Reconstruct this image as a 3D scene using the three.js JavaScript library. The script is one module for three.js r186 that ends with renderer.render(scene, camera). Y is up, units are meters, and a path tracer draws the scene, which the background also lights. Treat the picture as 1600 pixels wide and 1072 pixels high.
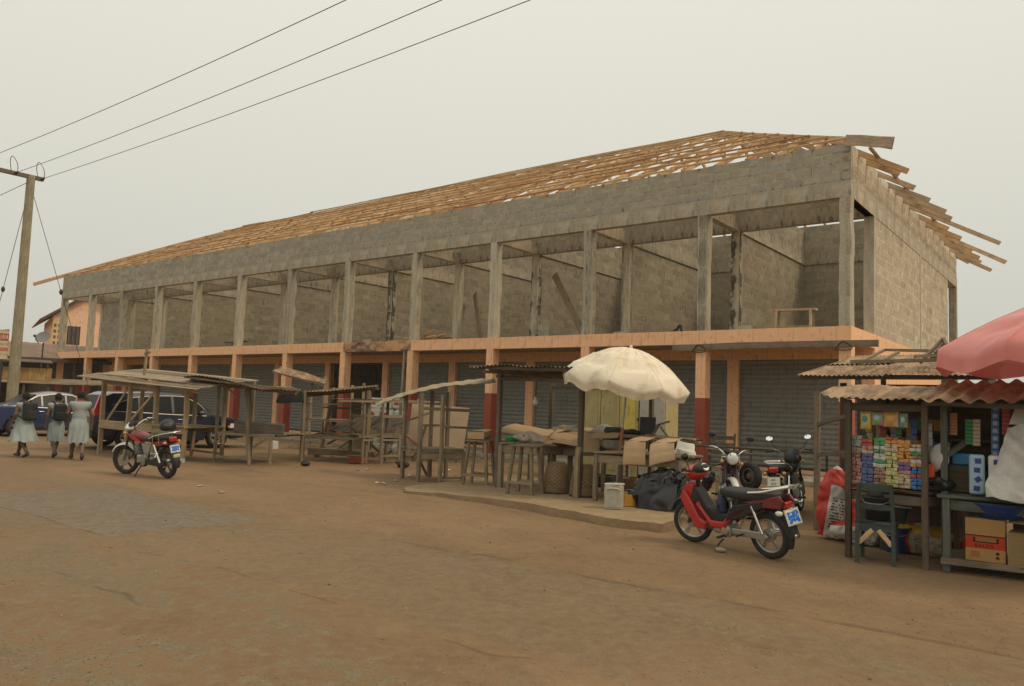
import * as THREE from 'three';
import { mergeGeometries, mergeVertices, toCreasedNormals } from 'three/addons/utils/BufferGeometryUtils.js';
import { MarchingCubes } from 'three/addons/objects/MarchingCubes.js';
import { RoundedBoxGeometry } from 'three/addons/geometries/RoundedBoxGeometry.js';

// ---------------------------------------------------------------- camera, sky, sun, exposure
const V = (x, y, z) => new THREE.Vector3(x, y, z);
const scene = new THREE.Scene();
const CAM = V(4.857, 1.655, 19.025), FPX = 1208.36, PITCH = 0.0799, YAW = -0.6644, ROLL = 0.0353;
const camera = new THREE.PerspectiveCamera(2 * Math.atan(536 / FPX) * 180 / Math.PI, 1600 / 1072, 0.1, 2000);
camera.position.copy(CAM);
camera.lookAt(CAM.clone().add(V(Math.sin(YAW) * Math.cos(PITCH), Math.sin(PITCH), -Math.cos(YAW) * Math.cos(PITCH))));
camera.rotateZ(ROLL);
const SUN = V(0.62, 0.74, -0.26).normalize();
{ // pale dusty overcast sky, a little brighter round the veiled sun
  const w = 256, h = 128, d = new Float32Array(w * h * 4);
  for (let j = 0; j < h; j++) for (let i = 0; i < w; i++) {
    const th = (0.5 - (j + 0.5) / h) * Math.PI * -1, ph = ((i + 0.5) / w - 0.5) * 2 * Math.PI;
    const dir = V(Math.cos(th) * Math.cos(ph), Math.sin(th), Math.cos(th) * Math.sin(ph));
    const s = Math.max(0, dir.dot(SUN)), e = Math.max(0, dir.y);
    const b = 0.53 + 0.42 * Math.pow(e, 0.75) + 0.16 * Math.pow(s, 5);
    const o = (j * w + i) * 4;
    d[o] = b * 1.0; d[o + 1] = b * (0.988 - 0.004 * (1 - e)); d[o + 2] = b * (0.845 + 0.03 * (1 - e)); d[o + 3] = 1;
  }
  const t = new THREE.DataTexture(d, w, h, THREE.RGBAFormat, THREE.FloatType);
  t.mapping = THREE.EquirectangularReflectionMapping; t.magFilter = THREE.LinearFilter; t.needsUpdate = true;
  scene.background = t; scene.environment = t;
}
const sun = new THREE.DirectionalLight(0xffe6c4, 1.25);
sun.position.copy(SUN.clone().multiplyScalar(90)).add(V(-15, 0, 0)); sun.target.position.set(-15, 0, 0);
sun.castShadow = true; sun.shadow.radius = 20; sun.shadow.mapSize.set(2048, 2048);
Object.assign(sun.shadow.camera, { left: -60, right: 60, top: 60, bottom: -60, near: 1, far: 220 });
scene.add(sun, sun.target);
scene.fog = new THREE.FogExp2(0xd8d5c4, 0.0006);
const renderer = new THREE.WebGLRenderer({ antialias: true });
renderer.toneMapping = THREE.LinearToneMapping; renderer.toneMappingExposure = 1.03;
renderer.shadowMap.enabled = true; renderer.setSize(1024, 686);

// ---------------------------------------------------------------- helpers
let seed = 12345;
const rnd = () => { seed = (seed + 0x6D2B79F5) | 0; let t = Math.imul(seed ^ (seed >>> 15), 1 | seed); t = (t + Math.imul(t ^ (t >>> 7), 61 | t)) ^ t; return ((t ^ (t >>> 14)) >>> 0) / 4294967296; };
const rr = (a, b) => a + (b - a) * rnd();
const pick = a => a[Math.floor(rnd() * a.length)];
const clamp = (x, a = 0, b = 1) => Math.min(b, Math.max(a, x));
const sstep = (a, b, x) => { const t = clamp((x - a) / (b - a)); return t * t * (3 - 2 * t); };
// a photograph pixel (1600 x 1072) gives a direction; the ground or a known plane gives the distance
function rayDir(u, v) {
  const a0 = (u - 800) / FPX, b0 = (536 - v) / FPX, c = Math.cos(ROLL), s = Math.sin(ROLL);
  const a = a0 * c - b0 * s, b = a0 * s + b0 * c, cp = Math.cos(PITCH), sp = Math.sin(PITCH);
  const z = cp - b * sp, y = sp + b * cp, cy = Math.cos(YAW), sy = Math.sin(YAW);
  return V(a * cy + z * sy, y, a * sy - z * cy);
}
const gp = (u, v, h = 0) => { const d = rayDir(u, v); return CAM.clone().addScaledVector(d, (h - CAM.y) / d.y); };
const atZ = (u, v, z) => { const d = rayDir(u, v); return CAM.clone().addScaledVector(d, (z - CAM.z) / d.z); };
const atX = (u, v, x) => { const d = rayDir(u, v); return CAM.clone().addScaledVector(d, (x - CAM.x) / d.x); };
const atD = (u, v, dist) => { const d = rayDir(u, v); return CAM.clone().addScaledVector(d, dist / Math.hypot(d.x, d.z)); };
// point above ground spot P (or at its depth) that the photograph shows at pixel (u, v)
const over = (P, u, v) => atD(u, v, Math.hypot(P.x - CAM.x, P.z - CAM.z));

// noise
const H = (x, y, s = 0) => { let h = Math.imul(x | 0, 374761393) + Math.imul(y | 0, 668265263) + Math.imul(s | 0, 974634777); h = Math.imul(h ^ (h >>> 13), 1274126177); return ((h ^ (h >>> 16)) >>> 0) / 4294967296; };
function vn(x, y, px = 0, py = 0, s = 0) {
  const xi = Math.floor(x), yi = Math.floor(y); let fx = x - xi, fy = y - yi; fx = fx * fx * (3 - 2 * fx); fy = fy * fy * (3 - 2 * fy);
  const m = (a, p) => p ? ((a % p) + p) % p : a, x0 = m(xi, px), x1 = m(xi + 1, px), y0 = m(yi, py), y1 = m(yi + 1, py);
  const a = H(x0, y0, s), b = H(x1, y0, s), c = H(x0, y1, s), d = H(x1, y1, s);
  return a + (b - a) * fx + (c - a) * fy + (a - b - c + d) * fx * fy;
}
function fbm(x, y, oct = 4, px = 0, py = 0, s = 0) { let a = 0.5, t = 0, n = 0; for (let i = 0; i < oct; i++) { t += a * vn(x, y, px, py, s + i * 17); n += a; x *= 2; y *= 2; px *= 2; py *= 2; a *= 0.5; } return t / n; }
const l2s = c => { c = clamp(c); return Math.round(255 * (c <= 0.0031308 ? 12.92 * c : 1.055 * Math.pow(c, 1 / 2.4) - 0.055)); };
function tex(w, h, fn, srgb = true) {  // fn(x, y) -> linear [r, g, b] or grey; x, y in 0..1
  const d = new Uint8Array(w * h * 4);
  for (let j = 0; j < h; j++) for (let i = 0; i < w; i++) {
    const c = fn((i + 0.5) / w, (j + 0.5) / h), o = (j * w + i) * 4;
    if (typeof c === 'number') d[o] = d[o + 1] = d[o + 2] = srgb ? l2s(c) : Math.round(255 * clamp(c));
    else for (let k = 0; k < 3; k++) d[o + k] = srgb ? l2s(c[k]) : Math.round(255 * clamp(c[k]));
    d[o + 3] = 255;
  }
  const t = new THREE.DataTexture(d, w, h); t.wrapS = t.wrapT = THREE.RepeatWrapping; t.magFilter = THREE.LinearFilter; t.minFilter = THREE.LinearMipmapLinearFilter; t.generateMipmaps = true;
  if (srgb) t.colorSpace = THREE.SRGBColorSpace; t.needsUpdate = true; return t;
}
const rep = (t, x, y = x) => { const c = t.clone(); c.repeat.set(x, y); c.needsUpdate = true; return c; };
const col = (r, g, b) => new THREE.Color().setRGB(r, g, b);
const mat = (r, g, b, o = {}) => new THREE.MeshStandardMaterial({ color: col(r, g, b), roughness: 0.9, side: THREE.DoubleSide, ...o });
const pmat = (r, g, b, o = {}) => new THREE.MeshPhysicalMaterial({ color: col(r, g, b), roughness: 0.9, side: THREE.DoubleSide, ...o });

// textures (grey multipliers unless said otherwise), one uv unit = one metre unless repeat is set
const T = {};
T.grain = tex(512, 512, (x, y) => { // boards run along u
  const a = fbm(x * 3, y * 48, 4, 3, 48, 1), b = fbm(x * 8, y * 128, 2, 8, 128, 2), c = fbm(x * 5, y * 6, 3, 5, 6, 3);
  return 0.3 + 0.42 * a + 0.2 * b + 0.32 * (c - 0.5) - (H(Math.floor(x * 40), Math.floor(y * 60), 9) > 0.992 ? 0.25 : 0);
});
T.concrete = tex(512, 512, (x, y) => {
  const a = fbm(x * 6, y * 6, 5, 6, 6, 4), b = fbm(x * 60, y * 60, 2, 60, 60, 5), st = fbm(x * 22, y * 2, 3, 22, 2, 6);
  const g = 0.34 + 0.42 * a + 0.16 * b + 0.2 * (st - 0.5) - 0.32 * sstep(0.62, 0.78, fbm(x * 14, y * 3, 3, 14, 3, 8)); const w = 0.06 * (fbm(x * 4, y * 4, 2, 4, 4, 31) - 0.5);
  return [g + w, g, g - w];
});
T.block = tex(512, 512, (x, y) => { const a = fbm(x * 9, y * 9, 4, 9, 9, 11), b = fbm(x * 110, y * 110, 2, 110, 110, 12), c = fbm(x * 4, y * 4, 2, 4, 4, 13); return 0.4 + 0.2 * a + 0.26 * b + 0.16 * (c - 0.5); });
T.plaster = tex(512, 512, (x, y) => {
  const a = fbm(x * 5, y * 5, 4, 5, 5, 21), s = fbm(x * 30, y * 2, 3, 30, 2, 22), f = fbm(x * 90, y * 90, 2, 90, 90, 23);
  const d = 0.30 * sstep(0.6, 0.85, s) + 0.2 * sstep(0.62, 0.8, fbm(x * 8, y * 8, 4, 8, 8, 24));
  const g = 0.91 + 0.14 * (a - 0.5) + 0.1 * (f - 0.5); return [g - d * 0.8, g - d * 0.8, g - d * 0.65];
});
T.dust = tex(512, 512, (x, y) => { const a = fbm(x * 7, y * 7, 5, 7, 7, 41), b = fbm(x * 100, y * 100, 2, 100, 100, 42); return 0.5 + 0.35 * a + 0.2 * b; });
T.cloth = tex(256, 256, (x, y) => 0.62 + 0.28 * fbm(x * 6, y * 6, 4, 6, 6, 51) + 0.1 * ((Math.floor(x * 128) + Math.floor(y * 128)) % 2));
T.rust = tex(512, 512, (x, y) => { // colour of rusted dusty roofing sheet
  const a = fbm(x * 6, y * 3, 5, 6, 3, 61), b = fbm(x * 40, y * 6, 3, 40, 6, 62), t = sstep(0.35, 0.7, a * 0.7 + b * 0.3);
  return [0.22 + 0.22 * t, 0.15 + 0.17 * t, 0.09 + 0.12 * t];
});
T.bump = tex(512, 512, (x, y) => 0.6 * fbm(x * 24, y * 24, 4, 24, 24, 71) + 0.4 * fbm(x * 120, y * 120, 2, 120, 120, 72), false);
T.cardb = tex(256, 256, (x, y) => 0.66 + 0.2 * fbm(x * 4, y * 4, 4, 4, 4, 81) + 0.1 * fbm(x * 3, y * 90, 2, 3, 90, 82));

const M = {
  wood: [mat(.60, .43, .25, { map: T.grain }), mat(.54, .41, .26, { map: T.grain }), mat(.44, .33, .21, { map: T.grain })],
  woodDark: [mat(.17, .125, .085, { map: T.grain }), mat(.13, .095, .065, { map: T.grain }), mat(.2, .16, .12, { map: T.grain })],
  woodGrey: [mat(.40, .305, .195, { map: T.grain }), mat(.31, .235, .155, { map: T.grain })],
  timber: [mat(.92, .60, .32, { map: T.grain }), mat(.84, .51, .25, { map: T.grain }), mat(.68, .36, .165, { map: T.grain }), mat(.96, .68, .40, { map: T.grain })],
  timberPale: [mat(.80, .57, .36, { map: T.grain }), mat(.66, .48, .32, { map: T.grain }), mat(.48, .32, .19, { map: T.grain })],
  conc: [mat(.66, .57, .425, { map: T.concrete, bumpMap: T.bump, bumpScale: .006 }), mat(.58, .505, .375, { map: T.concrete, bumpMap: T.bump, bumpScale: .006 }), mat(.76, .65, .485, { map: T.concrete, bumpMap: T.bump, bumpScale: .006 })],
  concDark: [mat(.33, .31, .27, { map: T.concrete, bumpMap: T.bump, bumpScale: .006 }), mat(.26, .245, .215, { map: T.concrete, bumpMap: T.bump, bumpScale: .006 })],
  block: [mat(.59, .525, .41, { map: T.block }), mat(.55, .50, .40, { map: T.block }), mat(.62, .545, .415, { map: T.block }), mat(.56, .52, .43, { map: T.block })],
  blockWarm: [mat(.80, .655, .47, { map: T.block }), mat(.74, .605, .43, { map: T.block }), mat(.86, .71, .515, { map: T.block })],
  brickwork: new THREE.MeshStandardMaterial({ color: 0xffffff, vertexColors: true, map: T.block, roughness: .95, side: THREE.DoubleSide }),
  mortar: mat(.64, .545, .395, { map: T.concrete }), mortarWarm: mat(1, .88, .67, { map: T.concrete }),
  salmon: mat(1, .575, .325, { map: T.plaster }), red: mat(.36, .075, .04, { map: T.plaster, roughness: .75 }),
  shutter: mat(.285, .28, .25, { map: T.plaster, roughness: .62, metalness: .25 }), iron: mat(.045, .04, .036, { roughness: .7 }), darkMetal: mat(.06, .055, .05, { roughness: .6, metalness: .3 }),
  rust: mat(.85, .78, .72, { map: T.rust, roughness: .85 }), rustDark: mat(.5, .46, .42, { map: T.rust, roughness: .9 }), tin: mat(.75, .78, .72, { map: T.rust, roughness: .8 }),
  chrome: mat(.75, .74, .7, { metalness: 1, roughness: .22 }), alloy: mat(.42, .41, .38, { metalness: .8, roughness: .45 }), rubber: mat(.035, .033, .03, { roughness: .85, map: T.dust }),
  black: mat(.022, .022, .024, { roughness: .5 }), blackMatt: mat(.03, .03, .03, { roughness: .9 }), seat: mat(.025, .025, .027, { roughness: .6 }),
  redPaint: pmat(.60, .035, .028, { roughness: .45, map: T.dust, clearcoat: .4, clearcoatRoughness: .35 }), maroon: pmat(.24, .03, .03, { roughness: .45, map: T.dust, clearcoat: .4, clearcoatRoughness: .35 }),
  lensRed: pmat(.5, .02, .01, { roughness: .2, clearcoat: 1 }), lensAmber: pmat(.75, .27, .03, { roughness: .25, clearcoat: 1 }), lensClear: pmat(.75, .74, .68, { roughness: .2, clearcoat: 1 }),
  card: [mat(.56, .38, .21, { map: T.cardb }), mat(.50, .34, .19, { map: T.cardb }), mat(.62, .44, .26, { map: T.cardb })],
};
M.card.forEach(m => { m.map = T.cardb; });

// geometry
const uvBox = (g, ox = 0, oy = 0, along = 'x') => { // metre uv from position, long side on u
  g = g.index ? g.toNonIndexed() : g; g.computeVertexNormals();
  const p = g.attributes.position, n = g.attributes.normal, uv = new Float32Array(p.count * 2);
  for (let i = 0; i < p.count; i++) {
    const x = p.getX(i), y = p.getY(i), z = p.getZ(i), ax = Math.abs(n.getX(i)), ay = Math.abs(n.getY(i)), az = Math.abs(n.getZ(i)); let u, v;
    if (along === 'y') { if (ay > ax && ay > az) { u = z; v = x; } else if (ax > az) { u = y; v = z; } else { u = y; v = x; } }
    else if (along === 'w') { if (ay > ax && ay > az) { u = x; v = z; } else if (ax > az) { u = z; v = y; } else { u = x; v = y; } }
    else if (ax > ay && ax > az) { u = z; v = y; } else if (ay > az) { u = x; v = z; } else { u = x; v = y; }
    uv[2 * i] = u + ox; uv[2 * i + 1] = v + oy;
  }
  g.setAttribute('uv', new THREE.BufferAttribute(uv, 2)); return g;
};
const bx = (x0, x1, y0, y1, z0, z1, along = 'w') => uvBox(new THREE.BoxGeometry(Math.abs(x1 - x0), Math.abs(y1 - y0), Math.abs(z1 - z0)).translate((x0 + x1) / 2, (y0 + y1) / 2, (z0 + z1) / 2), rnd() * 7, rnd() * 7, along);
const orient = (g, a, b, up) => {
  const x = b.clone().sub(a).normalize(); let u = up ? up.clone() : V(0, 1, 0); if (Math.abs(x.dot(u)) > 0.98) u = V(0, 0, 1);
  const z = x.clone().cross(u).normalize(), y = z.clone().cross(x).normalize();
  return g.applyMatrix4(new THREE.Matrix4().makeBasis(x, y, z).setPosition(a.clone().add(b).multiplyScalar(.5)));
};
const bar = (a, b, h = .05, w = .05, up) => { // rough sawn bar from a to b, ends not quite square
  const L = a.distanceTo(b), g = new THREE.BoxGeometry(L, h, w, 3, 1, 1), p = g.attributes.position;
  const k = rr(-.12, .12) * Math.min(h, w), bow = rr(-.006, .006) * L, m = new Map();
  for (let i = 0; i < p.count; i++) {
    const x = p.getX(i), key = [x.toFixed(3), p.getY(i).toFixed(3), p.getZ(i).toFixed(3)].join(); if (!m.has(key)) m.set(key, [rr(-.08, .08) * h, rr(-.08, .08) * w]);
    const j = m.get(key), q = 1 - 4 * x * x / (L * L); p.setXYZ(i, x + (Math.abs(x) > L * .49 ? k * Math.sign(p.getY(i)) : 0), p.getY(i) + j[0] + bow * q, p.getZ(i) + j[1]);
  }
  return orient(uvBox(g, rnd() * 9, rnd() * 9), a, b, up);
};
const rod = (a, b, r0 = .03, r1 = r0, seg = 8) => { const L = a.distanceTo(b), g = new THREE.CylinderGeometry(r1, r0, L, seg, 1).rotateZ(-Math.PI / 2); const u = g.attributes.uv; for (let i = 0; i < u.count; i++) { const t = u.getX(i); u.setXY(i, u.getY(i) * L, t * .4); } return orient(g, a, b); };
const tube = (pts, r = .02, seg = 24, rad = 7, closed = false) => new THREE.TubeGeometry(new THREE.CatmullRomCurve3(pts, closed, 'centripetal'), seg, r, rad, closed);
const lathe = (pts, seg = 24) => new THREE.LatheGeometry(pts.map(p => new THREE.Vector2(p[0], p[1])), seg);
const extr = (pts, depth, bevel = .01, bs = 2) => { const s = new THREE.Shape(pts.map(p => new THREE.Vector2(p[0], p[1]))); return new THREE.ExtrudeGeometry(s, { depth: depth - 2 * bevel, bevelEnabled: bevel > 0, bevelSize: bevel, bevelThickness: bevel, bevelSegments: bs, curveSegments: 10 }).translate(0, 0, -depth / 2 + bevel); };
const norm = g => { g = g.index ? g.toNonIndexed() : g; for (const k of Object.keys(g.attributes)) if (!['position', 'normal', 'uv'].includes(k)) g.deleteAttribute(k); return g; };
const merge = a => a.length === 1 ? a[0] : mergeGeometries(a.map(norm));
// a rectangular sheet between four corners, displaced by f(s, t) along its normal; real thickness
function sheet(A, B, C, D, nu, nv, f = () => 0, th = .006) { // A-B is u (bottom), D-C top
  const n = B.clone().sub(A).cross(D.clone().sub(A)).normalize(), pos = [], uv = [], idx = [], W = A.distanceTo(B), Hh = A.distanceTo(D);
  for (let k = 0; k < 2; k++) for (let j = 0; j <= nv; j++) for (let i = 0; i <= nu; i++) {
    const s = i / nu, t = j / nv, p = A.clone().lerp(B, s).lerp(D.clone().lerp(C, s), t).addScaledVector(n, f(s, t) + (k ? -th : 0)); pos.push(p.x, p.y, p.z); uv.push(s * W, t * Hh);
  }
  const N = (nu + 1) * (nv + 1), q = (a, b, c, d) => idx.push(a, b, c, a, c, d);
  for (let j = 0; j < nv; j++) for (let i = 0; i < nu; i++) { const a = j * (nu + 1) + i; q(a, a + 1, a + nu + 2, a + nu + 1); q(N + a, N + a + nu + 1, N + a + nu + 2, N + a + 1); }
  for (let i = 0; i < nu; i++) { q(i, N + i, N + i + 1, i + 1); const a = nv * (nu + 1) + i; q(a, a + 1, N + a + 1, N + a); }
  for (let j = 0; j < nv; j++) { const a = j * (nu + 1); q(a, a + nu + 1, N + a + nu + 1, N + a); const b = a + nu; q(b, N + b, N + b + nu + 1, b + nu + 1); }
  const g = new THREE.BufferGeometry(); g.setAttribute('position', new THREE.Float32BufferAttribute(pos, 3)); g.setAttribute('uv', new THREE.Float32BufferAttribute(uv, 2)); g.setIndex(idx); g.computeVertexNormals(); return g;
}
// objects
const taken = {};
const numbered = n => { const k = taken[n] = (taken[n] ?? -1) + 1; return k ? n + '_' + String(k).padStart(3, '0') : n; };
const add = (name, g, m, parent) => { const o = new THREE.Mesh(Array.isArray(g) ? merge(g) : g, m); o.name = parent === scene ? numbered(name) : name; o.castShadow = o.receiveShadow = true; parent.add(o); return o; };
const ud = (o, label, category, group) => { o.userData.label = label; o.userData.category = category; if (group) o.userData.group = group; return o; };
function thing(name, label, category, pos = V(0, 0, 0), turn = 0, group) { const o = new THREE.Group(); o.name = numbered(name); o.position.copy(pos); o.rotation.y = turn; scene.add(o); return ud(o, label, category, group); }
const one = (name, g, m, label, category, group) => ud(add(name, g, m, scene), label, category, group);
const struct = (name, g, m) => { const o = add(name, g, m, scene); o.userData.kind = 'structure'; return o; };
const stuffed = (o) => { o.userData.kind = 'stuff'; return o; };
const rel = (o, ...ps) => ps.map(p => p.clone().sub(o.position).applyAxisAngle(V(0, 1, 0), -o.rotation.y)); // world point -> local of a thing
// ---------------------------------------------------------------- ground, road
const inPoly = (P, x, z) => { let c = false; for (let i = 0, j = P.length - 1; i < P.length; j = i++) { const [xi, zi] = P[i], [xj, zj] = P[j]; if ((zi > z) !== (zj > z) && x < (xj - xi) * (z - zi) / (zj - zi) + xi) c = !c; } return c; };
const pxPoly = a => a.map(([u, v]) => { const p = gp(u, v); return [p.x, p.z]; });
const PATCH1 = pxPoly([[-260, 792], [0, 770], [175, 763], [410, 815], [252, 828], [165, 838], [100, 820], [20, 796], [-300, 830]]);
const PATCH2 = pxPoly([[298, 878], [600, 843], [830, 882], [1180, 948], [1020, 1030], [960, 1110], [700, 1000], [430, 918]]);
const CRACKS = [[[-60, 782], [0, 793], [22, 797], [60, 806], [100, 820], [165, 838], [210, 836]], [[298, 878], [345, 886], [430, 918], [520, 944]], [[205, 862], [250, 868], [298, 878]], [[600, 843], [625, 846], [700, 862], [745, 867], [830, 882], [905, 898], [1010, 920], [1100, 932], [1180, 948], [1260, 964], [1345, 978], [1460, 1000], [1600, 1030]], [[95, 895], [120, 912], [190, 930], [212, 945]], [[700, 1000], [760, 1022], [830, 1030]]].map(pxPoly), CRW = [.016, .013, .01, .03, .012, .01], CRB = CRACKS.map(P => [Math.min(...P.map(p => p[0])) - .25, Math.max(...P.map(p => p[0])) + .25, Math.min(...P.map(p => p[1])) - .25, Math.max(...P.map(p => p[1])) + .25]);
const segD = (P, x, z) => { let d = 9; for (let i = 1; i < P.length; i++) { const [ax, az] = P[i - 1], [bx_, bz] = P[i], dx = bx_ - ax, dz = bz - az, t = clamp(((x - ax) * dx + (z - az) * dz) / (dx * dx + dz * dz)); d = Math.min(d, Math.hypot(x - ax - dx * t, z - az - dz * t)); } return d; };
function groundCol(x, z) { // bare dust, worn asphalt, patched asphalt: what lies there, as linear colour
  const wx = x + 0.2 * (fbm(x * 1.3, z * 1.3, 2, 0, 0, 101) - .5) + .09 * (fbm(x * 7, z * 7, 2, 0, 0, 102) - .5), wz = z + 0.2 * (fbm(x * 1.3, z * 1.3, 2, 0, 0, 103) - .5) + .09 * (fbm(x * 7, z * 7, 2, 0, 0, 104) - .5);
  const big = fbm(x * .35, z * .6, 2, 0, 0, 105), mid = fbm(x * 1.6, z * 2.4, 3, 0, 0, 106), fine = fbm(x * 14, z * 14, 2, 0, 0, 107), grit = H(Math.floor(x * 90), Math.floor(z * 90), 7);
  let c = [.248, .150, .071]; // laterite dust
  const t = .8 + .34 * (big - .5) + .3 * (mid - .5) + .2 * (fine - .5) + .1 * (grit - .5) + .06;
  let r = c[0] * t, g = c[1] * t * (1 + .05 * (mid - .5)), b = c[2] * t * (1 + .16 * (big - .5));
  let k = 0, inP1 = false; // share of bare asphalt
  const onRoad = sstep(12.25, 12.75, wz + .5 * (big - .5));
  if (onRoad > 0) {
    k = onRoad * (.2 + .34 * sstep(.42, .7, mid) + .3 * sstep(.5, .75, fine));
    if (wz > 14.75) k = onRoad * (.1 + .95 * sstep(.42, .6, mid * .5 + fine * .5)); // far lane: broken seal coat with grit showing
    if (inPoly(PATCH2, wx, wz)) k = .48 + .2 * fine + .18 * (mid - .5);
    if (inPoly(PATCH1, wx, wz)) inP1 = true, k = .92 + .2 * (fine - .5) + .25 * (mid - .5);
    k *= 1 - .8 * sstep(.28, .06, Math.abs(wz - 14.85 - .05 * Math.sin(x * 2))) * sstep(-3, 0, x); // drifted sand along the patch joint
  } else if (z < 12.2) k = .16 * sstep(.55, .75, mid) * sstep(6.5, 9, z);
  const trk = sstep(.3, .1, Math.abs(wz - 13.3 + .15 * Math.sin(x * .4))) + sstep(.3, .1, Math.abs(wz - 11.6 + .2 * Math.sin(x * .33 + 1))) + .7 * sstep(.22, .08, Math.abs(wz - 10.55 + .25 * Math.sin(x * .3 + 2))); k += .22 * trk * sstep(.3, .6, fbm(x * .5, z * 2, 3, 0, 0, 111)); // wheel tracks worn through the dust
  const ridge = Math.abs(wz - 12.45 - .12 * Math.sin(x * .7)); const damp = sstep(.22, .0, ridge) * sstep(.45, .62, fbm(x * .9, 3.1, 2, 0, 0, 108)); // ragged edge of the seal, dark crumbs
  k = clamp(Math.max(k, damp * .8) + (grit - .5) * .16);
  const pt = inP1 ? 1 : 0, ar = .168 + .0 * pt + .07 * (fine - .5) + .06 * (grit - .5), ag = .118 + .012 * pt + .06 * (fine - .5) + .05 * (grit - .5), ab = .066 + .024 * pt + .04 * (fine - .5) + .035 * (grit - .5);
  r += (ar - r) * k; g += (ag - g) * k; b += (ab - b) * k;
  if (z > 12 && x < 8 && x > -14) for (let i = 0; i < CRACKS.length; i++) { const B_ = CRB[i]; if (x < B_[0] || x > B_[1] || z < B_[2] || z > B_[3]) continue; const d = segD(CRACKS[i], wx * .5 + x * .5, wz * .5 + z * .5), w = CRW[i] * (.4 + 1.4 * fbm(x * 5, z * 5, 2, 0, 0, 170 + i)); if (d < w * 2) { const q = .3 * sstep(w * 2, w * .6, d) * sstep(.25, .5, fbm(x * 2.2, z * 2.2, 2, 0, 0, 180 + i)); r *= 1 - q; g *= 1 - q; b *= 1 - q; } } // open joints and crumbled edges of the seal
  if (z < 9.5) { const s = sstep(.6, .78, fbm(x * .8, z * .9, 4, 0, 0, 109)) * .35; r *= 1 - s * .6; g *= 1 - s * .55; b *= 1 - s * .45; } // oil and ash trodden in under the stalls
  return [r, g, b];
}
function groundSheet(name, x0, x1, z0, z1, y, tw, th, nx, nz, relief) {
  const g = new THREE.PlaneGeometry(x1 - x0, z1 - z0, nx, nz).rotateX(-Math.PI / 2).translate((x0 + x1) / 2, 0, (z0 + z1) / 2), p = g.attributes.position;
  for (let i = 0; i < p.count; i++) { const X = p.getX(i), Z = p.getZ(i), e = Math.min(X - x0, x1 - X, Z - z0, z1 - Z); p.setY(i, y + relief * sstep(0, .6, e) * (fbm(X * 1.1, Z * 1.6, 4, 0, 0, 120) - .5)); }
  g.computeVertexNormals();
  const m = mat(1, 1, 1, { roughness: .97, map: tex(tw, th, (u, v) => groundCol(x0 + u * (x1 - x0), z1 - v * (z1 - z0))), bumpMap: rep(T.bump, (x1 - x0) / 1.2, (z1 - z0) / 1.2), bumpScale: .012 });
  m.map.wrapS = m.map.wrapT = THREE.ClampToEdgeWrapping; return struct(name, g, m);
}
const farG = new THREE.PlaneGeometry(1600, 1600).rotateX(-Math.PI / 2).translate(0, -.02, 0);
const FARTEX = tex(512, 512, (x, y) => { const t = .72 + .4 * (fbm(x * 8, y * 8, 5, 8, 8, 131) - .5) + .2 * (fbm(x * 80, y * 80, 2, 80, 80, 132) - .5); return [.27 * t, .175 * t, .088 * t]; });
struct('ground', farG, mat(1, 1, 1, { map: rep(FARTEX, 130, 130), roughness: 1 }));
groundSheet('forecourt', -46, 12, -3, 12.4, -.004, 1280, 400, 200, 60, .03);
groundSheet('road', -14, 10, 12.4, 20.4, .002, 2048, 800, 130, 50, .016);
groundSheet('road', -50, -14, 12.4, 20.4, .0, 512, 128, 40, 16, .0);

// ---------------------------------------------------------------- the unfinished two-storey building
const W = 3.6, CW = .255, HB = 3.42, HS = 3.78, HF = 6.88, HT = 7.28, HW = 8.2, ZR = -2.24, ZS = -8.3, ZE = -13.4, ZK = -15.5, XL = -43.45;
const lineX = i => -i * W; // right face of column line i (0..12)
const B = thing('unfinished_building', 'long two-storey grey block building with salmon ground floor and open timber roof', 'building');
const wob = (g, a, fx = 1.7) => { const p = g.attributes.position; for (let i = 0; i < p.count; i++) { const y = p.getY(i), x = p.getX(i), z = p.getZ(i); p.setX(i, x + a * (fbm(y * fx + 31 * Math.round(x), z * 3 + 5, 2, 0, 0, 140) - .5)); p.setZ(i, z + a * (fbm(y * fx + 17, x * 3 + 9, 2, 0, 0, 141) - .5)); } return g; };
const colG = (x, y0, y1, z, w, d, wobble = .04) => { const g = new THREE.BoxGeometry(w, y1 - y0, d, 2, 14, 2).translate(x - w / 2, (y0 + y1) / 2, z - d / 2); wob(g, wobble); return uvBox(g, rnd() * 9, rnd() * 9, 'y'); };
const colMats = [[.64, .56, .42], [.60, .525, .39], [.67, .585, .44], [.56, .49, .37]].map(c => mat(...c, { map: tex(256, 256, (x, y) => { const s = fbm(x * 2, y * 12, 4, 2, 12, c[0] * 999 | 0), f = fbm(x * 40, y * 40, 2, 40, 40, 150), d = sstep(.56, .74, fbm(x * 1, y * 9, 5, 1, 9, (c[0] * 777 | 0)) * .8 + .2 * fbm(x * 9, y * 9, 3, 9, 9, 152)); return .46 + .42 * s + .22 * (f - .5) + .06 - .3 * d; }), bumpMap: T.bump, bumpScale: .01 }));
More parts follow.
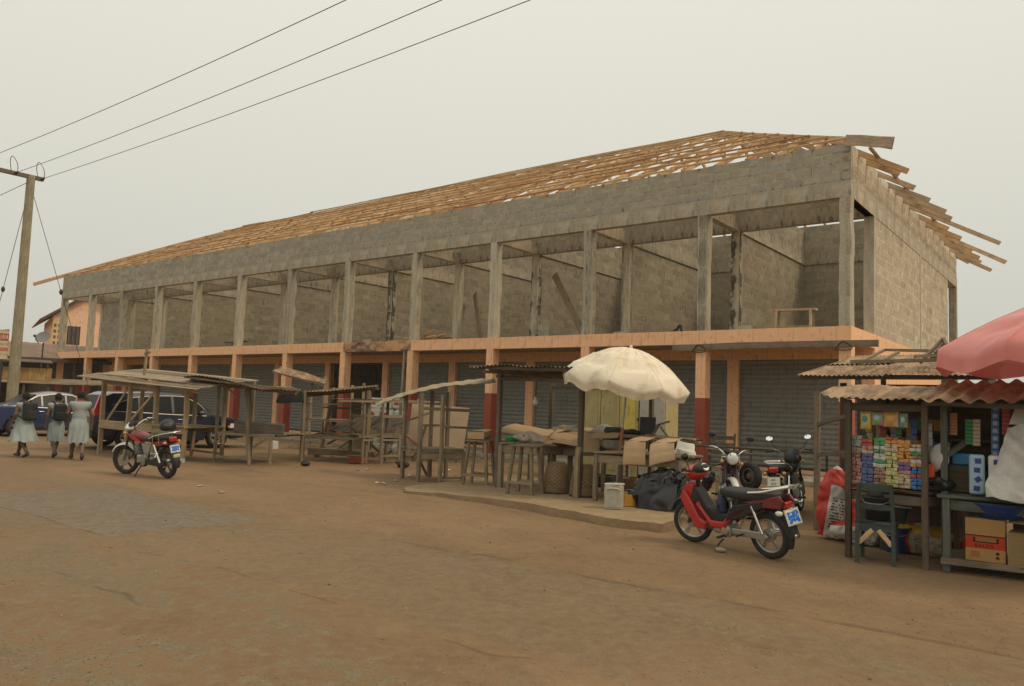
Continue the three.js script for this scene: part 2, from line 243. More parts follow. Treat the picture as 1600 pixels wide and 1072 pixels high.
// second-row posts that still carry black formwork oil in long runs (seen on the photograph)
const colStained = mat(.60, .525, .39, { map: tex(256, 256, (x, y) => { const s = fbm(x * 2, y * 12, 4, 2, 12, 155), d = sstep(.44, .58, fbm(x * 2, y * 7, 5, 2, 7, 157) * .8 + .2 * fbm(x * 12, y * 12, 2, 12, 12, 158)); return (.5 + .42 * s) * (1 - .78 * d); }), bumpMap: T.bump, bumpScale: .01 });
for (let i = 0; i <= 12; i++) {
  const x = lineX(i);
  add('column', colG(x, HS, HF, 0, CW, .3, i === 2 ? .1 : .055), colMats[(i * 3 + 1) % 4], B);
  const c = add('painted_column', bx(x - CW - .012, x + .012, 2.0, HB, -.30, .012), M.salmon, B);
  add('dado', bx(x - CW - .016, x + .016, 0, 2.0 + rr(-.02, .02), -.304, .016), M.red, c);
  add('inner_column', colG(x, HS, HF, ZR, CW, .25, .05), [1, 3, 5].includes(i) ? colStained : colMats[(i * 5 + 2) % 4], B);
  if (i < 12) add('pilaster', bx(x - .30, x + .02, .0, 3.2, ZR - .2, ZR + .06), M.salmon, B);
  add('cross_beam', bx(x - .235, x - .02, HF, HT, ZR - .001, -.231), pick(M.conc), B);
}
// fascia of the walkway slab, one length per bay; the length over the stair gate is blackened by smoke
const soot = tex(512, 64, (x, y) => {
  const s = sstep(.34, .8, fbm(x * 14, y * 2.2, 5, 0, 0, 161) * .75 + .22 * fbm(x * 3, y, 2, 0, 0, 163) + .14 * sstep(1, .6, x)), q = .8 + .12 * (fbm(x * 20, y * 4, 3, 0, 0, 162) - .5), k = s * .9;
  return [.80 * q * (1 - k) + .045 * k, .44 * q * (1 - k) + .04 * k, .23 * q * (1 - k) + .036 * k];
});
for (let i = 0; i < 12; i++) {
  const g = bx(lineX(i + 1) - .1, lineX(i) - .1 + (i ? 0 : .115), HB, HS, -.25, .022), m = i === 4 ? mat(1, 1, 1, { map: soot }) : M.salmon;
  if (i === 4) { const p = g.attributes.position, uv = g.attributes.uv; for (let k = 0; k < p.count; k++) uv.setXY(k, (p.getX(k) - lineX(5)) / W, (p.getY(k) - HB) / .36); }
  add('fascia_beam', g, m, B);
}
add('fascia_beam', bx(-.235, .0135, HB, HS, ZR, -.251), M.salmon, B);
add('floor_slab', bx(XL, .004, HB + .06, HS - .01, ZK, -.252), M.conc[1], B);
add('soffit_lintel', bx(XL, -.02, 3.16, HB + .058, ZR - .18, ZR + .03), M.salmon, B);
// ring beams
add('ring_beam', bx(XL, 0, HF, HT, -.23, 0), M.conc[0], B);
add('ring_beam', bx(-.22, .004, HF, HT, ZK, -.2305), M.conc[2], B);
add('ring_beam', bx(XL, -.221, HF, HT, ZR - .22, ZR - .003), M.conc[1], B);
add('ring_beam', bx(XL, -.221, HF, HT - .02, ZS - .22, ZS + .03), M.conc[1], B);
add('ring_beam', bx(XL, XL + .2, HF, HT - .003, ZK, -.231), M.conc[1], B);
add('ring_beam', bx(XL, -.221, HF, HT, ZK, ZK + .2), M.conc[1], B);
// block walls: recessed mortar core + blocks standing a little proud of it
const BL = .46, BH = .23; const NB = 6, blockVar = [];
for (let k = 0; k < NB; k++) { // unit-ish block, front face towards +z at z = 0, worn corners
  const g = new THREE.BoxGeometry(BL - .03, BH - .026, .06, 2, 2, 1), p = g.attributes.position, m = new Map();
  for (let i = 0; i < p.count; i++) { const key = [p.getX(i).toFixed(3), p.getY(i).toFixed(3), p.getZ(i).toFixed(3)].join(); if (!m.has(key)) m.set(key, [rr(-.011, .011), rr(-.009, .009), rr(-.003, .002)]); const j = m.get(key), cx = Math.abs(p.getX(i)) > .2 && Math.abs(p.getY(i)) > .09 ? .008 : 0; p.setXYZ(i, p.getX(i) + j[0] - Math.sign(p.getX(i)) * cx, p.getY(i) + j[1] - Math.sign(p.getY(i)) * cx, p.getZ(i) - .03 + (p.getZ(i) > 0 ? j[2] : 0)); }
  blockVar.push(uvBox(g, k * .37, k * .53));
}
const restBlocks = [];
function blockWall(parent, { o, turn, len, y0, y1, proud = .016, mats, tones, keep = () => false, skip = () => false, bl = BL, bh = BH, tight = 1, jit = 1 }) {
  // o: left end of the wall face seen from outside, turn: rotation so that +z is the outward normal
  const R = new THREE.Matrix4().makeRotationY(turn), rows = Math.round((y1 - y0) / bh), hh = (y1 - y0) / rows;
  for (let r = 0; r < rows; r++) for (let x = (r % 2 ? -bl / 2 : 0); x < len - .05; x += bl) {
    const a = Math.max(0, x), b = Math.min(len, x + bl); if (b - a < .08) continue; const cx = (a + b) / 2, cy = y0 + (r + .5) * hh; if (skip(cx, cy, r, rows)) continue;
    const m = new THREE.Matrix4().copy(R).setPosition(o.clone().add(V(cx, cy, proud + rr(-.007, .006) * jit).applyMatrix4(R)));
    m.multiply(new THREE.Matrix4().makeScale((b - a) / BL * tight, hh / BH * (1 + (tight - 1) * 1.9), 1)); const k = Math.floor(rnd() * NB);
    if (keep(cx, cy)) { const q = new THREE.Mesh(blockVar[k], pick(mats)); q.name = 'brick'; m.decompose(q.position, q.quaternion, q.scale); q.castShadow = q.receiveShadow = true; parent.add(q); }
    else { const g = blockVar[k].clone().applyMatrix4(m), c = pick(tones), j = rr(.86, 1.12), n = g.attributes.position.count, A = new Float32Array(n * 3); for (let i = 0; i < n; i++) { A[3 * i] = c[0] * j; A[3 * i + 1] = c[1] * j; A[3 * i + 2] = c[2] * j; } g.setAttribute('color', new THREE.BufferAttribute(A, 3)); restBlocks.push(g); }
  }
}
const toneGrey = M.block.map(m => m.color.toArray()), toneWarm = M.blockWarm.map(m => m.color.toArray()), toneInShaded = [[.57, .49, .36], [.53, .46, .345], [.60, .51, .37], [.54, .475, .36]];  // interior block colour: own brown, lowered to carry the deeper shade indoors
// front parapet above the ring beam
const topSkip = (s) => (x, y, r, n) => r === n - 1 && H(Math.floor(x / .9), s, 3) > .72;
const parapet = add('parapet_wall', bx(XL, 0, HT, HW - .03, -.17, -.012), M.mortar, B);
blockWall(parapet, { o: V(XL, 0, -.012), turn: 0, len: -XL, y0: HT, y1: HW, proud: .005, tight: .955, jit: .5, mats: M.block, tones: toneGrey, keep: x => x > -XL - 19.4, skip: topSkip(1) });
// side wall to the lane
const side = add('side_wall', [bx(-.19, -.012, HS, HF, ZE, ZR - .25), bx(-.19, -.012, HT, HW - .05, ZK, 0 - .012)], M.mortarWarm, B);
blockWall(side, { o: V(-.012, 0, -.02), turn: Math.PI / 2, len: -ZK - .02, y0: HT, y1: HW, proud: .004, tight: .99, jit: .3, mats: M.blockWarm, tones: toneWarm, keep: x => x < 6.4, skip: topSkip(2) });
blockWall(side, { o: V(-.012, 0, ZR - .25), turn: Math.PI / 2, len: ZR - .25 - ZE, y0: HS, y1: HF, mats: M.blockWarm, tones: toneWarm, proud: .0045, tight: 1.005, jit: .3, keep: (x, y) => x < 2.9 && y < 6.9, skip: x => Math.abs(x - 5.9) < .16 });
add('column', bx(-.2, .006, HS, HF, ZS - .11, ZS + .11, 'y'), colMats[2], B);
add('column', bx(-.26, .004, 0, HF, ZK, ZK + .26, 'y'), colMats[3], B);
add('side_plaster', bx(-.2, -.004, 0, HS - .012, ZE, ZR), M.salmon, B);
add('side_plaster', bx(-.16, .008, 3.2, HS, ZE, ZR - .001), M.salmon, B);
// inner front wall above the gallery beam, spine wall, partitions, left end bay
const inner = add('inner_wall', [bx(XL, -.2, HT, HW - .06, ZR - .17, ZR - .03), bx(XL + .25, lineX(11) - .25, HS, HF, ZR - .17, ZR - .03)], M.mortar, B);
blockWall(inner, { o: V(XL, 0, ZR - .03), turn: 0, len: -XL - .2, y0: HT, y1: HW, tones: toneInShaded, mats: M.block, proud: .004, tight: 1.0, jit: .4 });
blockWall(inner, { o: V(XL + .25, 0, ZR - .03), turn: 0, len: 3.1, y0: HS, y1: HF, tones: toneGrey, mats: M.block, proud: .005, tight: 1.0, jit: .4 });
const spine = add('spine_wall', [bx(XL, -.2, HS, HF, ZS - .17, ZS - .012), bx(XL, -.2, HT - .019, HW + .05, ZS - .17, ZS - .012)], M.mortar, B);
blockWall(spine, { o: V(XL, 0, ZS - .012), turn: 0, len: -XL - .2, y0: HS, y1: HF, tones: toneInShaded, mats: M.block, proud: .004, tight: 1.0, jit: .4 });
blockWall(spine, { o: V(XL, 0, ZS - .012), turn: 0, len: -XL - .2, y0: HT - .018, y1: HW + .05, tones: toneInShaded, mats: M.block, proud: .004, tight: 1.0, jit: .4 });
for (let i = 1; i <= 11; i++) {
  const x = lineX(i) - .07, pw = add('partition_wall', [bx(x - .14, x, HS, HF - .01, ZS, ZR - .25), bx(x - .14, x, HT, HW - .1, ZS, ZR - .22)], M.mortar, B);
  add('partition_beam', bx(x - .19, x + .05, HF, HT - .004, ZS + .031, ZR - .221), pick(M.conc), B);
  blockWall(pw, { o: V(x, 0, ZR - .25), turn: Math.PI / 2, len: ZR - .25 - ZS, y0: HS, y1: HF - .01, tones: toneInShaded, mats: M.block, proud: .004, tight: 1.0, jit: .4 });
  blockWall(pw, { o: V(x, 0, ZR - .22), turn: Math.PI / 2, len: ZR - .22 - ZS, y0: HT, y1: HW - .1, tones: toneInShaded, mats: M.block, proud: .004, tight: 1.0, jit: .4 });
}
stuffed(add('brickwork', mergeGeometries(restBlocks), M.brickwork, B)); restBlocks.length = 0;
add('rear_wall', bx(XL, -.2, 0, HF, ZE - .16, ZE), M.mortar, B);
add('end_wall', bx(XL + .02, XL + .16, HS, HF, ZE, ZR - .26), M.mortar, B);
// ground floor: shutters, stair gate, far end
const shutG = (() => { const w = W - .34, n = 22, pos = [], uv = [], idx = []; for (let j = 0; j <= n * 6; j++) { const y = j / (n * 6), ph = (j % 6) / 6, d = .04 * Math.pow(Math.sin(ph * Math.PI), .7); for (let i = 0; i < 2; i++) { pos.push((i - .5) * w, .2 + y * 2.98, d); uv.push(i * w, y * 3); } } for (let j = 0; j < n * 6; j++) { const a = j * 2; idx.push(a, a + 1, a + 3, a, a + 3, a + 2); } const g = new THREE.BufferGeometry(); g.setAttribute('position', new THREE.Float32BufferAttribute(pos, 3)); g.setAttribute('uv', new THREE.Float32BufferAttribute(uv, 2)); g.setIndex(idx); g.computeVertexNormals(); return g; })();
for (let i = 0; i < 11; i++) {
  if (i === 5 || i === 10) continue;
  const s = add('roller_shutter', shutG, M.shutter, B); s.position.set(lineX(i) - W / 2 - .14, 0, ZR - .1);
  add('bottom_rail', bx(-(W - .34) / 2, (W - .34) / 2, .19, .27, .0, .045), M.darkMetal, s);
  add('plinth', bx(lineX(i + 1) + .021, lineX(i) - .301, 0, .19, ZR - .25, ZR + .05), M.salmon, B);
}
add('veranda_floor', bx(XL, .3, 0, .1, ZR, .25), M.conc[1], B);
{ // stair gate of iron bars, open passage behind it
  const x0 = lineX(6) + .02, x1 = lineX(5) - .3, gate = add('stair_gate', [bx(x0, x1, 3.06, 3.12, ZR - .06, ZR - .02), bx(x0, x1, 2.18, 2.23, ZR - .06, ZR - .02), bx(x0, x1, 1.1, 1.15, ZR - .06, ZR - .02), bx(x0, x1, .14, .2, ZR - .06, ZR - .02)], M.iron, B);
  for (let x = x0 + .06; x < x1; x += .155) add('bar', rod(V(x, .15, ZR - .04), V(x + rr(-.01, .01), 3.1, ZR - .04), .011, .011, 6), M.iron, gate);
  add('passage_wall', bx(x0 - .35, x0 - .2, 0, HB, ZE, ZR - .21), M.mortar, B); add('passage_wall', bx(x1 + .2, x1 + .35, 0, HB, ZE, ZR - .21), M.mortar, B);
}
add('shop_wall', bx(XL + .3, lineX(11) - .301, 0, 3.159, ZR - .14, ZR + .03), M.salmon, B);
add('shop_interior', bx(lineX(11) - .2, lineX(10) - .2, 0, HB, ZR - 3.2, ZR - 3.05), M.mortar, B);
add('shop_interior', bx(lineX(11) - .05, lineX(11), 0, HB, ZR - 3.05, ZR - .21), M.mortar, B);

// open timber roof: rafters, purlins, hips; nothing laid on it yet
const RZ = -7.75, RY = 12.02, RXR = -6.5, RXL = -37.2, EY = HW - .03;
const roof = new THREE.Group(); roof.name = 'roof_frame'; B.add(roof);
const fy = z => EY + (RY - EY) * (z / RZ), hy = x => EY - (RY - EY) * (x / -RXR); // front slope, right hip slope
const T4 = M.timber;
const NF = V(0, -RZ, (RY - EY)).normalize(), NH = V((RY - EY), -RXR, 0).normalize();
for (let x = -.9; x > XL; x -= .86) { // common and jack rafters, front and rear
  let zt = RZ; if (x > RXR) zt = RZ * (x / RXR); if (x < RXL) zt = RZ * ((x - XL) / (RXL - XL)); if (Math.abs(zt) < .3) continue;
  const xx = x + rr(-.08, .08);
  add('rafter', bar(V(xx, fy(.0) - .02, .0 - rr(-.02, .12)), V(xx, fy(zt) - .02, zt), .15, .05, NF), pick(T4), roof);
  add('rafter', bar(V(xx + .06, EY - .35, ZK - .6), V(xx + .06, fy(zt) - .03, 2 * RZ - zt), .15, .05, V(0, -RZ, -(RY - EY)).normalize()), pick(T4), roof);
}
for (let s = 0; s <= 9; s++) { // purlins on the front slope
  const z = -.10 - s * .835, k = z / RZ; let x = RXR * k - .02; const xe = XL + (RXL - XL) * k - .1;
  while (x > xe) { const L = Math.min(rr(3.4, 4.6), x - xe), j = rr(-.025, .025), y = fy(z) + .10 + j * .5; add('purlin', bar(V(x + (x < RXR * k - .1 ? rr(.0, .25) : 0), y, z + j), V(x - L, y + rr(-.02, .02), z + j + rr(-.03, .03)), .05, .07, NF), pick(T4), roof); x -= L; }
}
for (let s = 0; s <= 6; s++) { // rear slope purlins
  const z = ZK - .3 + s * 1.22, k = (z - ZK) / (RZ - ZK); let x = RXR * clamp(k), xe = XL; const y = RY - (RY - EY) * Math.abs((z - RZ) / RZ) + .1;
  while (x > xe) { const L = Math.min(rr(3.6, 4.8), x - xe); add('purlin', bar(V(x, y, z), V(x - L, y, z), .05, .075), pick(T4), roof); x -= L; }
}
add('ridge_board', bar(V(RXR, RY + .02, RZ), V((RXL + RXR) / 2, RY + .02, RZ), .16, .05), T4[1], roof);
add('ridge_board', bar(V((RXL + RXR) / 2, RY + .02, RZ + .05), V(RXL, RY + .02, RZ), .16, .05), T4[0], roof);
const hipDir = (a, b, ext) => a.clone().addScaledVector(a.clone().sub(b).normalize(), ext);
const RA = V(RXR, RY, RZ), RB = V(RXL, RY, RZ), cFR = V(0, EY + .04, 0), cFL = V(XL, EY + .04, 0), cBR = V(0, EY, 2 * RZ), cBL = V(XL, EY, 2 * RZ);
add('hip_rafter', bar(cFR, RA, .18, .06), T4[0], roof); add('hip_rafter', bar(hipDir(cFL, RB, 1.65), RB, .18, .06), T4[1], roof);
add('hip_rafter', bar(hipDir(cBR, RA, .6), RA, .18, .06), T4[1], roof); add('hip_rafter', bar(hipDir(cBL, RB, .6), RB, .18, .06), T4[2], roof);
add('hip_board', bar(V(-.1, EY + .05, .05), V(1.12, 7.66, 1.0), .24, .05), M.timberPale[1], roof);
for (const [z, tip, h] of [[-.75, 1.08, .13], [-1.55, .75, .13], [-2.7, .86, .13], [-3.9, 1.0, .13], [-4.75, 1.25, .15], [-5.8, 1.24, .15], [-6.6, 2.33, .11], [-8.2, .81, .14], [-9.3, 1.0, .14], [-10.6, 2.1, .12], [-11.7, .99, .14], [-12.7, 1.1, .14], [-13.9, 1.0, .14], [-15.2, 1.2, .14]]) { // jack rafters running out over the side wall
  const q = z > RZ ? z / RZ : (2 * RZ - z) / RZ, xi = RXR * clamp(q, .05, 1);
  add('rafter', bar(V(xi, hy(xi) - .04, z), V(tip, hy(tip) - .04, z + rr(-.1, .1)), h, .05, NH), z < -6 ? pick([M.timberPale[0], T4[0], T4[3]]) : pick([M.timberPale[1], T4[1], M.timberPale[0]]), roof);
}
for (const x of [.42, -.8, -1.9, -3, -4.1, -5.2]) { const k = clamp(x / RXR, 0, 1), z0 = RZ * k - .1, z1 = 2 * RZ - RZ * k; for (let z = z0; z > z1 + .4; z -= 3.7) add('purlin', bar(V(x, hy(x) + .06, z), V(x, hy(x) + .06, Math.max(z1, z - 3.7)), .05, .09, NH), M.timberPale[2], roof); }
for (let x = RXL; x <= RXR + .1; x += 4.4) add('king_post', bar(V(x, HW, RZ), V(x, RY, RZ), .1, .05), pick(T4), roof);
// long pole lashed under the fascia
{ const t = one('scaffold_plank', [bar(V(-4.5, 3.325, .07), V(.62, 3.345, .09), .15, .06)], M.woodGrey[1], 'long grey plank lashed under the salmon fascia near the building corner', 'plank');
  for (const x of [-.13, -3.73]) add('rope', tube([V(x - .2, 3.22, .11), V(x - .02, 3.4, .12), V(x + .2, 3.24, .12), V(x + .02, 3.2, .1), V(x - .2, 3.22, .11)], .012, 20, 6), M.blackMatt, t); }
// ---------------------------------------------------------------- shape helpers for the things in the street
const UP = V(0, 1, 0);
const away = (a, b) => UP.clone().cross(b.clone().sub(a).setY(0).normalize()); // horizontal, to the far side of a -> b
const lift = (p, h) => V(p.x, p.y + h, p.z);
const mix = (a, b, t) => a.clone().lerp(b, t);
// naive surface nets over a signed distance field
function nets(f, lo, hi, cell, sparse = false) {
  const n = [0, 1, 2].map(k => Math.max(2, Math.ceil((hi.getComponent(k) - lo.getComponent(k)) / cell) + 1)), [nx, ny, nz] = n, F = new Float32Array(nx * ny * nz), id = (i, j, k) => i + nx * (j + ny * k);
  if (sparse) { const S = 5, hd = S * cell * .9; for (let K = 0; K < nz; K += S) for (let J = 0; J < ny; J += S) for (let I = 0; I < nx; I += S) { const c = f(lo.x + (I + S / 2) * cell, lo.y + (J + S / 2) * cell, lo.z + (K + S / 2) * cell), skip = Math.abs(c) > hd * 1.5; for (let k = K; k < Math.min(nz, K + S); k++) for (let j = J; j < Math.min(ny, J + S); j++) for (let i = I; i < Math.min(nx, I + S); i++) F[id(i, j, k)] = skip ? c : f(lo.x + i * cell, lo.y + j * cell, lo.z + k * cell); } }
  else for (let k = 0; k < nz; k++) for (let j = 0; j < ny; j++) for (let i = 0; i < nx; i++) F[id(i, j, k)] = f(lo.x + i * cell, lo.y + j * cell, lo.z + k * cell);
  const vi = new Int32Array(nx * ny * nz).fill(-1), pos = [], idx = [];
  for (let k = 0; k < nz - 1; k++) for (let j = 0; j < ny - 1; j++) for (let i = 0; i < nx - 1; i++) {
    let c = 0, sx = 0, sy = 0, sz = 0, m = 0; const v = []; for (let b = 0; b < 8; b++) { v[b] = F[id(i + (b & 1), j + (b >> 1 & 1), k + (b >> 2))]; if (v[b] < 0) m |= 1 << b; } if (m === 0 || m === 255) continue;
    for (let a = 0; a < 8; a++) for (const d of [1, 2, 4]) { const b = a | d; if (b === a || (v[a] < 0) === (v[b] < 0)) continue; const t = v[a] / (v[a] - v[b]); sx += (a & 1) + (d === 1 ? t : 0); sy += (a >> 1 & 1) + (d === 2 ? t : 0); sz += (a >> 2) + (d === 4 ? t : 0); c++; }
    vi[id(i, j, k)] = pos.length / 3; pos.push(lo.x + (i + sx / c) * cell, lo.y + (j + sy / c) * cell, lo.z + (k + sz / c) * cell);
  }
  for (let k = 1; k < nz - 1; k++) for (let j = 1; j < ny - 1; j++) for (let i = 1; i < nx - 1; i++) {
    const a = F[id(i, j, k)] < 0, q = (p, r, s, t, flip) => { if (p < 0 || r < 0 || s < 0 || t < 0) return; flip ? idx.push(p, s, r, p, t, s) : idx.push(p, r, s, p, s, t); };
    if (a !== F[id(i + 1, j, k)] < 0) q(vi[id(i, j - 1, k - 1)], vi[id(i, j, k - 1)], vi[id(i, j, k)], vi[id(i, j - 1, k)], !a);
    if (a !== F[id(i, j + 1, k)] < 0) q(vi[id(i - 1, j, k - 1)], vi[id(i - 1, j, k)], vi[id(i, j, k)], vi[id(i, j, k - 1)], !a);
    if (a !== F[id(i, j, k + 1)] < 0) q(vi[id(i - 1, j - 1, k)], vi[id(i, j - 1, k)], vi[id(i, j, k)], vi[id(i - 1, j, k)], !a);
  }
  const g = new THREE.BufferGeometry(); g.setAttribute('position', new THREE.Float32BufferAttribute(pos, 3)); g.setIndex(idx);
  const uv = new Float32Array(pos.length / 3 * 2); for (let i = 0; i < pos.length / 3; i++) { uv[2 * i] = pos[3 * i] + pos[3 * i + 2]; uv[2 * i + 1] = pos[3 * i + 1]; } g.setAttribute('uv', new THREE.BufferAttribute(uv, 2)); g.computeVertexNormals(); return g;
}
const smin = (a, b, k) => { const h = Math.max(k - Math.abs(a - b), 0) / k; return Math.min(a, b) - h * h * k * .25; };
const cap = (x, y, z, a, b) => { // tapered capsule between a and b = [x, y, z, r]
  const dx = b[0] - a[0], dy = b[1] - a[1], dz = b[2] - a[2], t = clamp(((x - a[0]) * dx + (y - a[1]) * dy + (z - a[2]) * dz) / (dx * dx + dy * dy + dz * dz + 1e-9));
  return Math.hypot(x - a[0] - dx * t, y - a[1] - dy * t, z - a[2] - dz * t) - (a[3] + (b[3] - a[3]) * t);
};
const ell = (x, y, z, c, r) => { const a = (x - c[0]) / r[0], b = (y - c[1]) / r[1], d = (z - c[2]) / r[2], k = Math.hypot(a, b, d); return (k - 1) * Math.min(r[0], r[1], r[2]); };
const n3 = (x, y, z, s) => (vn(x + 7.3 * Math.floor(z), y, 0, 0, s) * (1 - (z - Math.floor(z))) + vn(x + 7.3 * (Math.floor(z) + 1), y, 0, 0, s) * (z - Math.floor(z))) - .5;
// a lumpy filled sack / bundle standing on y = 0 of its own frame
const bundle = (rx, ry, rz, lump = .03, cell = .03, s = 1, sq = 3) => nets((x, y, z) => { const a = Math.abs(x / rx), b = Math.abs((y - ry) / ry), c = Math.abs(z / rz), k = Math.pow(Math.pow(a, sq) + Math.pow(b, sq) + Math.pow(c, sq), 1 / sq); return Math.max((k - 1) * Math.min(rx, ry, rz) + lump * 2 * n3(x * 7 + 3, y * 6, z * 7 + 9, s) + lump * n3(x * 19, y * 15, z * 19 + 4, s + 5), -y + .002); }, V(-rx * 1.25, -.04, -rz * 1.25), V(rx * 1.25, ry * 2.3, rz * 1.25), cell);
const crumple = (g, a, f = 6, s = 3) => { const p = g.attributes.position; for (let i = 0; i < p.count; i++) { const x = p.getX(i), y = p.getY(i), z = p.getZ(i); p.setXYZ(i, x + a * n3(x * f, y * f, z * f, s), y + a * n3(x * f + 9, y * f, z * f, s + 1), z + a * n3(x * f, y * f + 9, z * f, s + 2)); } g.computeVertexNormals(); return g; };
// boards laid side by side: each runs a -> b, they step from a towards d
function boards(parent, a, b, d, n, th, mats, name = 'board', rag = .03) {
  const wv = d.clone().sub(a).multiplyScalar(1 / n), w = wv.length(), nrm = b.clone().sub(a).cross(d.clone().sub(a)).normalize(); if (nrm.y < 0) nrm.negate(); const dir = b.clone().sub(a).normalize();
  for (let i = 0; i < n; i++) { const o = wv.clone().multiplyScalar(i + .5); add(name, bar(a.clone().add(o).addScaledVector(dir, rr(-rag, rag)), b.clone().add(o).addScaledVector(dir, rr(-rag, rag)).addScaledVector(nrm, rr(-.006, .006)), th, w * rr(.9, .97), nrm), pick(mats), parent); }
}
const corr = (pitch, amp, W_) => (s, t) => amp * Math.sin(s * W_ / pitch * 2 * Math.PI);
// a corrugated sheet with sag and torn edge, corners a b c d (a-b is the eave), waves run down the slope
const tinSheet = (a, b, c, d, o = {}) => { const L = a.distanceTo(b), wv = corr(o.pitch ?? .09, o.amp ?? .011, L), ph = rnd() * 9; return sheet(a, b, c, d, Math.ceil(L / (o.pitch ?? .09)) * 6, 10, (s, t) => wv(s, t) + (o.sag ?? .03) * (fbm(s * 3 + ph, t * 2, 2) - .5) * 2 - (o.dip ?? 0) * Math.sin(Math.PI * s) * Math.sin(Math.PI * t) - (o.curl ?? 0) * Math.pow(1 - t, 4) * (fbm(s * 4 + ph, 1, 2)), .004); };
const leg = (parent, a, b, w, m, name = 'leg') => add(name, bar(a, b, w, w * .9), m, parent);
// plain market table: fl and fr are the front feet on the ground
function table(name, label, fl, fr, depth, h, o = {}) {
  const t = thing(name, label, 'table', mix(fl, fr, .5), 0, o.group), n = away(fl, fr).multiplyScalar(depth), m = o.mats ?? M.woodGrey, w = o.leg ?? .06;
  const [a, b, c, d] = rel(t, fl, fr, fr.clone().add(n), fl.clone().add(n)), ov = o.over ?? .05, e = b.clone().sub(a).normalize().multiplyScalar(ov), k = d.clone().sub(a).normalize().multiplyScalar(ov);
  for (const p of [a, b, c, d]) leg(t, p, lift(p, h - .03), w, pick(m));
  for (const [p, q] of [[a, b], [b, c], [d, c], [a, d]]) add('apron', bar(lift(p, h - .1), lift(q, h - .1), o.apron ?? .11, .025), pick(m), t);
  if (o.rung) { add('rung', bar(lift(a, o.rung), lift(b, o.rung), .05, .03), pick(m), t); add('rung', bar(lift(d, o.rung), lift(c, o.rung), .05, .03), pick(m), t); }
  boards(t, lift(a.clone().sub(e).sub(k), h), lift(b.clone().add(e).sub(k), h), lift(d.clone().sub(e).add(k), h), o.n ?? 5, .028, m);
  return t;
}
// ---------------------------------------------------------------- row of empty roadside stalls, from the pole to the platform
{ // new pale wooden stall in front of the SUV
  const L = gp(155, 707), R = V(-13.25, 0, 8.85), t = thing('market_stall', 'pale new wooden stall with low plank roof standing before the dark SUV', 'stall', mix(L, R, .5), 0, 'empty wooden stalls along the forecourt');
  const n = away(L, R).multiplyScalar(1.15), P = s => mix(L, R, s), [a, b] = rel(t, L, R), k = n, h = .82, m = M.wood;
  const A = s => mix(a, b, s), D = s => A(s).add(k);
  const ht = s => 1.98 - .24 * s;
  for (const s of [0, .34, .66, 1]) { leg(t, A(s), lift(A(s), ht(s)), .10, pick(m), 'post'); if (s !== .34) leg(t, D(s), lift(D(s), ht(s) + .2), .08, pick(m), 'post'); }
  add('apron', bar(lift(A(0), h - .06).add(V(0, 0, .06)), lift(A(.67), h - .06).add(V(0, 0, .06)), .2, .03), m[0], t); add('apron', bar(lift(A(.66), h - .09).add(V(0, 0, .065)), lift(A(1.02), h - .09).add(V(0, 0, .065)), .17, .03), m[1], t);
  add('apron', bar(lift(D(0), h - .08), lift(D(1), h - .08), .15, .03), m[1], t); add('apron', bar(lift(A(0), h - .08), lift(D(0), h - .08), .15, .03), m[1], t);
  boards(t, lift(A(-.02), h), lift(A(1.03), h), lift(D(-.02), h), 6, .025, m);
  add('brace', bar(lift(A(.07), h + .05), lift(A(.3), 1.72), .06, .03), m[1], t); add('brace', bar(lift(A(.37), h + .1), lift(A(.64), 1.68), .06, .03), m[0], t);
  add('lintel', bar(lift(A(-.03), 1.90), lift(A(.68), 1.73), .11, .04), m[1], t); add('lintel', bar(lift(A(.33), 1.98).add(V(0, 0, .1)), lift(A(1.16), 1.72).add(V(0, 0, .1)), .10, .04), m[0], t);
  add('lintel', bar(lift(D(-.03), 2.1), lift(D(1.05), 1.88), .09, .04), m[1], t); add('rung', bar(lift(D(0), .14), lift(D(1), .14), .06, .03), m[2], t);
  add('shelf_edge', bar(lift(A(.66), h + .02).add(V(0, 0, .12)), lift(A(1.06), h + .02).add(V(0, 0, .12)), .03, .1), m[0], t);
  add('chimney_post', bar(lift(A(.26), 1.95).add(V(0, 0, -.5)), lift(A(.26), 2.85).add(V(.06, 0, -.5)), .06, .05), M.woodGrey[0], t); add('crosspiece', bar(lift(A(.23), 2.68).add(V(.06, 0, -.5)), lift(A(.3), 2.72).add(V(.06, 0, -.5)), .06, .03), M.woodGrey[0], t);
  const r0 = lift(A(-.2), 2.02).add(V(0, 0, .35)), r1 = lift(A(1.2), 1.76).add(V(0, 0, .35)), r3 = lift(D(-.16), 2.32).add(V(0, 0, -.3));
  boards(t, r0, r1, r3, 11, .022, [M.woodGrey[0], M.woodGrey[1], M.wood[1], M.wood[2]], 'roof_plank', .12);
}
function oldStall(label, posts, roofPts, o = {}) { // posts: [ground point, top height]; roof: four world corners
  const t = thing('market_stall', label, 'stall', posts[0][0].clone().setY(0), 0, 'empty wooden stalls along the forecourt'), m = o.mats ?? M.woodGrey;
  for (const [p, h, q] of posts) { const [a] = rel(t, p), [b] = rel(t, q ?? lift(p, h)); leg(t, a, b, o.post ?? .075, pick(m), 'post'); }
  for (const [p, q, hh = .06, ww = .035] of o.rails ?? []) { const [a, b] = rel(t, p, q); add('rail', bar(a, b, hh, ww), pick(m), t); }
  if (roofPts) { const [a, b, c, d] = rel(t, ...roofPts); const sh = add(o.roofName ?? 'roof_sheet', o.planks ? bar(a, b, .02, .1) : tinSheet(a, b, c, d, o.tin ?? {}), o.roofMat ?? M.rustDark, t); for (const s of [.08, .5, .92]) add('roof_batten', bar(mix(a, d, s).add(V(0, -.045, 0)), mix(b, c, s).add(V(0, -.045, 0)), .05, .04), pick(m), t); }
  return t;
}
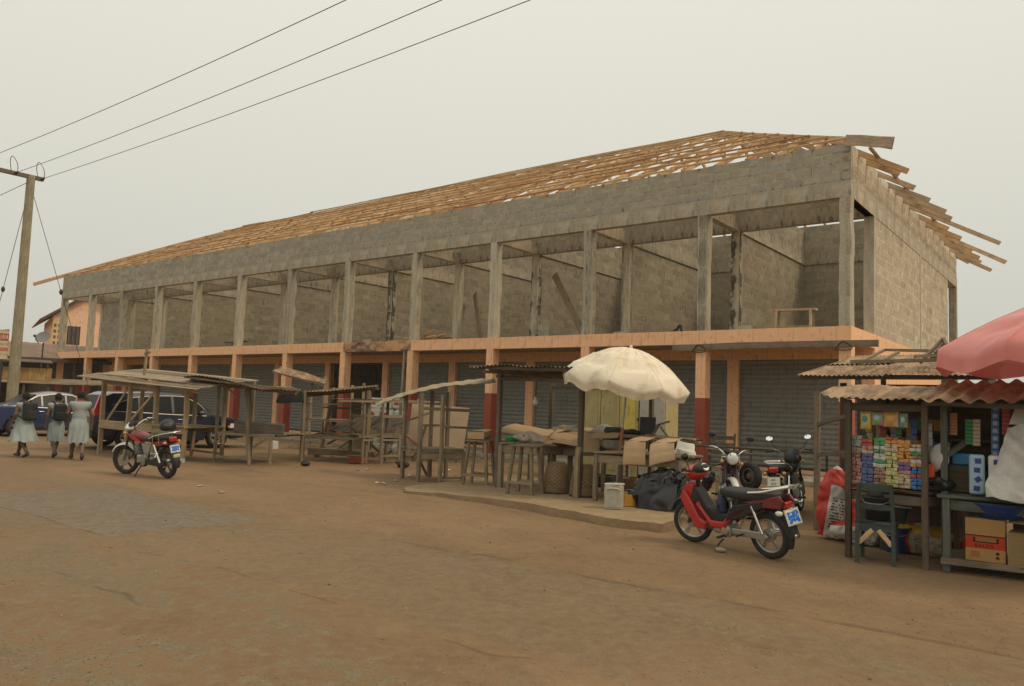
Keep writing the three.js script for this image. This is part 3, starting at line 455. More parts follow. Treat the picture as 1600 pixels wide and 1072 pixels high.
{ // stall with a sagging dark roof and a plank box on its table
  const L = gp(335, 721), R = V(-11.3, 0, 7.72), n = away(L, R).multiplyScalar(1.25), h = .70, P = (s, d = 0) => mix(L, R, s).addScaledVector(n, d);
  const t = oldStall('weathered stall with sagging dark sheet roof and long plank box on its table', [[P(0), 1.98], [P(.62, .05), 1.9, lift(P(.5, .1), 1.92)], [P(1), .68], [P(.06, 1), 2.02], [P(1.02, 1), 1.84], [P(.78, -.25), 1.9, lift(P(.52, -.05), 1.9)]],
    [over(P(-.5, -.2), 287, 585), over(P(2.0, -.1), 470, 606), over(P(2.0, 1.1), 462, 613), over(P(-.5, 1.1), 306, 597)],
    { post: .065, rails: [[lift(P(0), h), lift(P(1.05), h - .02)], [lift(P(0, 1), h), lift(P(1, 1), h)], [lift(P(0), .12), lift(P(.62), .12)], [lift(P(.9), h - .08), lift(P(.7), .42), .05], [lift(P(.1), 1.9), lift(P(.35), 1.6), .04], [lift(P(0, 0), h), lift(P(0, 1), h)], [lift(P(1, 0), h), lift(P(1, 1), h)]], tin: { sag: .09, curl: .12, pitch: .12 }, roofMat: M.rustDark });
  const [a, b, d] = rel(t, lift(P(0), h + .03), lift(P(1.06), h + .03), lift(P(0, 1), h + .03)); boards(t, a, b, d, 5, .025, M.woodGrey);
  add('plank_box', bar(...rel(t, lift(P(.26, .12), h + .19), lift(P(1.18, .06), h + .15)), .27, .07), M.woodDark[2], t); add('hanging_rag', crumple(sheet(...rel(t, lift(P(.55, .9), 1.5), lift(P(1.1, .9), 1.55), lift(P(1.0, .9), 1.86), lift(P(.6, .9), 1.9)), 10, 6), .12, 4), M.blackMatt, t);
}
{ // small high-roofed stall in the back row
  const A0 = V(-15.7, 0, 3.4), B0 = V(-14.2, 0, 2.7), n = away(A0, B0), P = (s, d = 0) => mix(A0, B0, s).addScaledVector(n, d), h = .95;
  const t = oldStall('small stall with steep brown roof and yellowish posts in the back row by shutters', [[P(.1), 2.3], [P(.95), 2.1], [P(.1, .9), 2.4], [P(.95, .9), 2.2]],
    [over(P(-.3, -.4), 425, 577).add(V(0, -.05, 0)), over(P(1.3, -.3), 508, 600), over(P(1.3, .9), 512, 593), over(P(-.2, 1), 440, 572)], { mats: [M.wood[0], M.wood[1]], post: .07, rails: [[lift(P(.1), h), lift(P(.95), h)], [lift(P(.1, .9), h), lift(P(.95, .9), h)], [lift(P(.1), .3), lift(P(.95), .3)]], roofMat: M.rust });
  const [a, b, d] = rel(t, lift(P(.05), h + .04), lift(P(1), h + .04), lift(P(.05, .9), h + .04)); boards(t, a, b, d, 4, .025, M.wood);
}
{ // stall with thin tin roof, bench at its foot
  const A0 = gp(472, 721), Bk = gp(500, 713), C0 = V(-10.6, 0, 5.3), D0 = V(-12.1, 0, 3.9), h = .62;
  const t = oldStall('rickety stall with thin grey tin roof and slanting front post', [[A0, 1.74], [Bk, 1.95, lift(V(-13.0, 0, 4.5), 1.98)], [C0, 1.9], [D0, 2.0]],
    [over(A0, 440, 614).add(V(0, 0, .1)), over(C0, 590, 600), over(D0, 585, 606).add(V(0, .0, -.2)), over(Bk, 478, 617)], { tin: { sag: .05, curl: .06 }, roofMat: M.tin, rails: [[lift(A0, h), lift(C0, h)], [lift(Bk, h + .05), lift(D0, h)], [lift(A0, 1.1), lift(C0, 1.08), .045], [lift(Bk, 1.4), lift(D0, 1.4), .045], [lift(A0, h), lift(Bk, h + .05)], [lift(A0, 1.5), lift(C0, 1.52), .04]] });
  boards(t, ...rel(t, lift(A0, h + .03), lift(C0, h + .03), lift(A0, h + .03).lerp(lift(Bk, h + .03), .5)), 3, .022, M.woodGrey);
  const Q = gp(530, 716), bn = thing('bench', 'low plank bench between the rickety stall and the collapsed roof sheet', 'bench', Q); const q0 = V(-.8, 0, .42), q1 = V(.72, 0, -.5);
  add('seat', bar(lift(q0, .22), lift(q1, .22), .05, .24), M.wood[2], bn); for (const s of [.12, .88]) { add('leg', bar(mix(q0, q1, s), lift(mix(q0, q1, s), .2), .06, .16), M.woodGrey[1], bn); } add('side_board', bar(lift(q0, .13).add(V(.06, 0, .1)), lift(q1, .13).add(V(.06, 0, .1)), .13, .025), M.wood[2], bn);
}
{ // bare frame stall with a flat top, little table legs
  const A0 = gp(565, 725), B0 = gp(594.5, 725), C0 = gp(622, 724), n = away(A0, C0).multiplyScalar(-.75), bk = s => mix(A0, C0, s).add(n.clone().multiplyScalar(-1)), h = .70;
  const t = oldStall('bare open stall frame of thin posts and rails, flat plank top', [[A0, 1.6], [B0, 1.6], [C0, h], [bk(0), 1.6], [bk(1), 1.6], [mix(A0, C0, 1.12), 1.3, lift(mix(A0, C0, 1.12), 1.3)]], null,
    { post: .06, rails: [[lift(mix(A0, C0, -.12), h), lift(mix(A0, C0, 1.2), h + .01), .07], [lift(A0, h - .09), lift(C0, h - .09), .05], [lift(B0, .2), lift(C0, .2), .05], [lift(mix(A0, C0, .45), 1.24), lift(mix(A0, C0, 1.15), 1.24), .08], [lift(bk(0), h), lift(bk(1), h)], [lift(A0, h), lift(bk(0), h)], [lift(C0, h), lift(bk(1), h)], [lift(mix(A0, bk(0), -.2), 1.25), lift(bk(0), 1.25), .05], [lift(mix(A0, C0, -.7), 1.6), lift(mix(A0, C0, 2.1), 1.66), .05, .12], [lift(bk(-.3), 1.62), lift(bk(1.8), 1.66), .04, .1], [lift(mix(A0, C0, 1.9), 1.38), lift(bk(1.15), .95), .05]] });
  boards(t, ...rel(t, lift(mix(A0, C0, -.1), h + .045), lift(mix(A0, C0, 1.15), h + .045), lift(bk(-.1), h + .045)), 4, .022, M.woodGrey);
  boards(t, ...rel(t, lift(mix(A0, C0, -.5), 1.66), lift(mix(A0, C0, 1.3), 1.68), lift(bk(-.5), 1.66)), 3, .02, M.woodGrey, 'roof_plank', .15);
}
{ // stall frame with a long pale curved mat roof reaching to the food stall
  const A0 = gp(653, 753), B0 = gp(687, 753), C0 = gp(723, 752), n = V(-.78, 0, -.3), h = .62, bk = s => mix(A0, C0, s).add(n);
  const t = oldStall('slender stall frame under a long pale warped mat roof', [[A0, 1.84], [B0, 1.82], [C0, h], [bk(0), 1.8], [bk(1), 1.9], [bk(.62), 1.9]], null,
    { post: .075, rails: [[lift(A0, h), lift(C0, h + .02), .07], [lift(A0, h - .1), lift(C0, h - .09), .12], [lift(A0, 1.52), lift(mix(A0, C0, 1.1), 1.5), .06], [lift(A0, 1.16), lift(bk(1), 1.14), .045], [lift(B0, 1.15), lift(mix(A0, C0, 1.05), 1.13), .045], [lift(A0, h), lift(bk(0), h)], [lift(C0, h), lift(bk(1), h)], [lift(bk(0), h), lift(bk(1), h)], [lift(A0, .06), lift(C0, .07), .04]] });
  boards(t, ...rel(t, lift(mix(A0, C0, -.05), h + .05), lift(mix(A0, C0, 1.05), h + .05), lift(bk(-.05), h + .05)), 4, .022, M.woodGrey);
  const r = rel(t, over(V(-8.3, 0, 7.6), 587, 625), over(V(-4.95, 0, 6.9), 775, 598), over(V(-5.4, 0, 6.0), 772, 592), over(V(-8.6, 0, 6.4), 592, 619));
  add('mat_roof', sheet(...r, 40, 10, (s, q) => -.13 * Math.pow(1 - s, 3) + .07 * Math.sin(Math.PI * s) + .03 * fbm(s * 9, q * 3, 3) + .008 * Math.sin(s * 190), .018), mat(.50, .39, .24, { map: T.grain }), t);
}
// heap behind the frames: collapsed roof sheet, leaning plywood, bags of goods against the gate
{ const P = V(-12.3, 0, 3.1), t = thing('collapsed_roof', 'dark rusty roof sheet collapsed to the ground on broken poles', 'roof sheet', P);
  add('sheet_half', sheet(V(-1.45, .72, .95), V(.4, .55, -.15), V(.2, 1.22, -.75), V(-1.0, 1.14, .35), 30, 8, (s, q) => .03 * Math.sin(s * 70) + .1 * (fbm(s * 4, q * 3, 2) - .5), .008), mat(.16, .12, .09, { map: T.grain }), t);  // dark rust colour, taken darker still to paint in the underside's deep shadow
  add('sheet_half', sheet(V(.0, .42, .1), V(2.1, .02, -1.0), V(2.0, .8, -1.45), V(-.3, 1.18, -.5), 30, 8, (s, q) => .03 * Math.sin(s * 70) + .12 * (fbm(s * 4, q * 3 + 5, 2) - .5), .008), M.woodDark[2], t);
  for (const [a, b] of [[V(-1.3, 0, .9), V(-.2, 1.2, -.1)], [V(-.6, .85, .8), V(.3, 0, .2)], [V(.2, 0, .3), V(1.3, .9, -.8)], [V(1.8, 0, -.9), V(.9, 1.0, -.9)], [V(-1.5, .3, .9), V(-.7, .9, .2)]]) add('pole', bar(a, b, .06, .05), pick(M.woodDark), t);
  add('torn_cloth', crumple(sheet(V(-.9, .02, .75), V(.05, .02, .5), V(-.1, .85, .3), V(-.7, .8, .45), 16, 12), .25, 4), mat(.19, .14, .075, { map: T.cloth }), t);
  add('torn_cloth', crumple(sheet(V(.45, .05, .1), V(.8, .1, -.1), V(.7, .5, -.2), V(.4, .55, 0), 10, 10), .2, 5), mat(.55, .52, .46, { map: T.cloth }), t);
}
{ const p = gp(660, 716), q = thing('plywood_sheet', 'brown plywood panel leaning behind the slender stall frame', 'panel', V(-10.2, 0, 3.0)); 
  add('panel', sheet(V(-.75, .3, .5), V(.62, .26, -.35), V(.5, 1.52, -.72), V(-.95, 1.6, .15), 6, 6, (s, u) => .03 * Math.sin(3 * s), .014), mat(.47, .33, .21, { map: T.cardb }), q); add('prop', bar(V(-.4, .0, .55), V(-.3, 1.0, .2), .06, .05), M.woodDark[0], q); add('prop', bar(V(.5, 0, -.2), V(.3, .9, -.5), .06, .05), M.woodDark[0], q);
  const d = thing('broken_plank', 'split orange plank leaning over the table of the slender stall', 'plank', V(-7.6, 0, 6.4)); add('plank', bar(V(-.55, .98, .2), V(.35, .5, .12), .16, .03), M.wood[0], d); add('torn_edge', bar(V(-.35, .98, .24), V(.5, .48, .16), .03, .03), M.maroon, d); add('prop', bar(V(.2, 0, -.1), V(-.1, .72, .1), .05, .05), M.woodDark[1], d); }
{ const cols = [[.72, .70, .64], [.76, .74, .69], [.68, .66, .6]], rows = 4; const tx = tex(128, 64, (x, y) => { const r = (x > .12 && x < .62 && y > .38 && y < .72) && fbm(x * 22, y * 10, 2, 0, 0, 201) > .36; const w = .82 + .15 * (fbm(x * 8, y * 8, 3, 0, 0, 202) - .5); return r ? [.5, .05, .04] : [w, w * .98, w * .92]; });
  const ms = cols.map(c => mat(...c, { map: tx })), ml = cols.map(c => mat(...c, { map: T.cloth })); const g0 = new RoundedBoxGeometry(.62, .42, .42, 3, .09);
  for (let r = 0; r < rows; r++) for (let i = 0; i < 4; i++) { const o = one('goods_bag', g0.clone(), (i + r) % 3 === 1 ? pick(ml) : pick(ms), 'plump white bag with red print stacked against the barred gate', 'bag', 'white and red bags by the gate'); crumple(o.geometry, .06, 5, r * 5 + i); o.position.set(-16.9 + i * .64 + rr(-.03, .03), .31 + r * .41, -.75 + i * -.05 + rr(-.04, .04)); o.rotation.y = rr(-.12, .12); } }
{ const o = thing('leaning_pole', 'thin pale pole standing upright against the salmon column by smoke stain', 'pole', V(-14.35, 0, .55)); add('pole', [rod(V(0, 0, 0), V(.03, 1.9, -.02), .055, .05), rod(V(.03, 1.9, -.02), V(-.12, 3.55, -.2), .045, .04)], M.woodGrey[0], o); add('tie', bar(V(-.25, 3.42, -.18), V(.1, 3.4, -.15), .06, .05), M.woodDark[2], o); }
// ---------------------------------------------------------------- concrete pad with the food stall
{ const pts = [[640, 760], [632, 769], [700, 777], [820, 797], [905, 812], [965, 824], [1035, 832], [1062, 818], [1064, 800]].map(([u, v]) => gp(u, v)), s = [[-6.4, 5.2], ...pts.map(p => [p.x, p.z]), [-.35, 6.6], [-.9, 4.6]];
  const dens = []; for (let i = 0; i < s.length; i++) { const a = s[i], b = s[(i + 1) % s.length]; for (let k = 0; k < 8; k++) { const t = k / 8; dens.push([a[0] + (b[0] - a[0]) * t + .1 * (fbm(i * 4 + t * 4, 1, 3) - .5), -(a[1] + (b[1] - a[1]) * t + .2 * (fbm(i * 4 + t * 4, 7, 3) - .5))]); } }
  const g = extr(dens, .14, .02).rotateX(-Math.PI / 2).translate(0, .045, 0); const p = g.attributes.position; for (let i = 0; i < p.count; i++) { const k = sstep(-6.4, -2.5, p.getX(i)); p.setY(i, p.getY(i) < .02 ? -.05 : .012 + .10 * k + .012 * (fbm(p.getX(i) * 3, p.getZ(i) * 3, 2) - .5)); } g.computeVertexNormals();
  const c = struct('concrete_pad', toCreasedNormals(uvBox(g, 0, 0, 'w'), .9), mat(.40, .275, .15, { map: T.dust, bumpMap: T.bump, bumpScale: .02 })); }
const padY = x => .012 + .10 * sstep(-6.4, -2.5, x); const gpp = (u, v) => { let p = gp(u, v, .06); p = gp(u, v, padY(p.x)); return p; };
{ const A0 = gpp(776, 761), B0 = gpp(905, 777), t = thing('food_stall', 'dark posted food stall under a wide rusty tin roof on the concrete pad', 'stall', mix(A0, B0, .5)), n = V(-.15, 0, -2.0), C0 = B0.clone().add(V(.35, 0, -1.9)), D0 = A0.clone().add(n), m = M.woodDark;
  for (const [p, h] of [[A0, 2.2], [B0, 2.06], [C0, 2.0], [D0, 2.1]]) { const [a] = rel(t, p); leg(t, a, lift(a, h), .085, pick(m), 'post'); }
  add('post_foot', bar(rel(t, B0)[0].add(V(-.02, 0, .06)), lift(rel(t, B0)[0].add(V(.0, 0, .06)), .86), .10, .07), M.woodGrey[0], t);
  const r = rel(t, over(A0, 742, 569).add(V(0, 0, .2)), over(B0, 906, 572).add(V(0, 0, .2)), over(C0, 925, 598).add(V(0, .0, -.2)), over(D0, 770, 584).add(V(0, .0, -.2)));
  add('roof_sheet', tinSheet(r[0], r[1], r[2], r[3], { sag: .06, curl: .05, pitch: .1, amp: .014 }), M.rustDark, t);
  for (const s of [.06, .5, .94]) add('roof_batten', bar(mix(r[0], r[3], s).add(V(0, -.05, 0)), mix(r[1], r[2], s).add(V(0, -.05, 0)), .06, .05), pick(m), t);
  const [a, b, c, d] = rel(t, A0, B0, C0, D0); add('rail', bar(lift(a, 2.1), lift(b, 2.0), .06, .04), m[0], t); add('rail', bar(lift(d, 2.02), lift(c, 1.95), .06, .04), m[1], t); add('rail', bar(lift(b, 1.95), lift(c, 1.95), .05, .04), m[1], t);
  const lb = thing('light_bulb', 'white bulb hanging from the food stall rail', 'bulb', A0.clone().add(V(.5, 1.72, -.5))); add('bulb', lathe([[0, -.11], [.04, -.1], [.055, -.06], [.045, -.01], [.025, .02], [.022, .06], [0, .062]], 14), mat(.75, .73, .68, { roughness: .4 }), lb); add('flex', rod(V(0, .06, 0), V(.02, .36, 0), .006, .006, 5), M.black, lb);
}
// tables of the food stall
const tA = table('food_table', 'heavy grey wooden table under flattened cardboard at the stall end', gpp(776, 761).add(V(.1, 0, .02)), gpp(776, 761).add(V(1.05, 0, .0)), 1.0, .86, { leg: .09, apron: .14, n: 5, group: 'tables of the food stall' });
const tB = table('food_table', 'grey table draped with purple cloth between two dark posts', V(-3.85, padY(-3.85), 6.45), V(-2.75, padY(-2.75), 6.4), 1.0, .8, { leg: .07, apron: .14, group: 'tables of the food stall' });
const CL = gpp(930, 782), CR = gp(1060, 717, .9).setY(padY(-1.1));
const tC = table('food_table', 'pale grey table with bowls and timber offcuts under the white umbrella', CL, CR, .95, .80, { leg: .075, apron: .13, group: 'tables of the food stall' });
{ const cl = one('purple_cloth', crumple(sheet(V(-3.95, .91, 6.62), V(-2.7, .91, 6.56), V(-2.75, .93, 5.7), V(-3.95, .93, 5.7), 20, 12), .03, 5), mat(.09, .06, .2, { map: T.cloth }), 'purple plastic cloth laid on the middle food table', 'cloth'); }
const flat = (label, pos, w, d, turn, tilt, m, group = 'cardboard on the food tables') => { const g = sheet(V(-w / 2, 0, d / 2), V(w / 2, 0, d / 2), V(w / 2, 0, -d / 2), V(-w / 2, 0, -d / 2), 16, 8, (s, t) => .05 * (fbm(s * 2.3 + w, t * 2 + d, 2) - .5) + .05 * Math.abs(s - .5) * (w > .6 ? 1 : .3), .008); const o = one('cardboard_sheet', g, m, label, 'cardboard', group); o.position.copy(pos); o.rotation.set(tilt, turn, rr(-.12, .12), 'YXZ'); return o; };
flat('wide buckled cardboard sheet lying over the table at the stall end', V(-4.7, 1.12, 6.2), 1.1, .8, .1, .18, M.card[0]); flat('grey brown cardboard sheet propped up beside the green bag', V(-4.2, 1.14, 5.9), .8, .75, -.5, .35, M.woodGrey[1]);
flat('folded cardboard sheet leaning over the purple cloth table', V(-3.65, 1.06, 6.15), .75, .6, .3, .3, M.card[1]); flat('small tilted cardboard flap beside the right stall post', V(-3.15, 1.04, 6.3), .55, .5, -.3, .45, M.card[0]); flat('torn cardboard strip behind the right stall post', V(-2.75, 1.03, 6.25), .5, .4, .2, .5, M.card[1]);
flat('dark cardboard lid at the back of the purple cloth table', V(-3.9, 1.12, 5.6), .7, .5, .8, .4, M.woodDark[2]);
for (const [lab, x, y, z, w, d, tu, ti, m] of [['small folded cardboard piece at the near edge of the stall end table', -4.75, .98, 6.55, .5, .35, .5, .2, 1], ['curled cardboard strip between the grey bag and the purple cloth', -3.95, .99, 6.5, .6, .35, -.4, .35, 0], ['flattened carton lying on the purple cloth', -3.45, .97, 6.5, .55, .45, .2, .12, 2], ['dark flattened carton propped behind the purple cloth', -3.4, 1.1, 5.85, .7, .55, -.2, .5, 1], ['cardboard sheet standing up against the right stall post', -2.98, 1.02, 6.55, .38, .5, .6, .9, 0], ['bent carton flap over the bowls', -2.5, 1.16, 6.75, .5, .35, .3, .25, 1]]) flat(lab, V(x, y, z), w, d, tu, ti, [M.card[0], M.card[1], M.card[2]][m]);
for (const [lab, x, z, c] of [['dark cooking pot under the purple cloth table', -3.2, 5.6, [.03, .03, .03]], ['brown cooking pot on the pad behind the upturned basket', -2.6, 5.7, [.2, .12, .07]]]) { const k = one('cooking_pot', lathe([[0, 0], [.16, 0], [.2, .08], [.19, .2], [.205, .22], [.18, .22], [.17, .1], [0, .05]], 22), mat(...c, { roughness: .5 }), lab, 'pot'); k.position.set(x, padY(x), z); }
{ const o = one('plastic_bag', bundle(.15, .09, .13, .03, .02, 5, 2), pmat(.02, .28, .09, { roughness: .45 }), 'crumpled green plastic bag on the table at the stall end', 'bag'); o.position.set(-4.72, .9, 6.72);
  const q = one('plastic_bag', bundle(.3, .12, .2, .045, .02, 8, 2.2), mat(.46, .40, .32, { roughness: .6 }), 'crumpled pale grey plastic bag sagging over the table edge', 'bag'); q.position.set(-4.28, .9, 6.72); q.rotation.y = .2;
  const k = thing('covered_pot', 'grey covered cooking pot with peaked lid on the purple table', 'pot', V(-3.15, .92, 5.75)); add('pot', lathe([[0, 0], [.26, .01], [.28, .1], [.28, .22], [.25, .22]], 24), mat(.16, .155, .15, { roughness: .6 }), k); add('lid', lathe([[.31, .21], [.31, .24], [.18, .36], [.06, .42], [0, .43]], 24), mat(.33, .30, .28, { roughness: .8, map: T.dust }), k); }
{ // carton on the tall stool, tall stools
  const stool = (label, P, h, w, ty) => { const t = thing('tall_stool', label, 'stool', P, ty, 'tall stools at the food stall'), m = M.woodGrey; for (const [x, z] of [[-1, 1], [1, 1], [1, -1], [-1, -1]]) leg(t, V(x * w * .62, 0, z * w * .5), V(x * w * .42, h, z * w * .36), .055, pick(m)); boards(t, V(-w * .6, h, w * .5), V(w * .6, h, w * .5), V(-w * .6, h, -w * .5), 3, .03, m, 'seat_board'); for (const z of [-1, 1]) add('foot_rest', bar(V(-w * .62, .2, z * w * .48), V(w * .62, .2, z * w * .48), .045, .06), pick(m), t); return t; };
  const p1 = gpp(748, 757), s1 = stool('tall grey wooden stool carrying an open brown carton', p1, .88, .42, .3), p2 = gpp(820, 771), s2 = stool('tall grey wooden stool with empty seat before the stall table', p2, .84, .40, .15);
  const c = thing('carton', 'open brown carton lying on the tall stool', 'carton', p1.clone().add(V(-.02, .9, .05)), .35); add('body', uvBox(new RoundedBoxGeometry(.36, .15, .3, 2, .01).translate(0, .085, 0)), M.card[0], c); add('flap', sheet(V(-.19, .165, .16), V(.22, .16, .15), V(.24, .2, -.16), V(-.19, .17, -.15), 6, 4, s => .02 * Math.sin(3 * s)), M.card[2], c); add('flap', sheet(V(.181, .02, .14), V(.2, .02, -.14), V(.3, .12, -.14), V(.28, .12, .14), 4, 4), M.card[1], c);
}
{ // woven baskets upside down under the table
  const T2 = tex(256, 128, (x, y) => { const u = Math.floor(x * 30), v = y * 34, k = Math.sin((v + u) * Math.PI); return .5 + .22 * k * Math.abs(Math.sin(x * 30 * Math.PI)) + .3 * (fbm(x * 8, y * 8, 3, 8, 8, 77) - .5); });
  const m = mat(.36, .235, .115, { map: T2, bumpMap: T2, bumpScale: .012 });
  for (const [u, v, k, lab] of [[869, 770, 1, 'brown woven basket turned upside down beside the stall post'], [911, 775, .98, 'brown woven basket half hidden behind the stall post']]) { const t = thing('woven_basket', lab, 'basket', gpp(u, v), rr(0, 3), 'woven baskets under the tables'); add('wall', lathe([[.24 * k, .0], [.255 * k, .03], [.245 * k, .12], [.225 * k, .3], [.19 * k, .48], [.15 * k, .55], [0, .555]], 30), m, t); add('rim', new THREE.TorusGeometry(.245 * k, .018, 6, 30).rotateX(Math.PI / 2).translate(0, .03, 0), M.woodDark[0], t); for (let i = 0; i < 3; i++) add('band', new THREE.TorusGeometry((.238 - .02 * i) * k, .008, 5, 30).rotateX(Math.PI / 2).translate(0, .13 + .13 * i, 0), M.wood[2], t); }
}
{ const t = thing('jerrycan', 'off-white plastic jerrycan with its top cut off on the concrete pad', 'jerrycan', gpp(959, 795), .4); // square can, open top
  const g = new RoundedBoxGeometry(.29, .38, .22, 4, .05), p = g.attributes.position; for (let i = 0; i < p.count; i++) if (p.getY(i) > .12) p.setY(i, p.getY(i) + .02 * Math.sin(p.getX(i) * 22)); add('body', g.translate(0, .19, 0), mat(.52, .48, .38, { roughness: .5, map: T.dust }), t); add('rim', tube([V(-.12, .37, -.09), V(.12, .38, -.09), V(.13, .385, .08), V(-.12, .375, .09)], .012, 30, 6, true), mat(.5, .46, .37), t); add('base_ring', new RoundedBoxGeometry(.28, .03, .21, 2, .01).translate(0, .02, 0), mat(.4, .36, .27), t); add('handle', tube([V(-.1, .3, .11), V(-.05, .32, .13), V(.06, .32, .13), V(.11, .3, .11)], .011, 14, 6), mat(.5, .46, .36), t);
  const k = thing('oil_tin', 'small yellow tin standing between the jerrycan and the black tarpaulin', 'tin', gpp(985, 791)); add('body', lathe([[0, 0], [.1, 0], [.105, .012], [.1, .02], [.1, .09], [.103, .095], [.1, .1], [.1, .18], [.104, .19], [.09, .19], [.088, .18], [0, .178]], 24), pmat(.62, .30, .03, { roughness: .4, clearcoat: .4 }), k); add('handle', tube([V(-.1, .17, 0), V(-.08, .25, .03), V(.08, .25, .03), V(.1, .17, 0)], .005, 14, 5), M.alloy, k);
  const b = thing('tarpaulin_bundle', 'shiny black plastic tarpaulin heaped under the umbrella table', 'tarpaulin', gpp(1030, 797).add(V(0, 0, -.3))); add('plastic', nets((x, y, z) => { const d = smin(smin(ell(x, y, z, [.0, .3, 0], [.5, .34, .3]), ell(x, y, z, [.42, .45, -.05], [.3, .22, .25]), .1), ell(x, y, z, [-.35, .18, .05], [.25, .22, .26]), .1); return Math.max(d + .13 * n3(x * 6, y * 5, z * 6, 3) + .15 * Math.abs(n3(x * 10, y * 7, z * 10, 8)) + .09 * Math.abs(n3(x * 21, y * 17, z * 21, 12)) - .03, -y + .003); }, V(-.8, -.05, -.5), V(.9, .8, .5), .018), pmat(.010, .010, .011, { roughness: .28 }), b); add('loose_fold', crumple(sheet(V(-.35, .0, .42), V(.3, .0, .4), V(.2, .4, .3), V(-.3, .35, .33), 16, 10), .13, 6), pmat(.018, .018, .02, { roughness: .35 }), b);
  const s = thing('white_sack', 'white woven sack standing open at the table end', 'sack', atZ(1081, 745, 6.75).setY(.1), .3); add('sack', nets((x, y, z) => { const r = .22 + .03 * Math.sin(y * 5), k = Math.pow(Math.pow(Math.abs((x + .12 * y) / (r * (1.15 - .45 * y))), 2.6) + Math.pow(Math.abs(z / r), 2.6), 1 / 2.6); return Math.max((k - 1) * .15 + .05 * n3(x * 9, y * 7, z * 9, 4), y - .9 + .12 * x, -y); }, V(-.45, -.05, -.3), V(.4, 1.02, .3), .024), mat(.74, .70, .62, { map: T.cloth, roughness: .7 }), s); add('folded_mouth', crumple(sheet(V(-.3, .84, .1), V(.06, .78, .12), V(-.02, .98, -.02), V(-.22, 1.04, 0), 12, 8), .1, 7), mat(.74, .70, .62, { map: T.cloth }), s); add('yellow_patch', new RoundedBoxGeometry(.1, .22, .02, 2, .008).rotateZ(.1).translate(-.28, .62, .12), mat(.7, .5, .02), s); }
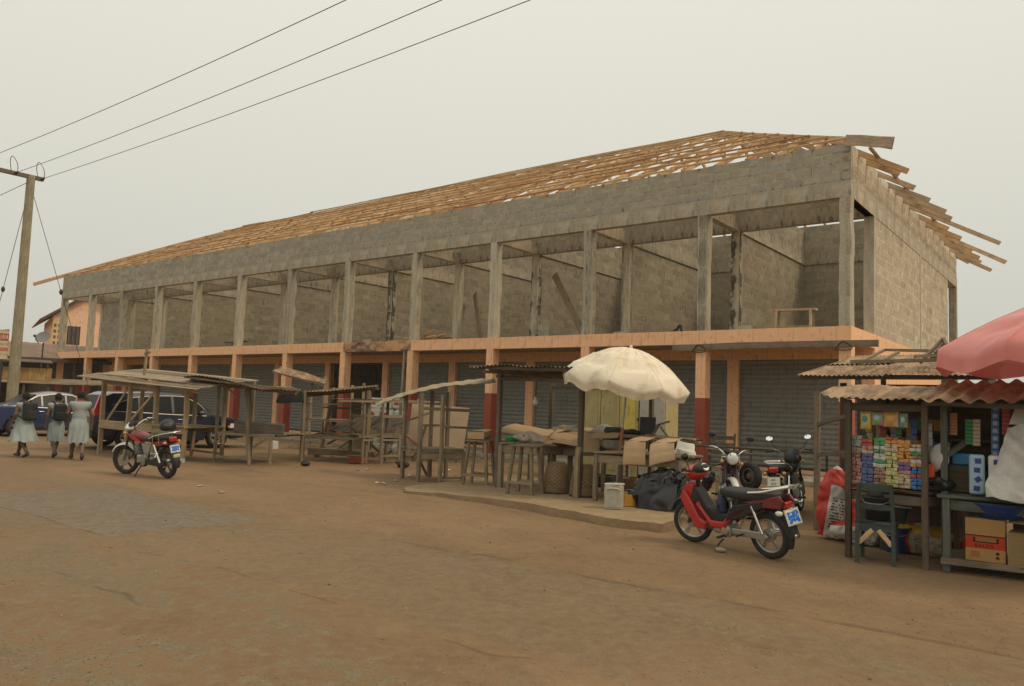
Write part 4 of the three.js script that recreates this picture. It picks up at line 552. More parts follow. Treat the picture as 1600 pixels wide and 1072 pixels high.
// things lying on the umbrella table
{ const y = .80 + .12, base = mix(CL, CR, .5);
  for (let i = 0; i < 9; i++) { const x = -2.5 + i * .14, o = one('timber_offcut', bar(V(-1, 0, 0), V(rr(.5, .9), 0, 0), rr(.02, .035), rr(.06, .16)), pick([M.woodDark[0], M.woodDark[2], M.wood[2], M.wood[1], M.woodGrey[1]]), 'rough board in the flat pile across the umbrella table', 'board', 'boards piled on the umbrella table'); o.position.set(-1.82 + rr(-.15, .15), y + .19 + (i % 3) * .035, 6.62 - (i / 9) * .7); o.rotation.y = rr(-.13, .13); o.rotation.z = rr(-.05, .02); }
  for (const [x, lab] of [[-2.38, 'left'], [-1.25, 'r']]) { const o = one('trestle_block', bx(-.06, .06, 0, .2, -.3, .3), M.woodDark[1], lab === 'left' ? 'dark wooden block holding the boards beside the bowls' : 'dark wooden block holding the boards behind the cardboard flaps', 'block'); o.position.set(x + (lab === 'left' ? .25 : 0), .922, 6.25); }
  for (let i = 0; i < 3; i++) { const t = one('enamel_bowl', lathe([[0, 0], [.12, .0], [.17, .03], [.2, .075], [.215, .08], [.2, .082], [.165, .04], [.115, .012], [0, .012]], 26), mat(.55, .53, .48, { roughness: .35, metalness: .35 }), ['wide enamel bowl at the bottom of the stack on the umbrella table', 'enamel bowl in the middle of the stack on the umbrella table', 'topmost enamel bowl of the stack on the umbrella table'][i], 'bowl'); t.position.set(-2.36, .925 + i * .04, 6.72); }
  const yb = one('yellow_bowl', lathe([[0, 0], [.05, 0], [.09, .05], [.1, .1], [.095, .1], [.08, .05], [0, .012]], 20), pmat(.72, .52, .03, { roughness: .4 }), 'small yellow plastic bowl beside the enamel bowls', 'bowl'); yb.position.set(-2.0, .925, 6.75);
  const fn = away(CL, CR).negate(), fyaw = Math.atan2(fn.x, fn.z);
  for (const [q, w, h, tl, lab] of [[.52, .38, .36, .02, 'brown cardboard flap hanging flat over the table front'], [.84, .42, .34, .14, 'brown cardboard flap tilted at the corner of the table']]) { const P = mix(CL, CR, q).addScaledVector(fn, .1), o = one('cardboard_flap', sheet(V(-w / 2, -h, .07), V(w / 2, -h + tl * .7, .05), V(w / 2 - .02, .05, 0), V(-w / 2, .0, 0), 14, 10, (s, t) => .025 * Math.sin(t * 3) + .018 * Math.sin(s * 5) - .02 * Math.abs(s - .5) + .012 * Math.sin(t * 22) * (t > .45 && t < .6 ? 1 : 0), .012), q < .7 ? M.card[0] : M.card[2], lab, 'cardboard'); o.position.set(P.x, 1.12, P.z); o.rotation.set(0, fyaw, tl * .5, 'YXZ'); add('fold', sheet(V(-w / 2, .0, 0), V(w / 2 - .02, .05, 0), V(w / 2, .1, -.34), V(-w / 2, .06, -.34), 8, 5, s => .015 * Math.sin(5 * s), .012), M.card[1], o); }
  const panel = (lab, x, yy, z, w, h, turn, tilt) => { const t = thing('black_board', lab, 'board', V(x, yy, z), turn); add('board', new RoundedBoxGeometry(w, h, .03, 2, .006).rotateX(tilt).translate(0, h / 2, 0), M.black, t); add('frame', bx(-w / 2 - .012, w / 2 + .012, -.012, .012, -.03, .05), M.woodDark[1], t); return t; };
  panel('upright black board standing on the pile of boards', -1.95, 1.2, 6.2, .3, .32, .15, -.08); panel('low black board lying beside the dark cloth on the boards', -2.62, 1.17, 6.3, .3, .14, .3, -.35);
  const sl = one('slipper_stand', [bar(V(-.12, 0, 0), V(.02, .24, 0), .03, .08), bar(V(.22, 0, -.02), V(.06, .2, 0), .03, .06), bar(V(-.02, .22, .0), V(.24, .3, .02), .025, .05)], M.woodGrey[1], 'crossed grey sticks propped beside the upright black board', 'sticks'); sl.position.set(-1.72, 1.16, 6.25);
  const bc = one('dark_cloth', bundle(.3, .06, .16, .04, .022, 9, 2), mat(.02, .022, .03, { roughness: .8 }), 'dark blue black cloth heaped on the boards by the umbrella pole', 'cloth'); bc.position.set(-2.42, 1.16, 6.35); bc.rotation.y = .3;
  const rb = one('red_tray', new RoundedBoxGeometry(.34, .05, .24, 2, .015), mat(.42, .05, .035), 'flat red tray on the boards behind the umbrella pole', 'tray'); rb.position.set(-2.1, 1.2, 6.05); }
{ // yellow cupboard kiosk behind
  const P = V(-4.05, 0, 3.4), t = thing('yellow_kiosk', 'tall yellow painted wooden kiosk cabinet behind the umbrella stall', 'kiosk', P, .0), m = mat(.50, .41, .19, { map: T.plaster }), m2 = mat(.45, .37, .17, { map: T.plaster });
  add('back', bx(-1.15, 1.05, .1, 2.15, -.62, -.58), m2, t); add('side', bx(-1.15, -1.11, .1, 2.15, -.58, -.0), m, t); add('side', bx(1.01, 1.05, .1, 2.15, -.58, -.0), m, t); add('roof', bx(-1.25, 1.15, 2.15, 2.19, -.7, .12), m2, t); add('floor', bx(-1.15, 1.05, .06, .1, -.62, 0), M.woodDark[0], t);
  for (let i = 0; i < 3; i++) { const d = add('door_panel', bx(-1.1 + i * .5, -.62 + i * .5, .14, 2.12, -.02, .02), m, t); add('inset', bx(-1.03 + i * .5, -.69 + i * .5, 1.15, 2.0, .021, .032), i === 2 ? mat(.66, .52, .12, { map: T.plaster }) : m2, d); add('inset', bx(-1.03 + i * .5, -.69 + i * .5, .25, 1.05, .021, .032), m2, d); }
  add('grey_board', bx(.42, 1.03, .2, 2.02, .005, .03), mat(.48, .45, .38, { map: T.plaster }), t); for (const [x, z] of [[-1.1, -.05], [1.0, -.05], [-1.1, -.55], [1.0, -.55]]) leg(t, V(x, 0, z), V(x, .12, z), .08, M.woodDark[0]); add('padlock', bx(.36, .4, 1.4, 1.46, .03, .05), M.darkMetal, t); }
// ---------------------------------------------------------------- umbrellas
function canopy(R, Hc, n, o = {}) { // apex at (0, Hc, 0), rim at y = 0; ribs straight, cloth slack between them, valance below
  const seg = n * 12, rings = 14, pos = [], uv = [], idx = [];
  for (let j = 0; j <= rings + 3; j++) for (let i = 0; i <= seg; i++) {
    const a = i / seg * Math.PI * 2, between = Math.abs(Math.sin(a * n / 2)), t = Math.min(1, j / rings), r = R * t, prof = Hc * (1 - Math.pow(t, o.pow ?? 1.7));
    let y = prof - (o.slack ?? .06) * between * t * t * (1 - .3 * t), rad = r * (1 - (o.scallop ?? .05) * between * t); if (o.wr) y += o.wr * n3(rad * Math.cos(a) * 5, rad * Math.sin(a) * 5, 1, 4) * t + o.wr * .6 * Math.sin(t * 22 + 3 * fbm(a * 2, t * 3, 2)) * t * between;
    if (j > rings) { const k = (j - rings) / 3; y -= (o.val ?? .15) * k; rad += (o.flare ?? 0) * k + .014 * Math.sin(a * n * 3) * k; }
    pos.push(rad * Math.cos(a), y, rad * Math.sin(a)); uv.push(i / seg * n, j / rings * R);
  }
  for (let j = 0; j < rings + 3; j++) for (let i = 0; i < seg; i++) { const a = j * (seg + 1) + i; idx.push(a, a + 1, a + seg + 2, a, a + seg + 2, a + seg + 1); }
  const g = new THREE.BufferGeometry(); g.setAttribute('position', new THREE.Float32BufferAttribute(pos, 3)); g.setAttribute('uv', new THREE.Float32BufferAttribute(uv, 2)); g.setIndex(idx); g.computeVertexNormals(); return g;
}
function umbrella(label, base, top, R, Hc, n, o) {
  const t = thing('market_umbrella', label, 'umbrella', base), [b] = rel(t, top), tilt = new THREE.Quaternion().setFromEuler(new THREE.Euler(o.tx ?? 0, o.ty ?? 0, o.tz ?? 0, 'YXZ'));
  const c = add('canopy', canopy(R, Hc, n, o), o.m, t); c.position.copy(b).add(V(0, -Hc, 0).applyQuaternion(tilt)); c.quaternion.copy(tilt);
  for (let i = 0; i < n; i++) { const a = i / n * Math.PI * 2, pts = []; for (let k = 0; k <= 6; k++) { const q = k / 6; pts.push(V(R * q * Math.cos(a), Hc * (1 - Math.pow(q, o.pow ?? 1.7)) - .02 - (o.wr ?? 0) * .6, R * q * Math.sin(a))); } add('rib', tube(pts, .006, 12, 5), M.alloy, c); const sm = []; for (let k = 1; k <= 12; k++) { const q = k / 12, rx = R * q * Math.cos(a), rz = R * q * Math.sin(a); sm.push(V(rx, Hc * (1 - Math.pow(q, o.pow ?? 1.7)) + (o.wr ?? 0) * n3(rx * 5, rz * 5, 1, 4) * q + .001, rz)); } add('seam', tube(sm, .005, 24, 5), o.m, c); add('strut', rod(V(0, Hc - .5, 0), V(R * .5 * Math.cos(a), Hc * (1 - Math.pow(.5, o.pow ?? 1.7)) - .02, R * .5 * Math.sin(a)), .005, .005, 5), M.alloy, c); }
  add('pole', rod(V(0, 0, 0), b, .02, .018, 10), o.poleM ?? M.alloy, t); add('finial', lathe([[0, .05], [.02, .04], [.03, 0], [.03, -.04]], 10).translate(b.x, b.y + .01, b.z), o.m, t);
  if (o.sleeve) add('pole_sleeve', rod(mix(V(0, 0, 0), b, o.sleeve[0]), mix(V(0, 0, 0), b, o.sleeve[1]), .027, .027, 10), mat(.36, .13, .045, { roughness: .6 }), t);
  return t;
}
{ const base = gpp(961, 776); const top = over(base, 986, 544); umbrella('big cream cloth umbrella with folded edge tied to the food stall', base, top, 1.16, .58, 8, { m: pmat(.88, .79, .64, { map: tex(256, 256, (x, y) => { const d = sstep(.5, .75, fbm(x * 5, y * 5, 4, 5, 5, 301)); const s = sstep(.55, .8, fbm(x * 3, y * 20, 3, 3, 20, 302)); return [.97 - .12 * d - .08 * s, .95 - .15 * d - .09 * s, .92 - .2 * d - .1 * s]; }), roughness: .8, transmission: .12 }), pow: 1.9, slack: .07, scallop: .05, val: .17, flare: -.06, wr: .08, tx: .02, tz: -.17, ty: .3, sleeve: [.22, .46] });
  const r = one('guy_string', [rod(over(base, 893, 578), gpp(905, 777).add(V(-.35, 1.75, .1)), .006, .006, 5)], M.woodGrey[0], 'thin pale string from the cream umbrella to the food stall', 'string'); }
// ---------------------------------------------------------------- shops at the right: shed roof, snack kiosk, corner stall, red umbrella
{ const P = V(1.0, 0, 4.8), t = thing('roofed_shed', 'dark wooden shed with broad rusty corrugated roof beside the building corner', 'shed', P);
  const F0 = over(V(.9, 0, 5.6), 1244, 586), F1 = V(3.6, 2.30, 6.6), K1 = V(3.3, 2.94, 2.6), K0 = over(V(1.1, 0, 3.0), 1340, 557);
  const [a, b, c, d] = rel(t, F0, F1, K1, K0); add('roof_sheet', tinSheet(a, mix(a, b, .52), mix(d, c, .52), d, { pitch: .085, amp: .012, sag: .02 }), M.rust, t); add('roof_sheet', tinSheet(mix(a, b, .49).add(V(0, .02, 0)), b, c, mix(d, c, .49).add(V(0, .02, 0)), { pitch: .085, amp: .012, sag: .02 }), M.rust, t);
  const mid = [mix(a, d, .42).add(V(.05, .035, 0)), mix(mix(a, b, .42), mix(d, c, .42), .42).add(V(0, .035, 0))]; add('sheet_lap', tinSheet(mid[0], mid[1], mid[1].clone().add(V(0, .02, -.2)), mid[0].clone().add(V(0, .02, -.2)), { pitch: .085, amp: .014 }), M.rustDark, t);
  for (const s of [.05, .55, .95]) add('purlin', bar(mix(a, d, s).add(V(0, -.06, 0)), mix(b, c, s).add(V(0, -.06, 0)), .07, .05), pick(M.woodDark), t);
  for (const [x, z, h] of [[.35 - .1, .55, 2.22], [1.9, 1.5, 2.25], [.4, -1.6, 2.5], [2.1, -1.8, 2.55]]) leg(t, V(x, 0, z), V(x, h, z), .09, pick(M.woodDark), 'post');
  add('beam', bar(V(.25, 2.02, .6), V(2.4, 2.02, 1.75), .14, .06), M.woodDark[0], t); add('back_wall', bx(.4, 2.4, 0, 2.3, -1.9, -1.85), M.woodDark[0], t); add('side_wall', bx(2.35, 2.4, 0, 2.3, -1.85, 1.2), M.woodDark[1], t); add('counter', bx(.3, .36, .1, .95, -1.5, .5), M.woodDark[0], t); for (let i = 0; i < 7; i++) add('slat', bar(V(.4 + i * .28, .1, .72 + i * .15), V(.4 + i * .28, .98, .72 + i * .15), .03, .12), pick(M.woodDark), t); add('rail', bar(V(.28, 1.0, .66), V(2.2, 1.0, 1.7), .05, .08), M.woodDark[2], t);
  const f = thing('broken_chair', 'broken wooden chair frame lying upside down on the rusty shed roof', 'frame', V(2.1, 2.52, 5.25)), m = M.woodGrey; for (const [p, q] of [[V(-.5, .0, .5), V(-.3, .28, -.3)], [V(-.2, .02, .5), V(-.05, .22, -.1)], [V(-.3, .28, -.3), V(.5, .22, .1)], [V(.35, .02, .3), V(.62, .42, .0)], [V(.62, .42, .0), V(.8, .1, .3)], [V(.3, .1, .5), V(.7, .15, .2)]]) add('stick', bar(p, q, .045, .045), pick(m), f); add('seat', bx(-.16, .16, -.02, .02, -.18, .18).rotateZ(.9).translate(.58, .2, .1), M.woodDark[0], f); add('loose_board', bar(V(-.6, .02, .62), V(1.3, .06, .75), .05, .09), M.woodGrey[1], f); }
// snack kiosk
const KL = gp(1324.5, 870), KR = gp(1446, 890);
{ const t = thing('snack_kiosk', 'open-fronted snack kiosk with dark posts and torn tin roof edge', 'kiosk', mix(KL, KR, .5)), [a, b] = rel(t, KL, KR), n = away(KL, KR), m = M.woodDark, K = (p, d) => p.clone().addScaledVector(n, d);
  for (const [p, d, h] of [[a, .02, 1.86], [b, .02, 1.86], [a, 1.15, 2.05], [b, 1.15, 2.05]]) leg(t, K(p, d), lift(K(p, d), h), .07, pick(m), 'post');
  const L2 = rel(t, V(1.37, 0, 7.2))[0], L3 = rel(t, V(1.3, 0, 7.9))[0]; leg(t, L2, lift(L2, 2.0), .08, M.woodGrey[1], 'post'); add('brace', bar(lift(L2, 1.52), lift(K(a, 0), 1.66), .05, .03), m[0], t); add('brace', bar(lift(L2, 1.08), lift(K(a, 0), 1.24), .05, .03), m[0], t);
  const A = lift(K(a, -.12), 1.9).add(V(-.5, .04, -1.2)), Bp = lift(K(b, -.22), 1.84).add(V(.05, 0, 0)); add('roof_sheet', tinSheet(lift(K(a, -.15), 1.97).add(V(-.3, .02, -.1)), lift(K(b, -.2), 1.95).add(V(.1, 0, 0)), lift(K(b, 1.5), 2.06), lift(K(a, 1.6), 2.06).add(V(-.45, 0, 0)), { pitch: .09, sag: .07, curl: .09 }), M.rust, t);
  add('header', bar(lift(K(a, .02), 1.78), lift(K(b, .02), 1.78), .08, .03), m[1], t); add('back_wall', sheet(K(a, 1.18).add(V(-.35, 0, 0)), K(b, 1.18).add(V(.3, 0, 0)), lift(K(b, 1.18), 2.05).add(V(.3, 0, 0)), lift(K(a, 1.18), 2.05).add(V(-.35, 0, 0)), 2, 2, () => 0, .02), m[0], t); add('shelf', bar(lift(K(a, .95), 1.22), lift(K(b, .95), 1.22), .025, .34), m[2], t); add('shelf', bar(lift(K(a, .95), 1.5), lift(K(b, .95), 1.5), .025, .3), m[2], t);
  add('hanging_line', rod(lift(K(a, .1), 1.74), lift(K(b, .1), 1.74), .005, .005, 5), m[0], t);
  const tb = table('kiosk_table', 'dark brown wooden table holding stacks of snack sachets', KL.clone().add(V(-.0, 0, -.07)), KR.clone().add(V(.0, 0, -.02)), .9, .83, { over: .03, mats: [M.woodDark[0], M.woodDark[2], mat(.2, .12, .075, { map: T.grain })], leg: .06, n: 4, apron: .1 });
  // stacks of sachets, six columns; every stack is strips laid on one another
  const y0 = .86, S = s => mix(KL, KR, s).addScaledVector(n, .16);
  const layers = (lab, s, w, rows, cols, group) => { const g = [], o = thing('sachet_stack', lab, 'sachets', V(S(s).x, y0, S(s).z), Math.atan2(n.x, n.z) + Math.PI, group); let y = 0; rows.forEach((c, i) => { const h = rr(.036, .05), k = 2; for (let j = 0; j < k; j++) { const e = crumple(new RoundedBoxGeometry(w / k * 1.02, h * 1.02, .2, 5, .011), .016, 22, i * 3 + j + Math.round(s * 90)).translate((j + .5 - k / 2) * w / k + rr(-.006, .006), y + h / 2, rr(-.014, .014)); e.rotateY(rr(-.05, .05)); const uv = e.attributes.uv; for (let q = 0; q < uv.count; q++) uv.setXY(q, uv.getX(q) * .8 + i * .37, uv.getY(q) * .3 + j * .5); g.push([c, e]); } y += h; }); const by = {}; g.forEach(([c, e]) => (by[c] ??= []).push(e)); for (const c of Object.keys(by)) add('sachet_layer', by[c], cols[c], o); return o; };
  const foil = (r, g, b) => pmat(r, g, b, { roughness: .42, map: tex(64, 64, (x, y) => { const q = fbm(x * 10, y * 10, 2, 10, 10, r * 100 | 0), w = q > .6 ? .8 : q < .36 ? .3 : 0; return w === .8 ? [1, 1, 1] : [.62 + .3 * fbm(x * 5, y * 5, 2, 5, 5, 4) - w * .5, .62 + .3 * fbm(x * 5, y * 5, 2, 5, 5, 4) - w * .5, .62 + .3 * fbm(x * 5, y * 5, 2, 5, 5, 4) - w * .4]; }) });
  const F = { white: foil(.62, .6, .55), navy: foil(.12, .15, .33), brown: foil(.36, .2, .14), yellow: foil(.6, .56, .25), green: foil(.10, .36, .15), red: foil(.55, .10, .08), orange: foil(.68, .33, .09), cream: foil(.6, .46, .3), blue: foil(.06, .2, .5), violet: foil(.2, .12, .3), pink: foil(.5, .25, .22), stripe: pmat(.7, .68, .62, { map: tex(64, 64, (x, y) => (Math.sin((x * 6 + y * 9) * Math.PI * 2) > 0 ? .9 : .04)), roughness: .5 }) };
  const R = (n_, c) => Array(n_).fill(c);
  layers('tall stack of pinkish sachets topped with striped packs at the post', .08, .125, [...R(7, 'pink'), ...R(2, 'brown'), ...R(4, 'stripe')], F, 'sachet stacks on the kiosk table'); layers('stack of dark blue sachets under red ones', .24, .135, [...R(9, 'navy'), 'cream', 'pink', 'red', 'red'], F, 'sachet stacks on the kiosk table'); layers('stack of brown sachets under alternating green and white ones', .40, .135, [...R(5, 'brown'), 'white', 'green', 'white', 'white', 'green', 'white', 'green', 'green'], F, 'sachet stacks on the kiosk table');
  layers('stack of yellow green sachets topped with cream and red', .56, .14, [...R(8, 'yellow'), 'yellow', 'cream', 'cream', 'orange', 'red'], F, 'sachet stacks on the kiosk table'); layers('stack of cream sachets under orange ones', .72, .14, [...R(4, 'cream'), 'pink', 'violet', 'violet', ...R(6, 'orange')], F, 'sachet stacks on the kiosk table'); layers('low stack of blue sachets topped with mixed packs', .88, .13, [...R(3, 'blue'), 'red', 'blue', 'blue', 'orange', 'white', 'brown', 'green', 'white', 'cream'], F, 'sachet stacks on the kiosk table');
  // hanging bags
  const pk = (lab, s, dy, w, h, fn) => { const o = one('snack_bag', crumple(sheet(V(-w / 2, -h, 0), V(w / 2, -h, 0), V(w / 2, 0, 0), V(-w / 2, 0, 0), 10, 12, (u, v) => .035 * Math.sin(Math.PI * u) * Math.sin(Math.PI * v), .02), .01, 8), pmat(1, 1, 1, { roughness: .35, map: fn }), lab, 'bag'); const uv = o.geometry.attributes.uv; for (let i = 0; i < uv.count; i++) uv.setXY(i, uv.getX(i) / w, uv.getY(i) / h); const p = mix(KL, KR, s).addScaledVector(n, .1); o.position.set(p.x, 1.74 + dy, p.z); o.rotation.y = Math.atan2(n.x, n.z) + Math.PI; return o; };
  const oval = (c0, c1, c2) => tex(64, 96, (x, y) => { const d = Math.hypot((x - .5) / .42, (y - .55) / .3); return d < .6 ? c2 : d < 1 ? c1 : fbm(x * 5, y * 5, 2, 0, 0, 5) > .62 ? c1 : c0; });
  pk('yellow snack bag with green oval hanging at the kiosk top', .2, 0, .13, .23, oval([.6, .42, .04], [.55, .5, .3], [.08, .25, .16])); pk('pink and green snack bag hanging beside the yellow one', .36, -.01, .14, .17, oval([.5, .2, .22], [.2, .42, .2], [.35, .5, .5])); pk('round orange snack bag hanging in the kiosk', .54, 0, .17, .19, oval([.5, .42, .28], [.62, .3, .05], [.6, .36, .12])); pk('pale green narrow snack bag hanging in the kiosk', .70, -.02, .09, .17, oval([.35, .4, .35], [.15, .35, .28], [.5, .5, .42]));
  for (let i = 0; i < 9; i++) { const s_ = .1 + i * .1, N_ = 3 + i % 3, g = []; for (let j = 0; j < N_; j++) g.push(crumple(new RoundedBoxGeometry(.07, .085, .014, 2, .006), .01, 12, i * 7 + j).translate(rr(-.006, .006), -.05 - j * .09, rr(-.006, .006))); const o = one('sachet_strip', g, [F.yellow, F.cream, F.red, F.white, F.green, F.orange, F.blue, F.pink, F.white][i], ['yellow', 'cream', 'red', 'white', 'green', 'orange', 'blue', 'pink', 'silver white'][i] + ' strip of sachets hanging inside the snack kiosk', 'sachets'); const p = mix(KL, KR, s_).addScaledVector(n, .42 + .1 * (i % 2)); o.position.set(p.x, 1.66 - .02 * (i % 3), p.z); o.rotation.y = Math.atan2(n.x, n.z) + Math.PI + rr(-.3, .3); }
  add('hanging_line', rod(lift(K(a, .42), 1.66), lift(K(b, .42), 1.66), .005, .005, 5), m[0], t); add('hanging_line', rod(lift(K(a, .52), 1.66), lift(K(b, .52), 1.66), .005, .005, 5), m[0], t);
  for (let i = 0; i < 20; i++) { const c = Object.values(F)[(i * 7) % 12], lv = i < 10 ? 0 : 1, o = one('shelf_packet', crumple(new RoundedBoxGeometry(rr(.07, .09), rr(.14, .22), .06, 3, .015), .014, 9, i), c, lv ? 'small packet standing on the upper shelf of the snack kiosk' : 'small packet standing on the lower shelf of the snack kiosk', 'packet', lv ? 'packets on the upper kiosk shelf' : 'packets on the lower kiosk shelf'); o.geometry.computeBoundingBox(); const p = mix(KL, KR, .05 + (i % 10) * .1).addScaledVector(n, .86); o.position.set(p.x, (lv ? 1.515 : 1.235) - o.geometry.boundingBox.min.y, p.z); } }
{ // grey green chair, its back to the street
  const P = gp(1369, 868), t = thing('wooden_chair', 'old grey green wooden chair with its back to the street at the kiosk table', 'chair', V(2.63, 0, 9.16), .12), m = mat(.075, .095, .085, { map: T.grain, roughness: .7 }), m2 = M.timber[0];
  for (const s of [-1, 1]) { add('back_leg', bar(V(s * .19, 0, .22), V(s * .185, .47, .2), .05, .045), m, t); add('back_post', bar(V(s * .185, .45, .2), V(s * .17, .9, .27), .05, .04), m, t); add('leg', bar(V(s * .18, 0, -.2), V(s * .18, .44, -.19), .05, .045), m, t); add('side_stretcher', bar(V(s * .18, .16, -.19), V(s * .185, .18, .2), .035, .025), m, t); add('side_rail', bar(V(s * .18, .40, -.19), V(s * .185, .40, .2), .07, .03), m, t); add('corner_brace', bar(V(s * .17, .22, .215), V(s * .03, .38, .215), .05, .02), m2, t); }
  add('top_rail', bar(V(-.19, .86, .265), V(.19, .86, .265), .09, .03), m, t); add('back_slat', bar(V(-.18, .64, .235), V(.18, .64, .235), .06, .025), m, t); add('back_rail', bar(V(-.19, .41, .205), V(.19, .41, .205), .10, .03), m, t); boards(t, V(-.21, .455, .23), V(.21, .455, .23), V(-.21, .455, -.23), 4, .022, [m], 'seat_board', .005); add('front_rail', bar(V(-.18, .40, -.19), V(.18, .40, -.19), .07, .03), m, t);
  const bk = thing('black_bucket', 'black plastic bucket standing on the chair seat', 'bucket', V(2.62, .468, 9.12)); add('body', lathe([[0, 0], [.12, 0], [.15, .24], [.165, .25], [.165, .27], [.145, .27], [.115, .015], [0, .015]], 24), M.black, bk); add('handle', tube([V(-.15, .25, 0), V(-.1, .2, .14), V(.1, .2, .14), V(.15, .25, 0)], .006, 16, 5), M.alloy, bk); const rg = one('dark_rags', bundle(.12, .07, .11, .03, .018, 22, 2), mat(.05, .047, .045), 'dark rags heaped in the black bucket', 'rags'); rg.position.set(2.62, .69, 9.12);
  const bl = thing('blue_bucket', 'blue plastic bucket on the ground under the kiosk chair', 'bucket', V(2.66, 0, 8.28)); add('body', lathe([[0, 0], [.13, 0], [.16, .28], [.175, .29], [.175, .31], [.155, .31], [.125, .015], [0, .015]], 24), pmat(.02, .06, .22, { roughness: .45 }), bl); add('handle', tube([V(-.16, .29, 0), V(-.1, .22, .15), V(.1, .22, .15), V(.16, .29, 0)], .006, 16, 5), M.alloy, bl);
  const gb = thing('grey_bucket', 'dark teal bucket beside the chair under the kiosk table', 'bucket', atZ(1416, 815, 7.9).setY(0)); add('body', lathe([[0, 0], [.12, 0], [.15, .5], [.165, .51], [.165, .53], [.14, .53], [.11, .02], [0, .02]], 24), mat(.03, .06, .075, { roughness: .5 }), gb); add('rim', new THREE.TorusGeometry(.163, .012, 6, 24).rotateX(Math.PI / 2).translate(0, .53, 0), mat(.6, .58, .54), gb); }
{ // printed sacks lying under and beside the kiosk table
  const bag = (c0, c1, c2, sd) => tex(256, 256, (x, y) => { const e = x + .05 * (fbm(y * 3, sd, 2) - .5); let c = e < .28 || e > .8 ? c1 : c0; if (y > .68 + .1 * Math.sin(x * 4)) c = c2; const tx = e > .36 && e < .7 && y > .12 && y < .6 && Math.floor(y * 46) % 2 && H(Math.floor(x * 30), Math.floor(y * 46), sd) > .35; if (tx) c = [.12, .11, .1]; const w = .85 + .25 * (fbm(x * 9, y * 9, 3, 0, 0, sd) - .5); return c.map(v => v * w); });
  const sk = (name, lab, pos, rx, ry, rz, turn, lean, tx, sd) => { const g = bundle(rx, ry, rz, .035, .022, sd, 2.8), p = g.attributes.position, uv = g.attributes.uv; for (let i = 0; i < p.count; i++) uv.setXY(i, p.getX(i) / (2 * rx) + .5, p.getY(i) / (2 * ry)); const o = one(name, g, mat(.9, .9, .9, { map: tx, roughness: .55 }), lab, 'sack', 'printed sacks by the kiosk'); o.position.copy(pos); o.rotation.set(0, turn, lean, 'YXZ'); return o; };
  const c0 = [.72, .69, .62], red = [.62, .05, .035], yel = [.68, .42, .03];
  sk('printed_sack', 'full red and white sack standing upright beside the kiosk post', V(1.78, 0.02, 7.9), .25, .46, .2, .25, -.14, bag(c0, red, red, 11), 31); sk('printed_sack', 'white and red sack lying under the kiosk table', atZ(1345, 825, 7.95).setY(0), .36, .15, .22, .1, 0, bag(c0, c0, red, 12), 32); sk('printed_sack', 'red and yellow sack lying flat at the right table leg', atZ(1452, 840, 8.15).setY(0), .36, .17, .26, -.1, 0, bag([.5, .42, .3], red, yel, 13), 33); sk('printed_sack', 'white sack with faded print slumped behind the buckets', atZ(1438, 800, 7.35).setY(.02), .2, .4, .2, .4, .1, bag(c0, red, c0, 14), 34); sk('printed_sack', 'plain grey sack slumped under the corner stall', V(3.45, 0, 8.0), .26, .3, .22, .2, .05, bag([.4, .37, .33], [.4, .37, .33], [.36, .33, .3], 15), 35); sk('printed_sack', 'yellow sack behind the upright red one', V(2.1, 0, 7.35), .14, .42, .14, 0, 0, bag([.5, .32, .03], yel, yel, 16), 36); }
